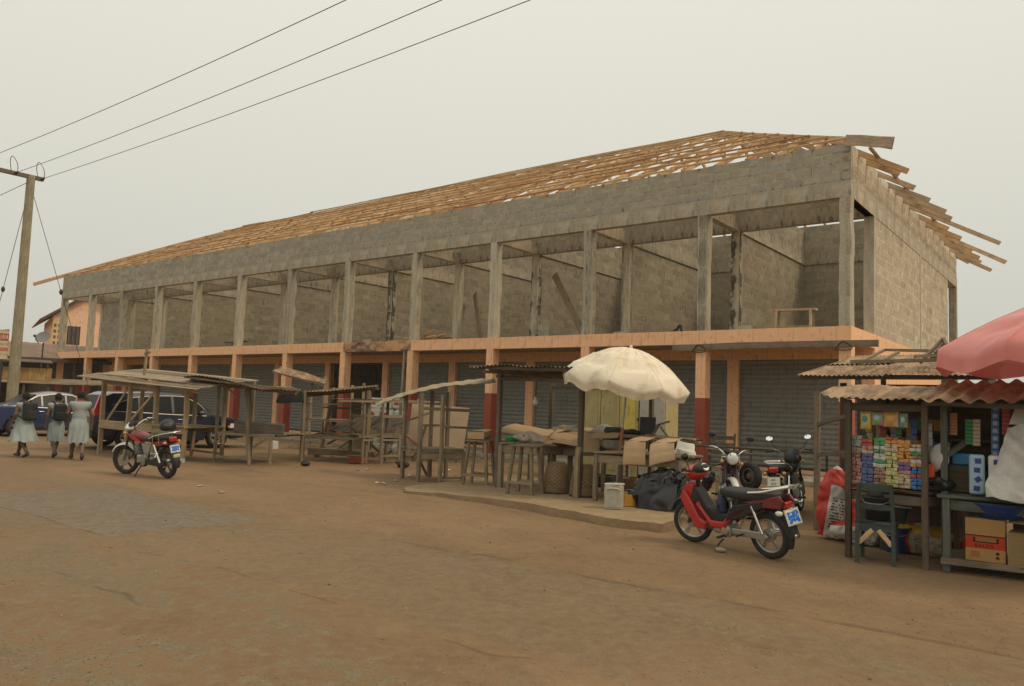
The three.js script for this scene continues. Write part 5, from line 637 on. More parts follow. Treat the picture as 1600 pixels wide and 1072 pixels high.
// corner stall with boxes
{ const A0 = gp(1480, 893), B0 = V(5.1, 0, 9.0), m = [mat(.17, .18, .15, { map: T.grain }), mat(.14, .15, .125, { map: T.grain })], t = thing('corner_stall', 'grey green stall table with corrugated awning and boxes on its lower shelf', 'stall', mix(A0, B0, .5)), [a, b] = rel(t, A0, B0), n = away(A0, B0).multiplyScalar(.95), h = .82;
  for (const p of [a, b, a.clone().add(n), b.clone().add(n)]) leg(t, p, lift(p, h), .075, m[0]); boards(t, lift(a, h).add(V(-.1, 0, .06)), lift(b, h).add(V(.1, 0, .06)), lift(a, h).add(n).add(V(-.1, 0, 0)), 5, .03, m); add('apron', bar(lift(a, h - .09), lift(b, h - .09), .11, .025), m[1], t); boards(t, lift(a, .13), lift(b, .13), lift(a, .13).add(n), 5, .025, [M.woodGrey[1]], 'shelf_board'); add('shelf_edge', bar(lift(a, .12).add(V(-.05, 0, .07)), lift(b, .12).add(V(0, 0, .07)), .06, .03), M.woodGrey[1], t);
  const P0 = a.clone().add(n.clone().multiplyScalar(.12)).add(V(-.02, 0, 0)); add('post', bar(P0, lift(P0, 1.92), .07, .06), m[0], t); for (const s of [[b, 0], [a, 1.05], [b, 1.05]]) { const p = s[0].clone().addScaledVector(n, s[1]); add('post', bar(p, lift(p, 2.0), .06, .06), m[1], t); } add('brace', bar(lift(P0, 1.25), lift(P0, 1.5).add(V(.28, 0, -.3)), .05, .04), m[0], t);
  add('awning', tinSheet(...rel(t, V(3.1, 1.87, 9.55), V(5.6, 1.86, 9.4), V(5.4, 2.16, 8.0), V(3.25, 2.14, 8.4)), { pitch: .19, amp: .026, sag: .02 }), M.rust, t); add('awning_batten', bar(...rel(t, V(3.15, 1.84, 9.35), V(5.4, 1.82, 9.2)), .05, .05), m[0], t); add('back_wall', sheet(lift(a, h).addScaledVector(n, 1.06), lift(b, h).addScaledVector(n, 1.06), lift(b, 2.0).addScaledVector(n, 1.06), lift(a, 2.0).addScaledVector(n, 1.06), 2, 2, () => 0, .02), M.woodDark[1], t); for (const y of [1.15, 1.42]) add('shelf', bar(lift(a, y).addScaledVector(n, .95), lift(b, y).addScaledVector(n, .95), .025, .22), m[1], t);
  // goods on and under it
  const cr = (tx, w, hgt, d) => { const g = uvBox(new THREE.BoxGeometry(w, hgt, d).translate(0, hgt / 2, 0)); const p = g.attributes.position, uv = g.attributes.uv; for (let i = 0; i < p.count; i++) uv.setXY(i, p.getX(i) / w + .5, p.getY(i) / hgt); return g; };
  const draw = (w, h_, fn) => { const c = document.createElement('canvas'); c.width = w; c.height = h_; fn(c.getContext('2d')); const q = new THREE.CanvasTexture(c); q.colorSpace = THREE.SRGBColorSpace; return q; };
  const boxTx = draw(256, 320, x => { x.fillStyle = '#a5804f'; x.fillRect(0, 0, 256, 320); for (let i = 0; i < 900; i++) { x.fillStyle = `rgba(${90 + 60 * rnd()},${70 + 40 * rnd()},40,.10)`; x.fillRect(rnd() * 256, rnd() * 320, 30 * rnd(), 2); } x.fillStyle = '#b03a22'; x.fillRect(0, 128, 256, 96); x.fillStyle = '#8a6a40'; x.fillRect(56, 140, 150, 34); x.fillStyle = '#2a1a12'; x.fillRect(0, 122, 256, 8); x.fillRect(50, 140, 14, 34); x.fillRect(200, 140, 14, 34); x.fillRect(50, 170, 164, 8); x.font = 'bold 40px sans-serif'; x.fillStyle = '#5a1a10'; x.fillText('BALEO', 58, 216); x.fillStyle = '#59251a'; for (const y of [252, 284]) { x.beginPath(); x.arc(206, y, 13, 0, 7); x.fill(); } x.fillStyle = 'rgba(150,90,50,.7)'; x.fillRect(32, 244, 60, 50); });
  const crTx = draw(256, 160, x => { x.fillStyle = '#8d774e'; x.fillRect(0, 0, 256, 160); for (let i = 0; i < 1400; i++) { x.fillStyle = `rgba(${80 + 70 * rnd()},${66 + 50 * rnd()},40,.12)`; x.fillRect(rnd() * 256, rnd() * 160, 60 * rnd(), 2); } x.fillStyle = '#1f4a33'; x.beginPath(); x.ellipse(200, 120, 30, 12, 0, 0, 7); x.fill(); x.fillStyle = '#8d9a78'; x.font = 'bold 14px sans-serif'; x.fillText('SB', 190, 125); });
  const bxA = thing('printed_carton', 'brown carton with a red printed band on the lower stall shelf', 'carton', V(3.70, .15, 9.0), .05); add('body', cr(0, .37, .45, .3), mat(1, 1, 1, { map: boxTx }), bxA); add('flap', sheet(V(-.185, .452, .15), V(.185, .452, .15), V(.18, .47, .0), V(-.18, .46, .0), 4, 3), M.card[0], bxA);
  const bxB = thing('long_carton', 'long pale open carton with a green oval mark on the lower stall shelf', 'carton', V(4.25, .15, 9.02), -.02); add('body', cr(0, .66, .34, .32), mat(1, 1, 1, { map: crTx }), bxB); add('lid_flap', sheet(V(-.33, .44, .1), V(.33, .42, .1), V(.33, .47, -.16), V(-.33, .49, -.16), 4, 3), M.card[0], bxB); add('inside', bx(-.31, .31, .34, .43, -.12, -.1), M.woodDark[1], bxB);
  const bas = thing('blue_basin', 'blue plastic basin resting on the cartons under the stall table', 'basin', V(3.83, .62, 8.98)); add('body', lathe([[0, 0], [.19, 0], [.27, .13], [.3, .14], [.3, .15], [.265, .15], [.18, .012], [0, .012]], 32), pmat(.015, .06, .3, { roughness: .4 }), bas);
  const pack = (lab, x, z, c, s) => { const o = thing('wrapped_pack', lab, 'pack', V(x, .85, z), .1, 'wrapped packs on the corner stall'), w = .155; add('wrap', crumple(new RoundedBoxGeometry(w, .44, .15, 4, .03).translate(0, .22, 0), .012, 9, s), pmat(...c, { roughness: .3, clearcoat: .5 }), o); for (let i = 0; i < 4; i++) add('label_print', new THREE.BoxGeometry(.06, .055, .004).rotateZ(s === 1 && i === 1 ? .6 : rr(-.1, .1)).translate(rr(-.01, .015), .07 + i * .1, .078), mat(.06, .07, .28), o); };
  pack('pale blue wrapped pack with dark square prints on the corner stall', 3.62, 9.0, [.33, .5, .62], 1); pack('white wrapped pack with dark square prints on the corner stall', 3.81, 9.02, [.66, .64, .6], 2);
  const sb = one('blue_box', new RoundedBoxGeometry(.2, .13, .16, 2, .02), pmat(.03, .22, .5, { roughness: .4 }), 'bright blue box behind the pale blue pack on the corner stall', 'box'); sb.position.set(3.46, 1.22, 8.8); const sbb = one('brown_carton', uvBox(new RoundedBoxGeometry(.26, .3, .2, 2, .01)), M.woodDark[0], 'dark carton under the bright blue box on the corner stall', 'carton'); sbb.position.set(3.46, 1.0, 8.78);
  const bb = one('black_bag', bundle(.2, .1, .14, .05, .02, 41, 2), pmat(.015, .015, .017, { roughness: .35 }), 'black plastic bag hanging over the corner between the two tables', 'bag'); bb.position.set(3.28, .85, 9.05); const gb = one('grey_bag', bundle(.09, .17, .08, .03, .018, 43, 2), mat(.5, .48, .46, { roughness: .5 }), 'pale grey plastic bag hanging on the stall post above the black one', 'bag'); gb.position.set(3.27, 1.06, 9.05); const og = one('orange_pack', crumple(new RoundedBoxGeometry(.1, .3, .06, 3, .015), .02, 8, 3), pmat(.65, .09, .03, { roughness: .4 }), 'orange red pack wedged beside the kiosk post', 'packet'); og.position.set(3.17, 1.0, 9.1);
  const wt = thing('white_tarpaulin', 'white plastic sheet draped down over the corner stall table', 'tarpaulin', V(4.12, 0, 9.08)); add('sheet', crumple(sheet(V(-.40, .86, .2), V(.75, .70, .42), V(.75, 1.70, -.1), V(-.2, 1.62, -.05), 40, 30, (s, q) => .05 * Math.sin(q * 9 + s * 4) * (1 - q) + .03 * Math.sin((s * 1.2 + q) * 17) + .05 * Math.abs(fbm(s * 6, q * 7, 3) - .5)), .05, 9), mat(.72, .70, .65, { roughness: .5, map: T.dust }), wt); add('upper_fold', crumple(sheet(V(-.18, 1.62, -.06), V(.75, 1.68, -.1), V(.75, 1.95, -.2), V(-.1, 1.86, -.15), 16, 10), .06, 5), mat(.74, .73, .7, { map: T.dust }), wt);
  const strip = (lab, u, v0, v1, c, k) => { const g = [], P = V(3.92, 0, 8.9), p0 = over(P, u, v0), p1 = over(P, u, v1), N = 7; for (let i = 0; i < N; i++) { const q = mix(p0, p1, (i + .5) / N); g.push(new RoundedBoxGeometry(.075, p0.distanceTo(p1) / N * .94, .018, 2, .006).translate(q.x, q.y, q.z)); } return one('sachet_strip', g, c, lab, 'sachets', 'sachet strips hanging in the corner stall'); };
  const spot = (a_, b_) => tex(64, 64, (x, y) => Math.hypot(x - .5, y - .5) < .3 ? b_ : a_); strip('hanging strip of blue sachets beside the white sheet', 1555, 632, 715, pmat(1, 1, 1, { map: spot([.04, .17, .42], [.4, .3, .3]), roughness: .4 }), 0); strip('hanging strip of green sachets at the back of the stall', 1514, 655, 695, pmat(.03, .2, .06, { roughness: .5 }), 1); strip('hanging strip of cream sachets beside the green ones', 1526, 655, 697, pmat(.42, .33, .22, { roughness: .5 }), 2); strip('hanging strip of red sachets against the white sheet', 1572, 630, 680, pmat(.4, .06, .04, { roughness: .5 }), 3); strip('short strip of orange and white sachets near the stall post', 1490, 645, 680, pmat(.45, .18, .09, { roughness: .5 }), 4); }
{ const base = V(4.62, 0, 8.6), top = V(4.62, 3.14, 8.6); umbrella('large faded red and pink umbrella over the corner stall', base, top, 1.46, .64, 8, { m: pmat(.80, .33, .30, { map: tex(128, 128, (x, y) => { const f = fbm(x * 4, y * 4, 4, 4, 4, 311); return [.9 + .1 * f, .55 + .5 * f, .55 + .5 * f]; }), roughness: .7, transmission: .22 }), pow: 1.35, slack: .12, scallop: .05, val: .2, flare: .02, wr: .045, tz: .02, ty: .35 }); }
// ---------------------------------------------------------------- motorbikes (local x forward, z to the bike's right)
function wheel(parent, x, r, tw, spokes, rimM, o = {}) {
  const w = add('wheel', new THREE.TorusGeometry(r - tw, tw, 12, 40).scale(1, 1, .92), M.rubber, parent); w.position.set(x, r, o.z ?? 0); if (o.turn) w.rotation.y = o.turn;
  const g = [new THREE.TorusGeometry(r - tw * 1.75, tw * .42, 8, 40).scale(1, 1, 1.5), new THREE.CylinderGeometry(.045, .045, .11, 16).rotateX(Math.PI / 2)];
  if (o.wire) for (let i = 0; i < 18; i++) { const a = i / 18 * Math.PI * 2, b = a + (i % 2 ? .5 : -.5); g.push(rod(V(.035 * Math.cos(b), .035 * Math.sin(b), i % 2 ? .03 : -.03), V((r - tw * 1.9) * Math.cos(a), (r - tw * 1.9) * Math.sin(a), 0), .003, .003, 4)); }
  else for (let i = 0; i < spokes; i++) { const a = i / spokes * Math.PI * 2 + .3; for (const s of [-.09, .09]) g.push(bar(V(.04 * Math.cos(a), .04 * Math.sin(a), 0), V((r - tw * 1.9) * Math.cos(a + s), (r - tw * 1.9) * Math.sin(a + s), 0), .014, .022)); }
  add('rim', g, rimM, w); if (o.disc) add('brake_disc', new THREE.CylinderGeometry(o.disc, o.disc, .006, 28).rotateX(Math.PI / 2).translate(0, 0, -.07), M.alloy, w); if (o.drum) add('brake_drum', new THREE.CylinderGeometry(.075, .085, .07, 24).rotateX(Math.PI / 2).translate(0, 0, .0), M.alloy, w); return w;
}
const fender = (x, y, r, a0, a1, w, th = .006) => { const pos = [], idx = [], uv = [], N = 18, K = 6; for (let i = 0; i <= N; i++) for (let k = 0; k <= K; k++) { const a = a0 + (a1 - a0) * i / N, s = (k / K - .5) * 2, rad = r - .03 * s * s * s * s - .012 * s * s; pos.push(x + rad * Math.cos(a), y + rad * Math.sin(a), s * w / 2 * (1 - .25 * Math.pow(Math.abs(i / N - .5) * 2, 4))); uv.push(i / N, k / K); } for (let i = 0; i < N; i++) for (let k = 0; k < K; k++) { const p = i * (K + 1) + k; idx.push(p, p + 1, p + K + 2, p, p + K + 2, p + K + 1); } const g = new THREE.BufferGeometry(); g.setAttribute('position', new THREE.Float32BufferAttribute(pos, 3)); g.setAttribute('uv', new THREE.Float32BufferAttribute(uv, 2)); g.setIndex(idx); g.computeVertexNormals(); return g; };
function plateTex(kind) { const c = document.createElement('canvas'); c.width = 128; c.height = 96; const x = c.getContext('2d'); x.fillStyle = '#d8d4c4'; x.fillRect(0, 0, 128, 96); x.strokeStyle = '#8a8674'; x.lineWidth = 3; x.strokeRect(3, 3, 122, 90); if (kind === 'blue') { x.fillStyle = '#1668c8'; for (let i = 0; i < 110; i++) x.fillRect(12 + rnd() * 88, 14 + rnd() * 58, 8 + rnd() * 16, 4 + rnd() * 12); x.fillStyle = 'rgba(210,206,200,.8)'; for (let i = 0; i < 7; i++) x.fillRect(30 + rnd() * 70, 20 + rnd() * 50, 5, 9); } else { x.fillStyle = '#3a3a34'; x.font = 'bold 34px sans-serif'; x.fillText('AX', 38, 42); x.fillText('203', 34, 82); } const t = new THREE.CanvasTexture(c); t.colorSpace = THREE.SRGBColorSpace; return t; }
const plate = (parent, pos, w, h, tx, tiltZ, yaw = 0) => { const o = add('number_plate', new THREE.BoxGeometry(.006, h, w), mat(.85, .84, .8), parent); o.position.copy(pos); o.rotation.set(0, yaw, tiltZ); const f = add('plate_print', new THREE.PlaneGeometry(w, h).rotateY(-Math.PI / 2), mat(1, 1, 1, { map: tx, roughness: .5 }), o); f.position.x = -.0055; return o; };
const mirror = (parent, x, y, z, s) => { const o = add('mirror', tube([V(x, y, z), V(x - .02, y + .08, z + s * .05), V(x - .03, y + .15, z + s * .09)], .006, 12, 6), M.black, parent); const hd = new THREE.SphereGeometry(1, 16, 10).scale(.018, .045, .065); add('mirror_head', hd.clone().translate(x - .02, y + .19, z + s * .1), M.black, o); add('mirror_glass', new THREE.CircleGeometry(1, 20).scale(.058, .038, 1).rotateY(-Math.PI / 2 - s * .12).rotateZ(-.25).translate(x - .042, y + .19, z + s * .1), mat(.95, .95, .95, { metalness: 1, roughness: .04 }), o); return o; };
function place(o, rear, front, lean) { const d = front.clone().sub(rear); o.position.copy(mix(rear, front, .5)).setY(0); o.rotation.set(lean, Math.atan2(-d.z, d.x), 0, 'YXZ'); }
{ // red step-through in front of the pad
  const t = thing('motorbike', 'red step-through motorbike with black seat and blue number plate before the pad', 'motorbike'), fx = .61, R = .285; place(t, gp(1200, 872), gp(1090, 848), -.13); t.scale.setScalar(.95);
  wheel(t, fx, R, .042, 5, M.alloy, { drum: 1, turn: .25 }); wheel(t, -fx, R, .047, 5, M.alloy, { drum: 1 });
  for (const z of [-.085, .085]) add('fork', rod(V(fx, R, z), V(fx - .16, .72, z * .7), .022, .022), M.darkMetal, t); add('front_fender', fender(fx + .01, R + .01, .355, .25, 2.3, .15), M.black, t); add('fender_tip', extr([[fx + .33, R + .12], [fx + .36, R + .1], [fx + .14, R + .42], [fx - .02, R + .46], [fx - .04, R + .4]], .1, .02), M.black, t);
  const shield = (pts, w, m, n = 'leg_shield', z = 0) => add(n, extr(pts, w, .02).translate(0, 0, z), m, t);
  shield([[.60, .80], [.66, .70], [.68, .62], [.47, .30], [.38, .25], [.36, .33], [.55, .62], [.50, .78]], .17, M.redPaint); 
  for (const s of [-1, 1]) { shield([[.61, .72], [.655, .62], [.44, .27], [.30, .26], [.28, .33], [.38, .37], [.5, .56]], .05, M.redPaint, 'leg_shield_side', s * .13); shield([[.40, .60], [.42, .56], [.2, .36], [.0, .36], [-.18, .52], [-.45, .64], [-.42, .60], [-.16, .46], [.02, .31], [.2, .31]], .03, M.redPaint, 'frame_trim', s * .115); add('side_panel', extr([[-.05, .40], [-.18, .60], [-.62, .70], [-.6, .64], [-.3, .48]], .04, .012).translate(0, 0, s * .11), s < 0 ? M.black : M.black, t); add('tail_panel', extr([[-.40, .68], [-.86, .79], [-.9, .74], [-.86, .66], [-.52, .64]], .04, .012).translate(0, 0, s * .10), M.maroon, t); }
  shield([[.53, .78], [.60, .70], [.5, .55], [.22, .35], [.05, .36], [-.08, .46], [.1, .44], [.3, .52], [.42, .70]], .16, M.blackMatt, 'inner_cover');
  add('seat', nets((x, y, z) => { const k = Math.abs(x + .38) / .46; return Math.max(Math.pow(Math.pow(k, 4) + Math.pow(Math.abs((y - .75 - .06 * Math.max(0, -x - .35)) / .07), 3) + Math.pow(Math.abs(z / (.13 - .05 * Math.max(0, x + .1))), 3), 1 / 3) - 1, -9) * .07; }, V(-.95, .62, -.2), V(.2, .92, .2), .016), M.seat, t);
  add('headlight_cowl', nets((x, y, z) => ell(x, y, z, [.47, .95, 0], [.14, .1, .16]) + .01 * Math.sin(x * 20), V(.25, .8, -.25), V(.7, 1.1, .25), .016), M.redPaint, t); add('dash', new THREE.SphereGeometry(1, 18, 10).scale(.09, .07, .14).translate(.40, 1.01, 0), M.blackMatt, t); add('instrument', new THREE.CylinderGeometry(.055, .055, .02, 20).rotateZ(.9).translate(.335, 1.03, 0), M.lensClear, t); add('headlight', new THREE.SphereGeometry(1, 18, 10).scale(.05, .065, .1).translate(.585, .93, 0), M.lensClear, t);
  add('handlebar', tube([V(.34, 1.03, -.34), V(.42, 1.0, -.2), V(.44, .99, 0), V(.42, 1.0, .2), V(.34, 1.03, .34)], .012, 24, 8), M.darkMetal, t); for (const s of [-1, 1]) { add('grip', rod(V(.38, 1.017, s * .24), V(.335, 1.035, s * .36), .018, .018), M.black, t); add('lever', tube([V(.42, 1.0, s * .2), V(.45, .99, s * .27), V(.42, 1.0, s * .36)], .006, 10, 5), M.alloy, t); add('front_indicator', new THREE.SphereGeometry(1, 12, 8).scale(.03, .025, .045).translate(.5, .97, s * .17), M.lensAmber, t); add('rear_indicator', new THREE.SphereGeometry(1, 14, 8).scale(.055, .032, .03).translate(-.86, .60, s * .12), M.lensClear, t); }
  mirror(t, .40, 1.02, -.22, -1);
  add('steering_column', rod(V(.42, .98, 0), V(.5, .72, 0), .03, .03), M.blackMatt, t); for (const s of [-1, 1]) add('cable', tube([V(.40, 1.0, s * .22), V(.52, 1.0, s * .16), V(.56, .82, s * .08), V(.5, .6, s * .06)], .006, 20, 5), M.black, t); add('chain_cover_bolt', new THREE.CylinderGeometry(.05, .05, .03, 20).rotateX(Math.PI / 2).translate(-.02, .27, -.115), M.chrome, t); add('kick_starter', tube([V(-.06, .27, .11), V(-.1, .34, .14), V(-.16, .42, .15), V(-.16, .42, .22)], .009, 14, 6), M.chrome, t);
  add('grab_rail', [tube([V(-.44, .80, -.13), V(-.66, .835, -.15), V(-.9, .90, -.13), V(-1.0, .92, 0), V(-.9, .90, .13), V(-.66, .835, .15), V(-.44, .80, .13)], .017, 40, 8), tube([V(-.7, .84, -.14), V(-.86, .87, -.08), V(-.9, .89, 0), V(-.86, .87, .08), V(-.7, .84, .14)], .012, 24, 6), bar(V(-1.02, .92, -.09), V(-1.02, .92, .09), .03, .05)], M.chrome, t);
  add('tail_light', new RoundedBoxGeometry(.05, .08, .13, 3, .02).rotateZ(.3).translate(-.90, .69, 0), M.lensRed, t); add('rear_fender', fender(-fx, R, .335, 1.5, 3.5, .13), M.black, t); add('fender_tail', extr([[-.82, .62], [-.9, .6], [-.99, .33], [-.94, .3]], .12, .012), M.blackMatt, t); add('reflector', new RoundedBoxGeometry(.05, .06, .08, 3, .02).translate(-.985, .33, 0), M.chrome, t);
  plate(t, V(-.975, .565, -.02), .26, .19, plateTex('blue'), -.32, 0);
  add('engine', [new THREE.CylinderGeometry(.09, .09, .2, 24).rotateX(Math.PI / 2).translate(-.02, .27, 0), new RoundedBoxGeometry(.3, .14, .2, 3, .04).translate(.05, .28, 0), new THREE.CylinderGeometry(.065, .06, .2, 16).rotateZ(Math.PI / 2).translate(.25, .29, 0), ...[0, 1, 2, 3].map(i => new THREE.CylinderGeometry(.08, .08, .008, 20).rotateZ(Math.PI / 2).translate(.19 + i * .035, .29, 0))], M.alloy, t); add('chain_case', extr([[-.14, .31], [-.6, .325], [-.655, .285], [-.6, .245], [-.14, .265]], .03, .01).translate(0, 0, -.10), M.alloy, t); for (const s of [-1, 1]) { add('shock', rod(V(-.6, .32, s * .12), V(-.46, .64, s * .115), .022, .02), M.chrome, t); add('foot_peg', rod(V(.02, .2, s * .1), V(.02, .2, s * .22), .016, .016), M.rubber, t); add('rear_peg', rod(V(-.3, .27, s * .12), V(-.3, .27, s * .24), .014, .014), M.rubber, t); }
  add('exhaust', tube([V(.26, .22, .08), V(.12, .17, .12), V(-.2, .19, .14), V(-.4, .24, .15)], .02, 20, 8), M.chrome, t); add('muffler', rod(V(-.35, .23, .15), V(-.85, .35, .16), .042, .05, 14), M.chrome, t); add('side_stand', tube([V(-.02, .2, -.09), V(.03, .1, -.2), V(.06, -.03, -.27)], .011, 10, 6), M.blackMatt, t); add('gear_lever', tube([V(.14, .19, -.13), V(.02, .18, -.15), V(-.1, .19, -.14)], .008, 10, 5), M.alloy, t); add('leg_bag', bundle(.07, .13, .07, .03, .014, 51, 2).translate(.09, .42, 0), mat(.03, .035, .09, { roughness: .7 }), t);
  const st = one('stone', crumple(new THREE.IcosahedronGeometry(.055, 2).scale(1.2, .6, .9), .03, 14), mat(.4, .33, .24, { map: T.dust }), 'small pale stone under the side stand of the red motorbike', 'stone'); const sp = gp(1126, 863); st.position.set(sp.x, .022, sp.z); }
function commuter(label, rear, front, lean, o = {}) { // ordinary street motorbike
  const t = thing('motorbike', label, 'motorbike'), fx = .64, R = .30; place(t, rear, front, lean); const tank = o.tank ?? M.maroon, stripe = o.side ?? mat(.62, .58, .54, { roughness: .4 });
  const F = new THREE.Group(); F.name = 'front_assembly'; t.add(F);
  wheel(F, fx, R, .043, 5, o.rim ?? M.alloy, { disc: .12 }); wheel(t, -fx, R, .052, 5, o.rim ?? M.alloy, { drum: 1 });
  for (const z of [-.09, .09]) { add('fork', rod(V(fx, R, z), V(fx - .19, .86, z), .024, .021), M.darkMetal, F); add('fork_leg', rod(V(fx, R, z), V(fx - .07, .52, z), .03, .03), M.alloy, F); } add('front_fender', fender(fx, R, .345, .5, 2.65, .13), o.fend ?? mat(.62, .59, .54, { roughness: .4, metalness: .3 }), F);
  add('headlight', lathe([[0, -.09], [.06, -.08], [.1, -.02], [.105, .03], [.09, .045]], 24).rotateZ(-Math.PI / 2).translate(.5, .92, 0), o.head ?? M.chrome, F); add('headlight_glass', new THREE.SphereGeometry(1, 20, 10).scale(.03, .09, .09).translate(.545, .92, 0), M.lensClear, F); add('instruments', [new THREE.CylinderGeometry(.05, .045, .06, 18).rotateZ(-.5).translate(.42, 1.02, -.06), new THREE.CylinderGeometry(.05, .045, .06, 18).rotateZ(-.5).translate(.42, 1.02, .06)], M.blackMatt, F); add('fork_bridge', new RoundedBoxGeometry(.06, .03, .24, 2, .01).translate(.46, .88, 0), M.darkMetal, F);
  add('handlebar', tube([V(.22, 1.05, -.36), V(.33, 1.07, -.24), V(.42, .97, -.08), V(.42, .96, 0), V(.42, .97, .08), V(.33, 1.07, .24), V(.22, 1.05, .36)], .012, 36, 8), M.chrome, F); for (const s of [-1, 1]) { add('grip', rod(V(.3, 1.065, s * .26), V(.21, 1.045, s * .38), .018, .018), M.black, F); add('lever', tube([V(.35, 1.06, s * .23), V(.36, 1.04, s * .3), V(.3, 1.03, s * .38)], .006, 10, 5), M.alloy, F); add('front_indicator', new THREE.SphereGeometry(1, 12, 8).scale(.035, .03, .03).translate(.5, .86, s * .16), M.lensAmber, F); add('rear_indicator', new THREE.SphereGeometry(1, 12, 8).scale(.035, .03, .03).translate(-.84, .72, s * .15), M.lensAmber, t); if (o.mirrors) mirror(F, .33, 1.08, s * .22, s); }
  for (const s of [-1, 1]) add('cable', tube([V(.34, 1.05, s * .22), V(.52, 1.08, s * .14), V(.56, .98, s * .05), V(.46, .8, s * .05), V(.34, .66, s * .04)], .006, 24, 5), M.black, F); add('horn', new THREE.CylinderGeometry(.045, .05, .03, 18).rotateZ(Math.PI / 2).translate(.45, .72, -.05), M.darkMetal, F);
  if (o.steer) { F.position.set(.45, 0, 0); F.children.forEach(c => c.position.x -= .45); F.rotation.y = o.steer; }
  add('tank', nets((x, y, z) => { const s = clamp((.38 - x) / .5); return (Math.pow(Math.pow(Math.abs((x - .15) / .28), 3) + Math.pow(Math.abs((y - .80 + .04 * s) / (.115 - .03 * s)), 2.4) + Math.pow(Math.abs(z / (.145 - .05 * s)), 2.4), 1 / 2.6) - 1) * .12; }, V(-.2, .6, -.2), V(.5, 1, .2), .016), tank, t); add('filler_cap', new THREE.CylinderGeometry(.035, .035, .02, 16).translate(.16, .925, 0), M.chrome, t); for (const s of [-1, 1]) add('tank_stripe', extr([[.36, .84], [.1, .76], [-.06, .68], [.12, .70], [.34, .79]], .012, .003, 1).translate(0, 0, s * .142), o.stripe ?? M.redPaint, t);
  add('seat', nets((x, y, z) => { const st = x < -.42 ? .05 : 0; return (Math.pow(Math.pow(Math.abs((x + .40) / .42), 5) + Math.pow(Math.abs((y - .755 - st) / .06), 2.6) + Math.pow(Math.abs(z / (.14 - .04 * clamp((x + .2) / .3))), 2.8), 1 / 2.8) - 1) * .07; }, V(-.9, .66, -.18), V(.08, .9, .18), .016), M.seat, t);
  for (const s of [-1, 1]) { add('side_panel', extr([[-.06, .66], [-.34, .64], [-.26, .50], [-.12, .47]], .03, .01).translate(0, 0, s * .12), stripe, t); add('tail_panel', extr([[-.36, .70], [-.82, .76], [-.84, .70], [-.4, .62]], .03, .01).translate(0, 0, s * .11), tank, t); add('shock', rod(V(-.62, .32, s * .13), V(-.44, .66, s * .12), .028, .026), M.chrome, t); add('foot_peg', rod(V(.04, .28, s * .12), V(.04, .28, s * .25), .016, .016), M.rubber, t); add('swing_arm', rod(V(-.05, .32, s * .09), V(-fx, R, s * .09), .022, .02), M.darkMetal, t); add('frame_tube', tube([V(.44, .84, s * .02), V(.3, .5, s * .07), V(.22, .26, s * .08), V(-.1, .24, s * .08), V(-.25, .6, s * .09)], .016, 24, 7), M.black, t); }
  add('engine', [new RoundedBoxGeometry(.32, .2, .24, 3, .05).translate(.04, .34, 0), new THREE.CylinderGeometry(.1, .1, .27, 22).rotateX(Math.PI / 2).translate(-.03, .33, 0), ...[0, 1, 2, 3, 4, 5].map(i => new RoundedBoxGeometry(.17, .014, .2, 1, .005).rotateZ(-.3).translate(.16 + i * .009, .46 + i * .03, 0)), new RoundedBoxGeometry(.13, .08, .16, 2, .03).rotateZ(-.3).translate(.22, .65, 0)], M.alloy, t);
  add('exhaust', tube([V(.28, .52, .05), V(.38, .36, .1), V(.26, .22, .13), V(-.1, .22, .14), V(-.35, .25, .15)], .02, 30, 8), M.chrome, t); add('muffler', rod(V(-.3, .245, .15), V(-.92, .33, .16), .05, .045, 14), M.chrome, t); add('chain_case', extr([[-.04, .36], [-.64, .36], [-.7, .30], [-.64, .24], [-.04, .28]], .035, .01).translate(0, 0, -.11), M.black, t); add('rear_fender', fender(-fx, R, .36, 1.2, 3.35, .16), M.black, t); add('side_stand', tube([V(.0, .25, -.1), V(.02, .14, -.2), V(.0, -.04, -.33)], .012, 12, 6), M.blackMatt, t);
  add('rack', [tube([V(-.32, .78, -.15), V(-.6, .86, -.15), V(-.98, .92, -.12), V(-.98, .92, .12), V(-.6, .86, .15), V(-.32, .78, .15)], .011, 36, 7), rod(V(-.7, .87, -.14), V(-.7, .87, .14), .009, .009), rod(V(-.85, .9, -.13), V(-.85, .9, .13), .009, .009), rod(V(-.42, .66, -.13), V(-.46, .82, -.15), .009, .009), rod(V(-.62, .68, -.13), V(-.66, .87, -.15), .009, .009)], M.chrome, t); add('tail_light', new RoundedBoxGeometry(.07, .09, .15, 3, .025).rotateZ(.2).translate(-.88, .78, 0), M.lensRed, t); plate(t, V(-.93, .60, 0), .2, .15, plateTex(o.plate ?? 'blue'), -.25); add('plate_stay', bar(V(-.82, .7, 0), V(-.93, .56, 0), .02, .1), M.black, t); add('reflector', new RoundedBoxGeometry(.05, .07, .14, 2, .02).translate(-.97, .46, 0), mat(.5, .44, .36, { roughness: .3 }), t); return t; }
const helmet = (lab, pos, yaw = 0) => { const t = thing('helmet', lab, 'helmet', pos, yaw); add('shell', nets((x, y, z) => Math.max(ell(x, y, z, [0, .12, 0], [.15, .145, .125]), -ell(x, y, z, [0, .08, 0], [.125, .12, .1]), -(y - .005)), V(-.2, -.02, -.2), V(.2, .3, .2), .014), M.black, t); add('visor', new THREE.SphereGeometry(.142, 20, 10, -.8, 1.6, 1.15, .6).scale(1.05, 1, .9).rotateY(Math.PI / 2).translate(.008, .12, 0), pmat(.02, .02, .022, { roughness: .12, clearcoat: 1 }), t); return t; };
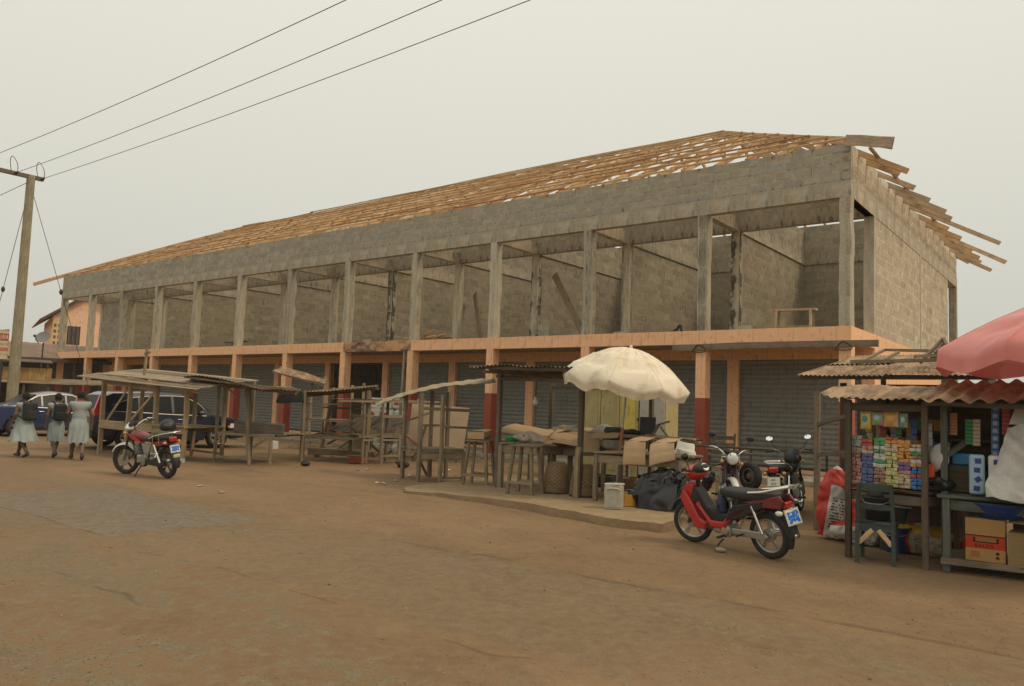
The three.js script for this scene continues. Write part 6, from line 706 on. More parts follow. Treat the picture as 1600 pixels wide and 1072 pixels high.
{ const rear = V(-9.72, 0, 11.12), front = rear.clone().add(V(-1.25, 0, .12)); commuter('maroon motorbike with pale front mudguard standing by the road edge', rear, front, -.14, { steer: .35, rim: M.darkMetal, side: mat(.4, .37, .34, { roughness: .5, map: T.dust }) }); helmet('dark helmet resting on the rear rack of the maroon motorbike', rear.clone().add(V(-.02, .885, .05)), 1.2); }
{ const rear = V(.62, 0, 6.5), front = V(.5, 0, 5.2); commuter('black motorbike seen from behind with white plate and helmet by the shed', rear, front, -.1, { tank: M.black, stripe: M.black, side: M.black, plate: 'w', mirrors: 1, head: M.black, fend: M.black }); helmet('round black helmet on the seat of the black motorbike', V(.6, .82, 5.95), 1.5);
  const r2 = V(-.55, 0, 5.95), f2 = V(-.1, 0, 7.05); commuter('maroon motorbike with chrome handlebar parked behind the red step-through', r2, f2, -.1, { tank: M.maroon, mirrors: 1, steer: .3 });
  const sp = thing('spare_wheel', 'loose worn tyre on a dusty rim standing on a box behind the red motorbike', 'wheel', V(.2, .42, 6.75), -.45); add('tyre', new THREE.TorusGeometry(.17, .062, 12, 36).translate(0, .232, 0), M.rubber, sp); add('rim', [lathe([[.115, -.05], [.12, -.03], [.09, 0], [.05, .02], [.045, .05], [0, .05]], 26).rotateX(Math.PI / 2).translate(0, .232, 0), new THREE.TorusGeometry(.115, .012, 6, 30).translate(0, .232, .05)], mat(.16, .125, .085, { roughness: .8, map: T.dust }), sp);
  const cr = thing('low_crate', 'low dark wooden crate under the loose tyre', 'crate', V(.2, 0, 6.75), -.45); for (const s of [-1, 1]) { for (let i = 0; i < 3; i++) add('slat', bar(V(-.25, .07 + i * .14, s * .15), V(.25, .07 + i * .14, s * .15), .1, .018), pick(M.woodDark), cr); add('end', bx(-.25 * s - .01, -.25 * s + .01, 0, .4, -.14, .14), M.woodDark[1], cr); } boards(cr, V(-.26, .405, .17), V(.26, .405, .17), V(-.26, .405, -.17), 3, .02, M.woodDark, 'slat');
  const wc = thing('wooden_chair', 'old brown wooden armchair standing beside the red-based column', 'chair', V(-2.6, 0, 1.3), .3), m = M.woodDark; for (const sx of [-1, 1]) { add('leg', bar(V(sx * .25, 0, .22), V(sx * .25, .62, .22), .05, .05), m[0], wc); add('back_leg', bar(V(sx * .25, 0, -.22), V(sx * .3, 1.15, -.3), .05, .05), m[0], wc); add('arm_rest', bar(V(sx * .25, .63, .25), V(sx * .27, .66, -.25), .035, .06), m[1], wc); } boards(wc, V(-.27, .42, .24), V(.27, .42, .24), V(-.27, .42, -.22), 4, .025, m, 'seat_board'); for (let i = 0; i < 3; i++) add('back_slat', bar(V(-.28, .7 + i * .17, -.25 - i * .02), V(.28, .7 + i * .17, -.25 - i * .02), .09, .02), m[2], wc);
  const rl = thing('iron_rail', 'low rusty rail on posts in front of the shutters behind the motorbikes', 'rail', V(-1.2, 0, 3.2)); add('rail', rod(V(-1.5, .92, .1), V(1.7, .94, .1), .022, .022), M.woodDark[1], rl); for (const x of [-1.4, .1, 1.6]) add('post', rod(V(x, 0, .1), V(x, .92, .1), .025, .025), M.woodDark[1], rl); add('rail', rod(V(-1.5, .6, .1), V(1.7, .62, .1), .015, .015), M.woodDark[1], rl); }
// ---------------------------------------------------------------- cars (local x forward, z to the right)
function car(name, label, pos, heading, d) {
  const t = thing(name, label, 'car', pos, Math.atan2(-heading.z, heading.x)), L = d.L, hw = d.W / 2, lerpT = (tab, x) => { for (let i = 1; i < tab.length; i++) if (x <= tab[i][0]) { const [x0, y0] = tab[i - 1], [x1, y1] = tab[i]; let s = (x - x0) / (x1 - x0); s = s * s * (3 - 2 * s) * .5 + s * .5; return y0 + (y1 - y0) * s; } return tab[tab.length - 1][1]; };
  const topY = x => lerpT(d.top, x), beltY = x => lerpT(d.belt, x), halfW = (x, y) => { const e = Math.abs(x) / (L / 2), plan = hw * (1 - .16 * Math.pow(e, 5)), b = beltY(x), low = sstep(.1, .42, y); let z = plan * (.93 + .07 * low); if (y > .52) z -= .03 * sstep(.52, b, y) * 0.6; if (y > b) z -= (y - b) * d.tumble; return z; };
  const botY = x => { let y = d.clear + .1 * Math.pow(Math.abs(x) / (L / 2), 6); for (const wx of [d.wf, d.wr]) { const q = Math.abs(x - wx), r = d.R + .055; if (q < r) y = Math.max(y, d.R + Math.sqrt(r * r - q * q)); } return y; };
  const xs = []; for (let i = 0; i <= 120; i++) xs.push(-L / 2 + L * i / 120); const NY = 16, NT = 6, ring = 2 * (NY + NT) + 1, pos_ = [], idx = [];
  xs.forEach(x => { const y0 = botY(x), y1 = Math.max(topY(x), y0 + .02), side = []; for (let j = 0; j <= NY; j++) { const s = j / NY, y = y0 + (y1 - .05 - y0) * s; side.push([halfW(x, y), y]); } const zt = halfW(x, y1 - .05); for (let j = 1; j <= NT; j++) { const s = j / NT; side.push([zt * (1 - s), y1 - .05 + .05 * Math.sqrt(1 - Math.pow(1 - s, 2.5))]); } for (let j = 0; j < side.length; j++) pos_.push(x, side[j][1], side[j][0]); for (let j = side.length - 2; j >= 0; j--) pos_.push(x, side[j][1], -side[j][0]); });
  for (let i = 0; i < xs.length - 1; i++) for (let j = 0; j < ring - 1; j++) { const a = i * ring + j; idx.push(a, a + ring, a + ring + 1, a, a + ring + 1, a + 1); }
  for (const i of [0, xs.length - 1]) { const b = i * ring; for (let j = 0; j < (ring - 1) / 2; j++) idx.push(b + j, b + j + 1, b + ring - 2 - j, b + j, b + ring - 2 - j, b + ring - 1 - j); }
  const g = new THREE.BufferGeometry(); g.setAttribute('position', new THREE.Float32BufferAttribute(pos_, 3)); g.setIndex(idx); g.computeVertexNormals(); const body = add('body', toCreasedNormals(g, .7), d.paint, t);
  const panel = (x0, x1, lo, hi, off, s, nx = 16, ny = 6) => { const P = [], I = []; for (let i = 0; i <= nx; i++) for (let j = 0; j <= ny; j++) { const x = x0 + (x1 - x0) * i / nx, a = lo(x), b = Math.max(a + .004, hi(x)), y = a + (b - a) * j / ny; P.push(x, y, s * (halfW(x, y) + off)); } for (let i = 0; i < nx; i++) for (let j = 0; j < ny; j++) { const a = i * (ny + 1) + j; I.push(a, a + ny + 1, a + ny + 2, a, a + ny + 2, a + 1); } const q = new THREE.BufferGeometry(); q.setAttribute('position', new THREE.Float32BufferAttribute(P, 3)); q.setIndex(I); q.computeVertexNormals(); return q; };
  const glass = pmat(.012, .014, .016, { roughness: .3, specularIntensity: .25 });
  for (const s of [-1, 1]) { for (const [x0, x1] of d.win) add('side_window', panel(x0, x1, x => beltY(x) + .03, x => Math.min(topY(x) - .1, d.winTop(x)), .006, s), glass, t); add('window_trim', panel(d.win[0][0] - .06, d.win[d.win.length - 1][1] + .1, x => beltY(x) + .005, x => beltY(x) + .025, .008, s, 30, 1), M.alloy, t); add('roof_trim', panel(d.win[0][0] - .05, d.win[d.win.length - 1][1] + .05, x => Math.min(topY(x) - .095, d.winTop(x) + .008), x => Math.min(topY(x) - .082, d.winTop(x) + .022), .009, s, 30, 1), M.alloy, t); add('sill', panel(d.wr + d.R + .08, d.wf - d.R - .08, () => d.clear + .005, () => d.clear + .11, .006, s), M.blackMatt, t);
    for (const x of d.doors) { const dr = add('door', panel(x[0], x[1], () => d.clear + .14, xx => beltY(xx) - .002, .004, s), d.paint, t); add('door_handle', new RoundedBoxGeometry(.16, .025, .03, 2, .01).translate(x[0] + .2, beltY(x[0]) - .13, s * (halfW(x[0] + .2, beltY(x[0]) - .13) + .018)), d.handle ?? M.chrome, dr); }
    add('wing_mirror', new THREE.SphereGeometry(1, 14, 10).scale(.09, .065, .1).translate(d.mirX, beltY(d.mirX) + .09, s * (hw + .06)), d.paint, t); add('headlight', panel(L / 2 - .5, L / 2 - .12, x => .62, x => .62 + .14, .008, s), M.lensClear, t); add('front_marker', panel(L / 2 - .58, L / 2 - .5, x => .62, x => .70, .009, s), M.lensAmber, t);
    for (const [wx, nm] of [[d.wf, 'f'], [d.wr, 'r']]) { const w = add('wheel', new THREE.TorusGeometry(d.R - .075, .075, 12, 36).scale(1, 1, 1.35), M.rubber, t); w.position.set(wx, d.R, s * (hw - .11)); const rg = [new THREE.TorusGeometry(d.R - .13, .018, 8, 36).translate(0, 0, s * .07), new THREE.CylinderGeometry(d.R - .125, d.R - .125, .12, 30, 1, true).rotateX(Math.PI / 2)]; for (let k = 0; k < 5; k++) { const a = k / 5 * Math.PI * 2 + .4; for (const e of [-.13, .13]) rg.push(bar(V(.03 * Math.cos(a), .03 * Math.sin(a), s * .07), V((d.R - .13) * Math.cos(a + e), (d.R - .13) * Math.sin(a + e), s * .065), .035, .03)); } add('rim', rg, M.alloy, w); add('brake', new THREE.CylinderGeometry(.14, .14, .02, 24).rotateX(Math.PI / 2).translate(0, 0, s * .01), M.darkMetal, w); add('arch_liner', new THREE.CylinderGeometry(d.R + .06, d.R + .06, .3, 24, 1, true, Math.PI / 2, Math.PI).rotateX(Math.PI / 2).rotateZ(0).translate(wx, d.R, s * (hw - .17)), M.blackMatt, t); }
    if (d.tail) d.tail(t, s, halfW, panel); }
  const screen = (tab, w) => { const P = [], I = [], n = 10, m = 8; for (let i = 0; i <= n; i++) { const x = tab[0] + (tab[1] - tab[0]) * i / n; for (let j = 0; j <= m; j++) { const zt = halfW(x, topY(x) - .05) * .9 * (j / m * 2 - 1); P.push(x, topY(x) + .006 - .006 * Math.pow(j / m * 2 - 1, 2), zt); } } for (let i = 0; i < n; i++) for (let j = 0; j < m; j++) { const a = i * (m + 1) + j; I.push(a, a + m + 1, a + m + 2, a, a + m + 2, a + 1); } const q = new THREE.BufferGeometry(); q.setAttribute('position', new THREE.Float32BufferAttribute(P, 3)); q.setIndex(I); q.computeVertexNormals(); return q; };
  add('windscreen', screen(d.ws), glass, t); add('rear_window', screen(d.rs), glass, t); add('underbody', new THREE.BoxGeometry(L * .86, .12, d.W * .8).translate(0, d.clear + .12, 0), M.blackMatt, t); add('front_bumper', new RoundedBoxGeometry(.12, .22, d.W * .86, 3, .05).translate(L / 2 - .02, .42, 0), d.paint, t); add('grille', new RoundedBoxGeometry(.03, .12, d.W * .5, 2, .01).translate(L / 2 + .03, .6, 0), M.black, t); add('rear_bumper', new RoundedBoxGeometry(.14, .24, d.W * .9, 3, .05).translate(-L / 2 + .03, .45, 0), d.bump ?? d.paint, t); return t;
}
{ const navy = pmat(.010, .014, .035, { roughness: .3, clearcoat: 1, clearcoatRoughness: .12 }), blue = pmat(.018, .032, .105, { roughness: .32, clearcoat: 1, clearcoatRoughness: .15 });
  car('parked_car', 'dark navy SUV with tall red tail lights parked nose to the building', V(-18.15, 0, 6.85), V(.05, 0, -1), { L: 4.55, W: 1.84, clear: .24, R: .36, wf: 1.36, wr: -1.33, tumble: .34, paint: navy, bump: M.blackMatt, mirX: .75, top: [[-2.28, .98], [-2.2, 1.1], [-1.95, 1.56], [-1.75, 1.64], [-.6, 1.69], [.3, 1.64], [.62, 1.5], [1.16, 1.08], [2.0, .93], [2.2, .80], [2.28, .66]], belt: [[-2.3, 1.08], [-1.4, 1.06], [0, 1.0], [1.1, .97], [1.2, .95], [2.3, .75]], win: [[-1.75, -1.1], [-1.02, -.12], [-.04, .85]], winTop: x => 1.55 - .05 * x * x - (x < -1.2 ? .25 * (-1.2 - x) : 0), doors: [[-1.0, -.1], [-.08, .95]], ws: [.34, 1.14], rs: [-2.17, -1.98],
    tail: (t, s, hwf) => { const q = add('tail_light', extr([[0, 0], [.32, .04], [.32, .16], [.14, .14], [.2, .52], [.1, .54], [-.02, .14]], .09, .015).translate(-2.24, .98, s * .76), pmat(.62, .02, .015, { roughness: .2, clearcoat: 1 }), t); if (s > 0) plate(t, V(-2.31, .78, 0), .5, .12, plateTex('blue'), 0); } });
  car('parked_car', 'blue saloon car parked side-on behind the walking students', V(-25.35, 0, 7.1), V(.03, 0, -1), { L: 4.85, W: 1.84, clear: .2, R: .34, wf: 1.38, wr: -1.4, tumble: .42, paint: blue, mirX: .72, top: [[-2.37, .86], [-2.25, 1.02], [-1.55, 1.1], [-1.35, 1.14], [-.75, 1.48], [-.2, 1.56], [.3, 1.53], [.6, 1.42], [1.3, 1.0], [2.1, .86], [2.37, .62]], belt: [[-2.4, 1.0], [-1.3, 1.0], [0, .95], [1.2, .90], [2.4, .7]], win: [[-1.25, -.7], [-.64, .08], [.14, .95]], winTop: x => 1.47 - .12 * x * x, doors: [[-.9, .1], [.12, 1.05]], ws: [.62, 1.28], rs: [-1.34, -.82], tail: (t, s) => add('tail_light', new RoundedBoxGeometry(.16, .16, .3, 3, .04).translate(-2.28, .84, s * .66), M.lensRed, t) }); }
// ---------------------------------------------------------------- people (each faces local +z)
function handGeo(s) { // relaxed hand hanging from the wrist at the origin, palm towards the body; s = +1 left side of the body
  const seg = [[[0, 0, 0, .021], [0, -.03, 0, .024]], [[0, -.03, -.018, .02], [0, -.085, -.022, .017]], [[0, -.03, .018, .02], [0, -.085, .022, .018]], [[0, -.03, 0, .02], [0, -.088, 0, .018]]];
  [[.03, .072], [.011, .08], [-.009, .075], [-.027, .058]].forEach(([z, l], i) => { const a = [0, -.088, z, .0092], b = [-s * .008, -.088 - l * .5, z * 1.08, .0085], c = [-s * .026, -.088 - l * .93, z * 1.08, .007]; seg.push([a, b], [b, c]); });
  seg.push([[0, -.03, .026, .012], [-s * .012, -.065, .046, .0105]], [[-s * .012, -.065, .046, .0105], [-s * .02, -.095, .05, .0085]]);
  return nets((x, y, z) => { let d = 9; for (let i = 0; i < seg.length; i++) { const q = cap(x, y, z, seg[i][0], seg[i][1]); d = i < 4 ? smin(d, q, .012) : Math.min(d, i >= 4 ? q : q); } return d; }, V(-.06, -.19, -.06), V(.06, .03, .075), .004, true);
}
const HAND = { 1: handGeo(1), [-1]: handGeo(-1) };
function person(label, pos, face, Ht, o) {
  const t = thing('person', label, 'person', pos, Math.atan2(face.x, face.z), 'three students walking away'), k = Ht / 1.6, fat = o.fat ?? 1, J = {};
  const S = { R: -1, L: 1 }; // local +x is the person's left
  const fl = o.lead, bl = fl === 'L' ? 'R' : 'L';
  const hip = s => [S[s] * .085, .86, 0], leg_ = { [fl]: [[S[fl] * .09, .47, .19], [S[fl] * .085, .085, .29], [S[fl] * .10, .03, .45]], [bl]: [[S[bl] * .085, .46, -.05], [S[bl] * .08, .13, -.35], [S[bl] * .09, .03, -.23]] };
  const arm = { L: o.armL ?? [[.235, 1.06, -.06], [.25, .83, -.03]], R: o.armR ?? [[-.235, 1.06, .02], [-.25, .83, .09]] };
  const seg = [], sg = (a, ra, b, rb, kk = .04) => seg.push([[...a, ra], [...b, rb], kk]);
  for (const s of ['L', 'R']) { const [kn, an, to] = leg_[s]; sg(hip(s), .098 * fat, kn, .058 * fat); sg(kn, .056, [(kn[0] * .55 + an[0] * .45), kn[1] * .62 + an[1] * .38, kn[2] * .62 + an[2] * .38 - .015], .056, .03); sg([(kn[0] * .55 + an[0] * .45), kn[1] * .62 + an[1] * .38, kn[2] * .62 + an[2] * .38 - .015], .054, an, .034, .03); sg([an[0], an[1] - .03, an[2] - .03], .034, to, .026, .03);
    const sh = [S[s] * .165, 1.315, -.01], [el, wr] = arm[s]; sg([S[s] * .08, 1.33, -.01], .06, sh, .056, .05); sg(sh, .052, el, .04, .03); sg(el, .041, wr, .025, .02); }
  sg([0, .90, 0], .125 * fat, [0, 1.04, .005], .108 * fat, .08); sg([-.05, .89, -.02], .1 * fat, [.05, .89, -.02], .1 * fat, .06); sg([0, 1.04, .005], .108 * fat, [0, 1.24, 0], .118, .08); sg([-.07, 1.26, 0], .1, [.07, 1.26, 0], .1, .06); sg([0, 1.3, -.005], .07, [0, 1.42, .012], .05, .05);
  const sd = (x, y, z) => { x /= k; y /= k; z /= k; let d = 9; for (const [a, b, kk] of seg) d = smin(d, cap(x, y, z, a, b), kk); return d * k; };
  const hd = [0, 1.495, .02], head = (x, y, z) => { x /= k; y /= k; z /= k; let d = smin(ell(x, y, z, [0, 1.51, .012], [.076, .095, .094]), ell(x, y, z, [0, 1.455, .04], [.056, .07, .06]), .04); d = smin(d, ell(x, y, z, [0, 1.487, .108], [.016, .022, .018]), .016); d = smin(d, ell(x, y, z, [0, 1.447, .097], [.026, .012, .012]), .01); for (const s of [-1, 1]) { d = smin(d, ell(x, y, z, [s * .079, 1.49, .01], [.011, .03, .018]), .008); d = Math.max(d, -ell(x, y, z, [s * .03, 1.508, .108], [.018, .011, .012])); } return smin(d, cap(x, y, z, [0, 1.36, 0, .05], [0, 1.46, .01, .046]), .03) * k; };
  const parts = [nets(sd, V(-.4 * k, -.02, -.46 * k), V(.4 * k, 1.42 * k, .54 * k), .0125, true), nets(head, V(-.12 * k, 1.37 * k, -.12 * k), V(.12 * k, 1.63 * k, .15 * k), .006, true)];
  for (const s of ['L', 'R']) { const [el, wr] = arm[s], dir = V(wr[0] - el[0], wr[1] - el[1], wr[2] - el[2]).normalize(), q = new THREE.Quaternion().setFromUnitVectors(V(0, -1, 0), dir); parts.push(HAND[S[s]].clone().applyQuaternion(q).translate(wr[0], wr[1], wr[2]).scale(k, k, k)); }
  const skin = mat(...(o.skin ?? [.12, .06, .036]), { roughness: .55 }); add('body', parts, skin, t);
  for (const s of [-1, 1]) add('eye', new THREE.SphereGeometry(.011 * k, 10, 8).translate(s * .03 * k, 1.507 * k, .092 * k), mat(.5, .48, .44, { roughness: .3 }), t);
  add('hair', nets((x, y, z) => { const a = x / k, b = y / k, c = z / k; return Math.max(ell(a, b, c, [0, 1.525, .0], [.088, .1, .1]) * k + .006 * n3(x * 60, y * 60, z * 60, 3), (1.462 - b + .55 * Math.max(0, c - .0) + (c > .06 ? (c - .06) * 1.5 : 0)) * k); }, V(-.13 * k, 1.4 * k, -.13 * k), V(.13 * k, 1.66 * k, .15 * k), .007), mat(.012, .010, .009, { roughness: .95 }), t);
  // pale green school dress: fitted bodice, belted waist, flared skirt with soft folds
  const bod = (x, y, z) => { const a = x / k, b = y / k, c = z / k; let d = 9; for (const [p, q, kk] of seg) if (p[1] > .85 && q[1] > .85 && Math.abs(p[0]) < .17 && Math.abs(q[0]) < .17) d = smin(d, cap(a, b, c, p, q), kk); d -= .017 + .008 * n3(x * 14, y * 12, z * 14, 5); return Math.max(d, .97 - b, b - 1.375 + .35 * Math.abs(a) * 0, (Math.hypot(a, c - .02) < .085 ? b - 1.335 : -1), -(Math.hypot(a, c) - .062)) * k; };
  const gs = [nets(bod, V(-.34 * k, .9 * k, -.3 * k), V(.34 * k, 1.45 * k, .3 * k), .012, true)];
  { const P = [], I = [], UVs = [], N = 72, Rr = 16, y0 = o.hem ?? .40, nf = o.folds ?? 9; for (let j = 0; j <= Rr; j++) for (let i = 0; i <= N; i++) { const v = j / Rr, a = i / N * Math.PI * 2, y = 1.03 + (y0 - 1.03) * v, hips = Math.sin(Math.min(1, v * 2.2) * Math.PI / 2), rx = .128 * fat + .075 * hips + (o.flare ?? .06) * v * v, rz = .118 * fat + .07 * hips + (o.flareZ ?? .1) * v * v, f = 1 + (.014 + .07 * v) * Math.sin(a * nf + 2.2 * fbm(a, v * 2, 2) * 3 + (o.ph ?? 0)) * sstep(.05, .5, v); P.push(rx * f * Math.cos(a) * k, (y + .018 * Math.sin(a * nf) * v) * k, (rz * f * Math.sin(a) + (o.sway ?? 0) * v * v) * k); UVs.push(i / N * 1.6, v * .6); } for (let j = 0; j < Rr; j++) for (let i = 0; i < N; i++) { const a = j * (N + 1) + i; I.push(a, a + 1, a + N + 2, a, a + N + 2, a + N + 1); } const q = new THREE.BufferGeometry(); q.setAttribute('position', new THREE.Float32BufferAttribute(P, 3)); q.setAttribute('uv', new THREE.Float32BufferAttribute(UVs, 2)); q.setIndex(I); q.computeVertexNormals(); gs.push(q); }
  const dress = add('dress', gs, mat(...(o.cloth ?? [.37, .415, .40]), { map: T.cloth, roughness: .85 }), t); add('belt', new THREE.TorusGeometry(.128 * fat * k + .012, .014, 6, 40).rotateX(Math.PI / 2).scale(1.02, 1.3, .95).translate(0, 1.025 * k, .003), mat(.3, .35, .33, { map: T.cloth }), dress);
  for (const s of ['L', 'R']) { const [kn, an, to] = leg_[s]; add('shoe', nets((x, y, z) => { const a = x / k, b = y / k, c = z / k; return (smin(cap(a, b, c, [an[0], an[1] - .035, an[2] - .035, .042], [to[0], to[1] + .006, to[2], .034]), cap(a, b, c, [an[0], an[1] - .02, an[2] - .03, .04], [an[0], an[1] + .01, an[2], .042]), .02)) * k; }, V((an[0] - .08) * k, -.02, (Math.min(an[2], to[2]) - .1) * k), V((an[0] + .1) * k, (an[1] + .08) * k, (Math.max(an[2], to[2]) + .08) * k), .008), mat(.05, .042, .036, { roughness: .7 }), t); }
  return t;
}
const F1 = V(-1, 0, .12).normalize();
const p1 = person('student in pale green dress with a wide dark backpack, arm swinging', gp(33, 714), V(-.95, 0, .18), 1.52, { lead: 'R', fat: 1.0, flare: .11, flareZ: .2, sway: -.05, folds: 8, armL: [[.25, 1.07, -.05], [.27, .84, .05]], armR: [[-.235, 1.07, .06], [-.25, .85, .14]] });
const p2 = person('slim student in pale green dress with a black backpack between two others', gp(84, 714), V(-.98, 0, -.1), 1.53, { lead: 'R', fat: .86, flare: -.01, flareZ: .05, folds: 11, ph: 2 });
const p3 = person('student in pale green belted dress without a bag, beside the SUV', gp(119, 718), V(-.93, 0, -.3), 1.6, { lead: 'L', fat: 1.05, flare: .02, flareZ: .08, folds: 10, ph: 4, skin: [.17, .085, .05], armL: [[.24, 1.1, .02], [.2, .98, .2]], armR: [[-.25, 1.07, .0], [-.27, .85, .06]] });
const pack = (lab, who, c, w, h, d) => { const o = thing('backpack', lab, 'backpack', who.position.clone(), who.rotation.y), y = .86; const rb = (cx, cy, cz, a, b, e, r, s) => nets((x, yy, z) => { const q = [Math.abs(x - cx) - a + r, Math.abs(yy - cy) - b + r, Math.abs(z - cz) - e + r], m = Math.max(...q); return Math.hypot(Math.max(q[0], 0), Math.max(q[1], 0), Math.max(q[2], 0)) + Math.min(m, 0) - r + .016 * n3(x * 11, yy * 9, z * 11, s); }, V(cx - a - .03, cy - b - .03, cz - e - .03), V(cx + a + .03, cy + b + .03, cz + e + .03), .013);
  add('bag_body', rb(0, y + h / 2 + .02, -.125 - d / 2, w / 2, h / 2, d / 2, .075, 3), c, o); add('front_pocket', rb(0, y + h * .33, -.125 - d - .01, w * .38, h * .24, .03, .025, 5), c, o); add('zip', tube([V(-w * .42, y + h * .6, -.13 - d * .8), V(-w * .3, y + h * .93, -.13 - d * .8), V(0, y + h * 1.0, -.13 - d * .8), V(w * .3, y + h * .93, -.13 - d * .8), V(w * .42, y + h * .6, -.13 - d * .8)], .006, 30, 5), M.darkMetal, o);
  for (const s of [-1, 1]) add('strap', crumple(tube([V(s * .08, y + h * .9, -.15), V(s * .10, 1.305, -.11), V(s * .112, 1.355, -.01), V(s * .115, 1.25, .125), V(s * .12, 1.08, .13), V(s * .14, .98, .0), V(s * .13, y + .08, -.13)], .016, 40, 6), .004), c, o); add('carry_loop', tube([V(-.04, y + h, -.16), V(0, y + h + .05, -.17), V(.04, y + h, -.16)], .008, 12, 5), c, o); return o; };
pack('wide dark grey backpack on the student with swinging skirt', p1, mat(.022, .025, .026, { roughness: .85 }), .34, .44, .15); pack('narrow black backpack on the slim student', p2, mat(.014, .015, .02, { roughness: .8 }), .29, .42, .13);
// ---------------------------------------------------------------- far left: pole, wires, neighbouring houses
const POLE = atD(17, 640, 34).setY(0), POLEH = over(POLE, 45, 274).y;
{ const t = thing('utility_pole', 'tall grey wooden electricity pole with iron crossarm beside the blue car', 'pole', POLE), h = POLEH; add('mast', rod(V(0, 0, 0), V(0, h, 0), .20, .14, 16), mat(.47, .40, .255, { map: T.grain }), t);
  const arm = add('crossarm', [bx(-.06, .06, h - .12, h + .02, -.42, 2.2), bx(.061, .08, h - .12, h + .02, -.42, 2.2)], mat(.16, .115, .085, { roughness: .8 }), t);
  for (const [z, i] of [[-.35, 0], [.55, 1], [1.9, 2]]) { const ins = add('insulator', lathe([[0, -.0], [.05, .0], [.055, .03], [.035, .05], [.055, .08], [.035, .1], [.05, .13], [.02, .16], [0, .16]], 14).rotateZ(-Math.PI / 2).translate(.1, h - .05, z), mat(.1, .07, .055, { roughness: .3 }), t); add('jumper_wire', tube([V(.28, h - .05, z), V(.35, h + .22, z + .05), V(.1, h + .55, z + .15), V(-.25, h + .45, z + .1), V(-.3, h - .02, z)], .012, 24, 5), M.darkMetal, t); add('insulator', lathe([[0, 0], [.045, 0], [.05, .04], [.03, .06], [.05, .1], [0, .13]], 12).rotateZ(Math.PI / 2).translate(-.08, h - .05, z), mat(.1, .07, .055, { roughness: .3 }), t); }
  const lab = ['power line fixed at the pole end of the crossarm', 'power line fixed at the middle of the crossarm', 'power line fixed at the street end of the crossarm'];
  [[-.35, 828], [.55, 690], [1.9, 540]].forEach(([z, u], i) => { const A = V(POLE.x + .26, h - .05, POLE.z + z), E = gp(u, 0, h + .1), pts = []; for (let k = 0; k <= 24; k++) { const s = k / 24 * 1.7, p = A.clone().lerp(E, s); p.y -= .9 * s * (1 - s) * .5; pts.push(p); } one('power_line', tube(pts, .0095, 60, 5), M.darkMetal, lab[i], 'wire'); });
  one('power_line', tube([V(POLE.x - .15, h - .05, POLE.z - .2), V(POLE.x - 15, h - .6, POLE.z - .2), V(POLE.x - 30, h - .4, POLE.z - .2)], .012, 30, 5), M.darkMetal, 'power line leaving the pole away from the unfinished building', 'wire');
  const guy = (lab_, b) => { const g = thing('guy_wire', lab_, 'wire', POLE.clone()); add('wire', rod(V(0, h - .35, 0), b, .011, .011, 5), M.darkMetal, g); const q = mix(V(0, h - .35, 0), b, .42); add('guy_insulator', new THREE.SphereGeometry(.07, 12, 8).scale(1, 1.6, 1).translate(q.x, q.y, q.z), M.darkMetal, g); }; guy('stay wire running from the pole top towards the building', V(.2, .0, -3.2)); guy('stay wire running from the pole top away from the building', V(-3.4, 0, .3)); }
{ const D = 66, P = atD(137, 560, D).setY(0), dir = P.clone().sub(V(CAM.x, 0, CAM.z)).normalize(), t = thing('gabled_house', 'salmon pink gabled house with vent blocks beyond the building end', 'house', P, Math.atan2(-dir.x, -dir.z) + .1), w = 2.45, e = 7.0, a = 8.9;
  const sh = extr([[-w, 0], [w, 0], [w, e], [0, a], [-w, e]], 9, 0).translate(0, 0, -4.5); add('wall', uvBox(sh, 0, 0, 'w'), mat(1, .62, .40, { map: T.plaster }), t);
  const rf = add('roof', [bar(V(-w - .75, e - .38, .45), V(0, a + .05, .45), .16, .12), bar(V(w + .75, e - .38, .45), V(0, a + .05, .45), .16, .12)], mat(.12, .075, .05), t); add('roof_sheet', [sheet(V(-w - .8, e - .4, .5), V(-w - .8, e - .4, -9.5), V(0, a + .12, -9.5), V(0, a + .12, .5), 10, 4, () => 0, .08), sheet(V(w + .8, e - .4, .5), V(0, a + .12, .5), V(0, a + .12, -9.5), V(w + .8, e - .4, -9.5), 4, 10, () => 0, .08)], mat(.42, .28, .17, { map: T.dust }), rf);
  for (const [x, y] of [[-1.05, 5.65], [1.25, 5.75]]) { const f = add('window', bx(x - .42, x + .42, y - .68, y + .68, -.01, .03), mat(.05, .045, .04), t); for (let i = 0; i < 3; i++) add('louvre_frame', bx(x - .36 + i * .27, x - .2 + i * .27, y - .64, y + .64, .031, .05), mat(.11, .09, .075, { roughness: .4 }), f); }
  const vb = add('vent_block_panel', bx(-w + .02, -w + .9, 2.6, 6.75, .003, .05), mat(.74, .5, .27), t); for (let j = 0; j < 9; j++) for (let i = 0; i < 3; i++) add('vent_block', bx(-w + .1 + i * .27, -w + .26 + i * .27, 2.75 + j * .43, 2.98 + j * .43, .051, .058), mat(.17, .1, .06), vb); }
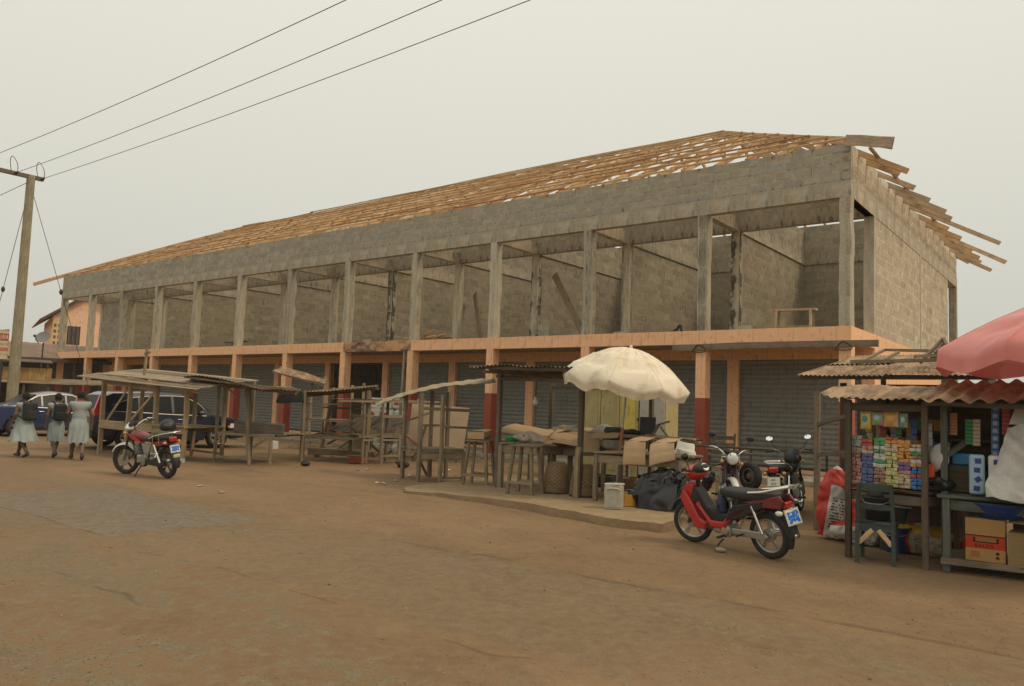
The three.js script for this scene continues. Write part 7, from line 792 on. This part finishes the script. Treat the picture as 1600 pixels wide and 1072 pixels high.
{ const D = 52, A = atD(-60, 570, D), Bq = atD(196, 585, D), t = thing('long_low_building', 'long low building with brown sheet roof behind the kiosks', 'building', mix(A, Bq, .5).setY(0)), n = away(A, Bq), [a, b] = rel(t, A.clone().setY(0), Bq.clone().setY(0)); const k = q => n.clone().multiplyScalar(q);
  add('wall', sheet(a, b, lift(b, 3.2), lift(a, 3.2), 2, 2, () => 0, .2), mat(.09, .07, .06), t); add('roof', sheet(lift(a, 3.35).add(k(-1)), lift(b, 3.3).add(k(-1)), lift(b, 4.3).add(k(3)), lift(a, 4.45).add(k(3)), 40, 4, s => .02 * Math.sin(s * 400), .03), mat(.36, .23, .16, { map: T.dust }), t); for (let i = 0; i <= 6; i++) add('veranda_post', bar(mix(a, b, i / 6).add(k(-.8)), lift(mix(a, b, i / 6).add(k(-.8)), 3.2), .12, .12), M.woodDark[2], t); add('eave_board', bar(lift(a, 3.3).add(k(-1.02)), lift(b, 3.25).add(k(-1.02)), .18, .04), M.woodDark[0], t);
  for (let i = 0; i < 5; i++) { const d = add('doorway', sheet(mix(a, b, .08 + i * .19).add(k(-.03)), mix(a, b, .15 + i * .19).add(k(-.03)), lift(mix(a, b, .15 + i * .19).add(k(-.03)), 2.2), lift(mix(a, b, .08 + i * .19).add(k(-.03)), 2.2), 1, 1, () => 0, .03), mat(.2 + .1 * (i % 2), .07, .05), t); } }
{ const D = 46, P = atD(64, 570, D), t = thing('satellite_dish', 'grey satellite dish on a thin mast above the low brown roof', 'satellite dish', P.clone().setY(0)); const top = atD(67, 528, D).y; add('mast', rod(V(0, 0, 0), V(0.06, top - .25, 0), .04, .035), M.darkMetal, t); const q = new THREE.Quaternion().setFromUnitVectors(V(0, 1, 0), V(.55, .55, .62).normalize()); const ds = []; for (let i = 0; i <= 10; i++) { const r = .36 * i / 10; ds.push([r, r * r * .6]); } add('dish', lathe(ds, 30).applyQuaternion(q).translate(0, top, 0), mat(.2, .195, .18, { roughness: .6, metalness: .2 }), t); add('feed_arm', rod(V(0, top - .3, .2), V(0, top - .3, .2).add(V(.4, .35, .35)), .018, .018), M.darkMetal, t); add('feed_horn', new THREE.SphereGeometry(.07, 10, 8).translate(.4, top + .05, .55), M.darkMetal, t); add('stay', rod(V(0, top - .9, 0), V(.4, top - 1.9, .1), .012, .012, 5), M.darkMetal, t); }
{ const D = 39, A = atD(-80, 590, D), Bq = atD(80, 598, D), t = thing('yellow_kiosk', 'long low kiosk with orange yellow boards and plank awning behind the blue car', 'kiosk', mix(A, Bq, .5).setY(0)), n = away(A, Bq), [a, b] = rel(t, A.clone().setY(0), Bq.clone().setY(0)), k = q => n.clone().multiplyScalar(q), yel = [mat(.62, .38, .12, { map: T.grain }), mat(.55, .33, .11, { map: T.grain }), mat(.66, .43, .16, { map: T.grain })];
  add('back_wall', sheet(a.clone().add(k(2)), b.clone().add(k(2)), lift(b.clone().add(k(2)), 2.6), lift(a.clone().add(k(2)), 2.6), 1, 1, () => 0, .06), M.woodDark[1], t); for (let i = 0; i < 16; i++) add('yellow_board', bar(lift(mix(a, b, (i + .5) / 16), 1.95), lift(mix(a, b, (i + .5) / 16), 2.52), a.distanceTo(b) / 16 * .96, .03, b.clone().sub(a).normalize()), pick(yel), t); add('roof', sheet(lift(a, 2.78).add(k(-.3)), lift(b, 2.76).add(k(-.3)), lift(b, 2.95).add(k(2.3)), lift(a, 2.95).add(k(2.3)), 6, 2, () => 0, .04), M.woodDark[0], t);
  add('awning_edge', bar(lift(a, 1.93).add(k(-.6)), lift(b.clone().add(b.clone().sub(a).normalize().multiplyScalar(2.6)), 1.92).add(k(-.6)), .08, .06), M.wood[1], t); add('awning', sheet(lift(a, 1.9).add(k(-.6)), lift(b.clone().add(b.clone().sub(a).normalize().multiplyScalar(2.6)), 1.9).add(k(-.6)), lift(b.clone().add(b.clone().sub(a).normalize().multiplyScalar(2.6)), 2.1).add(k(.6)), lift(a, 2.1).add(k(.6)), 8, 2, () => 0, .03), M.woodGrey[1], t); for (let i = 0; i <= 5; i++) add('post', bar(mix(a, b, i / 5 * 1.2).add(k(-.5)), lift(mix(a, b, i / 5 * 1.2).add(k(-.5)), 1.9), .09, .08), pick(M.woodDark), t); add('counter', bar(lift(a, .95), lift(b, .95), .1, .5), M.woodDark[0], t); add('lower_wall', sheet(a, b, lift(b, .9), lift(a, .9), 1, 1, () => 0, .05), mat(.2, .06, .04, { map: T.grain }), t); }
{ const D = 34, A = atD(-70, 520, D), Bq = atD(15, 516, D), t = thing('sign_board', 'weathered hand-painted red and white sign board on posts beside the electricity pole', 'sign', mix(A, Bq, .5).setY(0)), [a, b] = rel(t, A.clone().setY(0), Bq.clone().setY(0)), y0 = atD(0, 561, D).y, y1 = atD(0, 516, D).y;
  const c = document.createElement('canvas'); c.width = 512; c.height = 256; const x = c.getContext('2d'); x.fillStyle = '#c9b79c'; x.fillRect(0, 0, 512, 256); x.fillStyle = '#a8563c'; x.fillRect(0, 26, 512, 66); x.fillStyle = '#d8cbb4'; x.font = 'bold 62px sans-serif'; for (let i = 0; i < 26; i++) x.fillRect(14 + i * 19, 36 + 8 * rnd(), 5 + 8 * rnd(), 30 + 10 * rnd()); x.fillStyle = '#6f7a68'; x.font = 'bold 40px sans-serif'; for (let i = 0; i < 30; i++) x.fillRect(8 + i * 17, 108 + 5 * rnd(), 4 + 7 * rnd(), 20 + 8 * rnd()); x.fillStyle = '#b8745a'; x.fillRect(0, 152, 512, 34); x.fillStyle = '#8c8674'; x.font = '34px sans-serif'; for (let i = 0; i < 34; i++) x.fillRect(8 + i * 15, 204 + 4 * rnd(), 3 + 6 * rnd(), 14 + 8 * rnd()); const tx = new THREE.CanvasTexture(c); tx.colorSpace = THREE.SRGBColorSpace;
  const g = new THREE.PlaneGeometry(a.distanceTo(b), y1 - y0), m = mat(1, 1, 1, { map: tx }); const f = add('sign_face', g, m, t); const mid = mix(a, b, .5); f.position.set(mid.x, (y0 + y1) / 2, mid.z); const dn = away(A, Bq).negate(); f.rotation.y = Math.atan2(dn.x, dn.z); add('backing', bar(lift(a, (y0 + y1) / 2).addScaledVector(dn, -.04), lift(b, (y0 + y1) / 2).addScaledVector(dn, -.04), y1 - y0 + .06, .05), M.woodGrey[0], t); for (const s of [.1, .9]) add('post', rod(mix(a, b, s).addScaledVector(dn, -.1), lift(mix(a, b, s), y1).addScaledVector(dn, -.1), .05, .05), M.darkMetal, t); }
// ---------------------------------------------------------------- left over on the upper floor
{ const y = HS - .005, tr = thing('wooden_trestle', 'small wooden trestle frame standing on the upper floor of the corner bay', 'trestle', V(-1.55, y, -.75), .05), m = M.timberPale; for (const x of [-.42, .42]) { add('leg', bar(V(x * 1.02, 0, .14), V(x, .52, .1), .07, .06), m[1], tr); add('leg', bar(V(x * 1.02, 0, -.16), V(x, .52, -.1), .07, .06), m[2], tr); } add('top_board', bar(V(-.54, .545, 0), V(.54, .54, 0), .045, .26), m[1], tr); add('rung', bar(V(-.42, .09, .14), V(.42, .07, .14), .09, .03), m[2], tr);
  const pl = (lab, a, b, w) => { const o = one('leaning_plank', bar(a, b, w, .035), M.woodGrey[0], lab, 'plank'); }; pl('long grey board leaning on the partition beside the third column', V(-8.75, y, -2.35), V(-10.42, y + 2.45, -2.75), .27); pl('shorter grey board leaning in the dark bay beside the fourth column', V(-13.3, y, -2.35), V(-14.1, y + 2.0, -2.8), .3);
  const bl = (lab, p, n) => { for (let i = 0; i < n; i++) { const o = one('loose_block', blockVar[i % NB], M.block[i % 4], lab, 'block', 'loose blocks on the upper floor'); o.position.set(p.x + (i % 2) * .02, p.y + BH * .5 + .0 + i * .205, p.z); o.rotation.y = .1 * i; } }; bl('grey block in the small stack beside the leaning grey board', V(-10.3, y, -2.0), 3); bl('single grey block on the slab edge near the second column', V(-6.4, y - .12, -.35), 1); bl('single grey block standing in the corner bay', V(-2.75, y - .06, -.4), 1); bl('single grey block on the slab edge above the stair gate', V(-17.2, y - .08, -.3), 1);
  for (let i = 0; i < 14; i++) { const o = one('scrap_timber', bar(V(-rr(.5, .95), 0, 0), V(rr(.5, .95), 0, 0), rr(.025, .05), rr(.06, .12)), pick([...M.timber, ...M.timberPale]), 'sawn timber scrap in the heap on the slab above the stair gate', 'timber', 'heap of scrap timber on the upper floor'); const x = -14.6 + rr(-.9, .9); o.position.set(x, y + .04 + .16 * rnd() * (1 - Math.abs(x + 14.6)) + i * .008, -.75 + rr(-.3, .3)); o.rotation.set(rr(-.1, .1), rr(-.5, .5), rr(-.15, .15)); }
  const ts = thing('low_bench', 'low work bench on the upper floor behind the eighth column', 'bench', V(-26.9, y, -1.0)); add('top', bar(V(-.8, .3, 0), V(.8, .33, 0), .05, .24), M.woodDark[2], ts); for (const x of [-.3, .35]) add('leg', bar(V(x, 0, 0), V(x, .29, 0), .06, .2), M.wood[2], ts); const hk = one('bent_pipe', tube([V(-.35, .02, 0), V(-.1, .1, 0), V(.05, .22, .05), V(.12, .02, .1)], .04, 20, 7), M.blackMatt, 'bent black pipe lying on the upper slab beside the second column', 'pipe'); hk.position.set(-4.6, y, -.5); }
// ---------------------------------------------------------------- litter
{ const spots = [[500, 690], [470, 700], [540, 705], [600, 700], [700, 735], [712, 745], [690, 742], [600, 757], [620, 752], [590, 755], [460, 690], [520, 715], [560, 735], [345, 770], [312, 760], [1350, 845], [760, 745], [745, 738], [640, 745], [575, 735]]; const pal = [[.7, .68, .62], [.45, .25, .18], [.3, .36, .42], [.55, .5, .4], [.75, .73, .7], [.1, .1, .1]];
  spots.forEach(([u, v], i) => { const p = gp(u, v), o = one('litter_scrap', crumple(sheet(V(-.06, 0, .04), V(.06, 0, .04), V(.05, 0, -.04), V(-.05, 0, -.05), 6, 5, () => 0, .004), .07, 9, i), mat(...pal[i % 6].map(v => v * .8 + .03), { roughness: .7 }), 'small crumpled scrap of paper or plastic lying on the dusty forecourt', 'litter', 'litter scattered on the forecourt'); o.position.set(p.x, .022, p.z); o.rotation.y = rr(0, 6); });
  const bg = one('plastic_bag', bundle(.2, .09, .14, .05, .02, 61, 2), pmat(.02, .022, .026, { roughness: .4 }), 'black plastic bag lying on the dust before the bare stall frame', 'bag'); bg.position.copy(gp(630, 731)); const bg2 = one('plastic_bag', bundle(.13, .05, .1, .04, .018, 63, 2), pmat(.02, .02, .02, { roughness: .4 }), 'small flat black bag on the dust before the tin-roofed stall', 'bag'); bg2.position.copy(gp(478, 728)); const wb = one('white_box', new RoundedBoxGeometry(.24, .26, .2, 2, .015).translate(0, .13, 0), mat(.68, .64, .6), 'small white box on the ground beside the plank box stall', 'box'); const q = gp(427, 702); wb.position.copy(q);
  const rb = thing('red_box', 'squashed red printed box under the bare stall frame', 'box', gp(558, 724), .3); add('body', crumple(new RoundedBoxGeometry(.42, .16, .25, 4, .02).translate(0, .08, 0), .05, 6), mat(.4, .09, .05, { map: T.cloth }), rb); add('flap', sheet(V(-.2, .15, .13), V(.2, .16, .13), V(.22, .22, .25), V(-.22, .2, .25), 4, 3), M.card[1], rb);
  // loose stones and clods
  const gs = new THREE.IcosahedronGeometry(1, 0), N = 11000, im = new THREE.InstancedMesh(gs, mat(1, 1, 1, { roughness: 1 }), N), m4 = new THREE.Matrix4(), qq = new THREE.Quaternion(), eu = new THREE.Euler(); im.name = 'gravel'; stuffed(im);
  for (let i = 0; i < N; i++) { const near = i < 9600, x = near ? rr(-6, 5.5) : rr(-26, 5), z = near ? 17.6 - 7 * Math.pow(rnd(), 1.3) : Math.pow(rnd(), .8) * 12 - .5, s = (rnd() < .012 ? rr(.008, .018) : rr(.0025, .0065)) * (near ? .9 : 1.5); eu.set(rnd() * 6, rnd() * 6, rnd() * 6); qq.setFromEuler(eu); m4.compose(V(x, s * .3, z), qq, V(s * rr(.8, 1.4), s * .7, s)); im.setMatrixAt(i, m4); const c = rr(.7, 1.3); im.setColorAt(i, rnd() < .5 ? col(.29 * c, .2 * c, .11 * c) : col(.23 * c, .175 * c, .12 * c)); }
  im.castShadow = im.receiveShadow = true; scene.add(im);
  // trodden rubble along the veranda edge
  const rub = []; for (let i = 0; i < 260; i++) { const x = rr(-27, -3), z = .4 + Math.pow(rnd(), 1.6) * 3.4, s = rr(.02, .07); rub.push(norm(crumple(new THREE.IcosahedronGeometry(s, 1).scale(1, .55, 1), s * .6, 9, i)).translate(x, s * .25, z)); } const rb2 = add('rubble', rub, mat(.3, .24, .17, { map: T.dust }), scene); stuffed(rb2); }
renderer.render(scene, camera);
